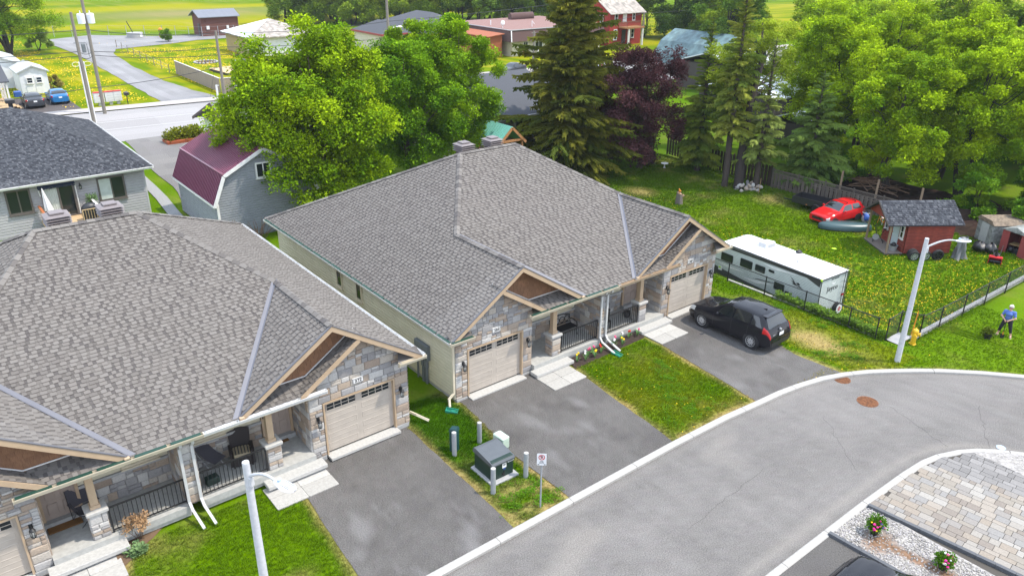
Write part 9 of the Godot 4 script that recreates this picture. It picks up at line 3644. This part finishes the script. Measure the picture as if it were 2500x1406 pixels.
	for i in spots.size():
		var p: Vector3 = spots[i]
		var zone: int = zone_of.call(i)
		var before := 0
		for j in spots.size():
			if zone_of.call(j) == zone and bearing.call(j) < bearing.call(i):
				before += 1
		var h := R(10.0, 15.0)
		var w := R(4.8, 6.8)
		var t := rng.randf()
		var a := Color(0.069, 0.159, 0.015).lerp(Color(0.148, 0.238, 0.015), t)
		var b := Color(0.169, 0.268, 0.035).lerp(Color(0.378, 0.457, 0.022), t)
		if zone >= 3:
			a = a.lerp(yel_a, 0.5)
			b = b.lerp(yel_b, 0.5)
		broadleaf("woodland_tree", "%s green tree, %s%s %s" % [["dark", "dull", "mid", "fresh", "yellowish"][int(t * 4.99)], nth[before], "" if before == 0 or before == 25 else " from the left", sides[zone]], "tree", p, V(0, h * 0.49, 0), V(w, h * 0.51, w), 38, 46, a, b, 1.15, 0.22, M.bark_dark, "trees " + sides[zone], 2, 0.2)

# ---------------------------------------------------------------- materials
func make_materials() -> void:
	T.grain = ntex(1, 0.22, 0.84, 1.0, 256, 3)
	T.mottle = ntex(2, 0.02, 0.88, 1.0, 512, 6)
	T.speck = ntex(3, 0.30, 0.72, 1.0, 256, 2)
	T.soft = ntex(4, 0.012, 0.93, 1.0, 256, 4)
	T.streak = ntex(5, 0.05, 0.82, 1.0, 256, 4)
	T.rust = ntex(6, 0.018, 0.55, 1.0, 256, 5)
	T.bump = ntex(7, 0.20, 0.0, 3.0, 256, 3, FastNoiseLite.TYPE_SIMPLEX_SMOOTH, true)
	T.bump_big = ntex(8, 0.05, 0.0, 5.0, 256, 4, FastNoiseLite.TYPE_SIMPLEX_SMOOTH, true)
	var one := Vector3.ONE
	vmat("ground_v", 0.95, "mottle", one * 0.5, "bump_big")
	vmat("asphalt_v", 0.92, "speck", one * 0.27, "bump")
	vmat("gravel_v", 0.95, "speck", one * 0.5, "bump_big")
	vmat("rough_v", 0.95)
	vmat("blade_v", 0.75)
	M.blade_v.backlight = Color(0.5, 0.5, 0.5)
	M.blade_v.backlight_enabled = true
	vmat("leaf_v", 0.62)
	M.leaf_v.backlight_enabled = true
	M.leaf_v.backlight = Color(0.6, 0.6, 0.6)
	vmat("needle_v", 0.8)
	M.needle_v.backlight_enabled = true
	M.needle_v.backlight = Color(0.3, 0.3, 0.3)
	vmat("shingle_v", 0.95, "speck", one * 1.7)
	vmat("stone_v", 0.9, "mottle", one * 1.3, "bump_big")
	vmat("paver_v", 0.9, "mottle", one * 1.2)
	for q in [["ground_v", 0.1], ["blade_v", 0.1], ["leaf_v", 0.14], ["needle_v", 0.1], ["asphalt_v", 0.2], ["shingle_v", 0.2], ["rough_v", 0.2]]:
		M[q[0]].metallic_specular = q[1]
	# shingles: a brown-grey blend and a slate blend
	M.shingle_cols = [Color(0.222, 0.204, 0.187), Color(0.240, 0.221, 0.203), Color(0.208, 0.190, 0.174), Color(0.230, 0.210, 0.192), Color(0.190, 0.173, 0.159), Color(0.138, 0.125, 0.117), Color(0.152, 0.137, 0.127), Color(0.125, 0.113, 0.108)]
	M.shingles = []
	for i in 8:
		var c: Color = M.shingle_cols[i]
		M.shingles.append(mat("shingle %d" % i, L(c.r, c.g, c.b), 0.95, "speck", one * 1.7))
	M.slate_cols = [Color(0.072, 0.077, 0.089), Color(0.102, 0.108, 0.122), Color(0.058, 0.061, 0.072), Color(0.084, 0.090, 0.103), Color(0.138, 0.144, 0.158), Color(0.048, 0.050, 0.060), Color(0.066, 0.070, 0.080), Color(0.090, 0.096, 0.110)]
	M.slates = []
	for i in 8:
		var c: Color = M.slate_cols[i]
		M.slates.append(mat("slate %d" % i, L(c.r, c.g, c.b), 0.95, "speck", one * 1.7))
	M.stone_cols = [Color(0.415, 0.398, 0.380), Color(0.329, 0.316, 0.308), Color(0.512, 0.491, 0.462), Color(0.403, 0.322, 0.248), Color(0.336, 0.263, 0.204), Color(0.287, 0.275, 0.270), Color(0.451, 0.404, 0.347), Color(0.366, 0.298, 0.237)]
	M.stones = []
	for i in 8:
		var c: Color = M.stone_cols[i]
		M.stones.append(mat("stone %d" % i, L(c.r, c.g, c.b), 0.9, "mottle", one * 1.3, "bump_big"))
	M.shakes = tinted("shake", [Color(0.245, 0.124, 0.062), Color(0.27, 0.135, 0.068), Color(0.225, 0.112, 0.056)], 6, 0.08, 0.8, "streak", V(2.0, 0.4, 2.0))
	M.pavers = tinted("paver", [Color(0.304, 0.278, 0.245), Color(0.267, 0.237, 0.199), Color(0.328, 0.307, 0.277), Color(0.243, 0.223, 0.203), Color(0.286, 0.243, 0.197), Color(0.255, 0.243, 0.229), Color(0.310, 0.272, 0.229), Color(0.219, 0.188, 0.160)], 8, 0.05, 0.9, "mottle", one * 1.2)
	M.slabs = tinted("slab", [Color(0.46, 0.445, 0.415), Color(0.42, 0.405, 0.375)], 4, 0.06, 0.9, "mottle", one * 0.7)
	M.fence_boards = tinted("fence board", [Color(0.165, 0.135, 0.110), Color(0.135, 0.112, 0.092), Color(0.185, 0.155, 0.130)], 5, 0.1, 0.95, "streak", V(3, 0.4, 3))
	M.fence_dark = tinted("dark fence board", [Color(0.060, 0.038, 0.028), Color(0.075, 0.048, 0.034)], 3, 0.1, 0.95, "streak", V(3, 0.4, 3))
	M.tan_boards = tinted("tan board", [Color(0.36, 0.29, 0.22), Color(0.32, 0.26, 0.20)], 4, 0.1, 0.9, "streak", V(2, 0.3, 2))
	for q in [["shingle_base", 0.13, 0.118, 0.110, 0.95, "speck", 1.7], ["slate_base", 0.05, 0.053, 0.06, 0.95, "speck", 1.7], ["shake_base", 0.14, 0.07, 0.036, 0.85, "streak", 1.0], ["mortar", 0.44, 0.42, 0.40, 0.95, "speck", 1.0], ["tan_trim", 0.43, 0.315, 0.205, 0.55, "soft", 0.6],
			["cream_trim", 0.60, 0.53, 0.40, 0.5, "soft", 0.6], ["white_trim", 0.72, 0.71, 0.69, 0.5, "soft", 0.6], ["siding_cream", 0.56, 0.52, 0.385, 0.6, "soft", 0.5], ["concrete_grey", 0.36, 0.36, 0.355, 0.9, "mottle", 0.8], ["concrete_white", 0.44, 0.43, 0.405, 0.85, "mottle", 0.8],
			["porch_concrete", 0.40, 0.395, 0.37, 0.85, "mottle", 0.5], ["kerb", 0.385, 0.37, 0.345, 0.9, "mottle", 0.8], ["garage_paint", 0.415, 0.365, 0.31, 0.55, "soft", 0.5], ["door_paint", 0.34, 0.275, 0.235, 0.5, "soft", 0.7], ["chimney_brown", 0.075, 0.058, 0.055, 0.7, "soft", 1.0],
			["chimney_cap", 0.18, 0.155, 0.155, 0.6, "soft", 1.0], ["drip_grey", 0.11, 0.11, 0.12, 0.5, "soft", 1.0], ["guard_green", 0.012, 0.055, 0.038, 0.6, "grain", 2.0], ["pipe_white", 0.50, 0.50, 0.49, 0.45, "soft", 0.8], ["charcoal", 0.10, 0.105, 0.115, 0.85, "mottle", 1.0],
			["joint_sand", 0.10, 0.088, 0.075, 1.0, "speck", 1.0], ["soil", 0.048, 0.030, 0.022, 1.0, "speck", 1.0], ["mulch", 0.17, 0.105, 0.060, 1.0, "speck", 1.2], ["gravel_grey", 0.42, 0.42, 0.43, 1.0, "speck", 0.8], ["coir", 0.20, 0.095, 0.025, 1.0, "grain", 2.0], ["coir_dark", 0.05, 0.025, 0.012, 1.0, "grain", 2.0],
			["camp_cloth", 0.060, 0.056, 0.068, 0.9, "soft", 1.0], ["wicker", 0.028, 0.020, 0.019, 0.7, "grain", 2.0], ["cushion_tan", 0.36, 0.30, 0.20, 0.9, "grain", 2.0], ["navy_cloth", 0.018, 0.028, 0.060, 0.9, "soft", 1.0], ["white_cloth", 0.66, 0.65, 0.66, 0.9, "soft", 1.0], ["curtain", 0.50, 0.54, 0.51, 0.9, "soft", 1.0],
			["lamp_grey", 0.52, 0.53, 0.545, 0.75, "mottle", 0.6], ["lamp_head", 0.62, 0.64, 0.68, 0.5, "soft", 1.0], ["transformer_green", 0.010, 0.030, 0.022, 0.45, "soft", 1.0], ["lid_grey", 0.085, 0.095, 0.105, 0.5, "soft", 1.0], ["pale_green", 0.46, 0.56, 0.46, 0.55, "soft", 1.0], ["teal_box", 0.008, 0.050, 0.055, 0.5, "soft", 1.0],
			["splash_green", 0.02, 0.24, 0.17, 0.5, "soft", 1.0], ["meter_grey", 0.135, 0.150, 0.158, 0.55, "soft", 1.0], ["hydrant_yellow", 0.66, 0.40, 0.010, 0.5, "soft", 1.0], ["orange_paint", 0.62, 0.21, 0.015, 0.6, "soft", 1.0], ["red_paint", 0.50, 0.018, 0.022, 0.5, "soft", 1.0], ["blue_paint", 0.030, 0.10, 0.36, 0.5, "soft", 1.0],
			["white_paint", 0.74, 0.74, 0.74, 0.5, "soft", 1.0], ["black_paint", 0.015, 0.015, 0.016, 0.6, "soft", 1.0], ["lime", 0.42, 0.72, 0.02, 0.6, "soft", 1.0], ["pale_blue", 0.42, 0.52, 0.66, 0.5, "soft", 1.0], ["rust_iron", 0.27, 0.105, 0.040, 0.9, "rust", 1.5], ["black_metal", 0.014, 0.014, 0.016, 0.5, "soft", 1.0],
			["black_wire", 0.018, 0.020, 0.022, 0.6, "soft", 1.0], ["black_rubber", 0.016, 0.016, 0.017, 0.85, "grain", 1.0], ["black_plastic", 0.018, 0.018, 0.021, 0.45, "soft", 1.0], ["dandelion", 0.72, 0.47, 0.006, 0.9, "", 1.0], ["petal_pink", 0.72, 0.10, 0.22, 0.8, "", 1.0], ["petal_yellow", 0.80, 0.55, 0.01, 0.8, "", 1.0],
			["petal_white", 0.78, 0.76, 0.72, 0.8, "", 1.0], ["petal_red", 0.58, 0.03, 0.02, 0.8, "", 1.0], ["petal_magenta", 0.72, 0.02, 0.26, 0.8, "", 1.0], ["petal_purple", 0.07, 0.03, 0.22, 0.8, "", 1.0], ["tulip_leaf", 0.09, 0.19, 0.05, 0.6, "", 1.0], ["dry_twig", 0.17, 0.105, 0.065, 0.95, "grain", 1.0],
			["dry_leaf", 0.36, 0.22, 0.11, 0.95, "", 1.0], ["grey_green_leaf", 0.12, 0.20, 0.07, 0.8, "", 1.0], ["shed_red", 0.28, 0.045, 0.025, 0.85, "streak", 1.0], ["weathered", 0.225, 0.185, 0.155, 0.95, "streak", 1.5], ["weathered_dark", 0.070, 0.058, 0.050, 0.95, "streak", 1.5], ["weathered_tan", 0.30, 0.215, 0.140, 0.95, "streak", 1.5],
			["pale_blue_door", 0.50, 0.585, 0.60, 0.6, "soft", 1.0], ["tarp", 0.155, 0.16, 0.165, 0.6, "mottle", 1.5], ["metal_stained", 0.40, 0.42, 0.40, 0.7, "rust", 0.7], ["metal_pale", 0.45, 0.465, 0.46, 0.65, "mottle", 0.6], ["metal_white", 0.70, 0.72, 0.74, 0.5, "mottle", 0.2], ["roof_stained", 0.32, 0.245, 0.175, 0.9, "rust", 0.9],
			["faded_red", 0.30, 0.055, 0.050, 0.7, "mottle", 0.8], ["plywood", 0.42, 0.275, 0.130, 0.8, "streak", 1.0], ["canoe_green", 0.042, 0.088, 0.095, 0.35, "mottle", 0.8], ["bark", 0.115, 0.085, 0.060, 0.95, "streak", 2.0], ["bark_dark", 0.045, 0.035, 0.030, 0.95, "streak", 2.0], ["bark_grey", 0.17, 0.145, 0.125, 0.95, "streak", 2.0], ["bark_spruce", 0.070, 0.053, 0.044, 0.95, "streak", 2.0],
			["cut_wood", 0.40, 0.27, 0.165, 0.9, "streak", 2.0], ["siding_grey", 0.375, 0.365, 0.375, 0.65, "soft", 0.5], ["siding_grey_trim", 0.46, 0.45, 0.45, 0.6, "soft", 0.5], ["siding_blue", 0.235, 0.250, 0.268, 0.65, "soft", 0.4], ["siding_tan", 0.36, 0.30, 0.235, 0.65, "soft", 0.5], ["white_siding", 0.68, 0.69, 0.71, 0.6, "soft", 0.5], ["taupe_trim", 0.115, 0.098, 0.088, 0.55, "soft", 0.8],
			["deck_wood", 0.60, 0.42, 0.235, 0.8, "streak", 0.8], ["deck_stain", 0.42, 0.13, 0.040, 0.8, "streak", 0.8], ["brown_boards", 0.095, 0.065, 0.058, 0.85, "streak", 0.6], ["grey_shingle", 0.20, 0.20, 0.215, 0.95, "speck", 0.8], ["dark_shingle", 0.085, 0.090, 0.104, 0.95, "speck", 0.8], ["red_cedar", 0.33, 0.075, 0.022, 0.85, "streak", 1.0],
			["cedar", 0.40, 0.185, 0.065, 0.8, "streak", 1.0], ["brick_brown", 0.155, 0.060, 0.046, 0.9, "speck", 0.6], ["brick_red", 0.40, 0.040, 0.026, 0.9, "speck", 0.5], ["ochre", 0.33, 0.255, 0.12, 0.8, "soft", 0.5], ["orange_wall", 0.30, 0.085, 0.030, 0.8, "soft", 0.5], ["mansard_brown", 0.120, 0.066, 0.058, 0.9, "speck", 0.4], ["roof_redbrown", 0.24, 0.135, 0.115, 0.95, "mottle", 0.15],
			["roof_rusty", 0.50, 0.44, 0.38, 0.75, "rust", 0.25], ["barn_green", 0.155, 0.255, 0.265, 0.6, "rust", 0.2], ["hot_tub_brown", 0.085, 0.055, 0.045, 0.8, "streak", 0.8], ["tub_cover", 0.10, 0.10, 0.12, 0.7, "soft", 1.0], ["mail_grey", 0.58, 0.59, 0.58, 0.6, "soft", 1.0], ["pale_can", 0.66, 0.68, 0.70, 0.5, "soft", 1.0], ["pole_wood", 0.23, 0.205, 0.170, 0.95, "streak", 0.8],
			["door_dark", 0.045, 0.036, 0.032, 0.6, "soft", 1.0], ["skin", 0.50, 0.285, 0.205, 0.6, "", 1.0], ["shirt_blue", 0.085, 0.155, 0.42, 0.9, "soft", 2.0], ["trouser_black", 0.012, 0.012, 0.016, 0.9, "soft", 2.0], ["hair_white", 0.70, 0.67, 0.62, 0.7, "grain", 3.0], ["sandal", 0.50, 0.40, 0.30, 0.7, "", 1.0], ["trailer_silver", 0.46, 0.50, 0.485, 0.5, "soft", 0.4], ["trailer_dark", 0.045, 0.046, 0.048, 0.45, "soft", 0.6], ["roof_white", 0.76, 0.76, 0.76, 0.6, "soft", 0.3]]:
		mat(q[0], L(q[1], q[2], q[3]), q[4], q[5], one * q[6])
	mat("shed_red_worn", L(0.36, 0.065, 0.038), 0.9, "rust", V(0.6, 2.2, 0.6))
	mat("burgundy", L(0.175, 0.052, 0.088), 0.36, "soft", one * 0.3)
	mat("sea_green", L(0.19, 0.50, 0.41), 0.45, "soft", one * 0.4)
	mat("metal_grey", L(0.20, 0.21, 0.24), 0.5, "soft", one * 0.3)
	mat("zinc", L(0.45, 0.46, 0.47), 0.45, "mottle", one, "", 0.4)
	mat("galvanised", L(0.38, 0.40, 0.42), 0.55, "mottle", V(1, 0.5, 1), "", 0.3)
	mat("valley_metal", L(0.15, 0.15, 0.17), 0.5, "soft", one * 0.5, "", 0.2)
	mat("brass", L(0.5, 0.35, 0.1), 0.35, "", one, "", 0.8)
	mat("rim_silver", L(0.55, 0.56, 0.57), 0.35, "", one, "", 0.6)
	mat("rim_dark", L(0.035, 0.035, 0.038), 0.4, "", one, "", 0.3)
	for q in [["car_black", 0.010, 0.010, 0.013], ["car_red", 0.52, 0.012, 0.014], ["car_blue", 0.020, 0.135, 0.32], ["car_grey", 0.040, 0.044, 0.052], ["car_white", 0.70, 0.71, 0.72]]:
		mat(q[0], L(q[1], q[2], q[3]), 0.5)
		M[q[0]].metallic_specular = 0.1
		M[q[0]].clearcoat_enabled = true
		M[q[0]].clearcoat = 0.7
		M[q[0]].clearcoat_roughness = 0.04
	mat("car_glass", L(0.012, 0.015, 0.016), 0.05)
	M.car_glass.metallic_specular = 0.9
	mat("dark_glass", L(0.018, 0.022, 0.024), 0.06)
	mat("pale_glass", L(0.10, 0.13, 0.125), 0.08)
	mat("headlamp", L(0.55, 0.56, 0.56), 0.12)
	mat("red_lens", L(0.42, 0.010, 0.012), 0.12)
	var cg := mat("clear_glass", Color(0.9, 0.92, 0.9, 0.25), 0.05)
	cg.transparency = BaseMaterial3D.TRANSPARENCY_ALPHA

func _ready() -> void:
	# camera, sky, sun, exposure
	var cam := Camera3D.new()
	cam.name = "camera"
	cam.position = CAM
	cam.rotation = V(-0.4226, -0.6767, 0.0104)
	cam.fov = 40.71
	cam.near = 0.1
	cam.far = 1200.0
	add_child(cam)
	cam.current = true
	var env := Environment.new()
	env.background_mode = Environment.BG_SKY
	var sky := Sky.new()
	var sm := ProceduralSkyMaterial.new()
	sm.sky_top_color = Color(0.70, 0.755, 0.84)
	sm.sky_horizon_color = Color(0.88, 0.89, 0.91)
	sm.sky_curve = 0.2
	sm.sky_energy_multiplier = 1.55
	sm.ground_bottom_color = Color(0.30, 0.32, 0.28)
	sm.ground_horizon_color = Color(0.70, 0.73, 0.74)
	sm.sun_angle_max = 20.0
	sky.sky_material = sm
	env.sky = sky
	env.tonemap_mode = Environment.TONE_MAPPER_LINEAR
	env.tonemap_exposure = 1.26
	env.sdfgi_enabled = true
	env.ssao_enabled = true
	env.ssil_enabled = true
	env.fog_enabled = true
	env.fog_density = 0.00016
	env.fog_light_color = Color(0.80, 0.84, 0.88)
	var we := WorldEnvironment.new()
	we.name = "environment"
	we.environment = env
	add_child(we)
	var sun := DirectionalLight3D.new()
	sun.name = "sun"
	sun.light_energy = 1.35
	sun.light_color = Color(1.0, 0.965, 0.91)
	sun.light_angular_distance = 2.0
	sun.shadow_enabled = true
	add_child(sun)
	sun.look_at_from_position(V(0.42, 1.0, 0.36) * 50.0, Vector3.ZERO)

	rng.seed = 20240517
	nz.seed = 11
	nz.frequency = 0.01
	nz.fractal_octaves = 3
	make_materials()
	unit_meshes()
	leaf_meshes()
	# the setting
	build_ground()
	build_roads()
	build_island()
	# buildings
	house(V(0, 0, 0), "stone-fronted duplex 384 and 380 with the tulip bed before its porch", ["384", "380"], false)
	house(V(-18.02, 0.08, 0.21), "stone-fronted duplex 372 in the left foreground with doormats on its porch", ["368", "372"], true)
	grey_house()
	barn()
	midway()
	far_buildings()
	build_trees()
	# things
	build_front()
	build_porches()
	build_yard()
	power_lines()
	build_cars()
	build_woman()
	# growth on the ground
	build_grass()
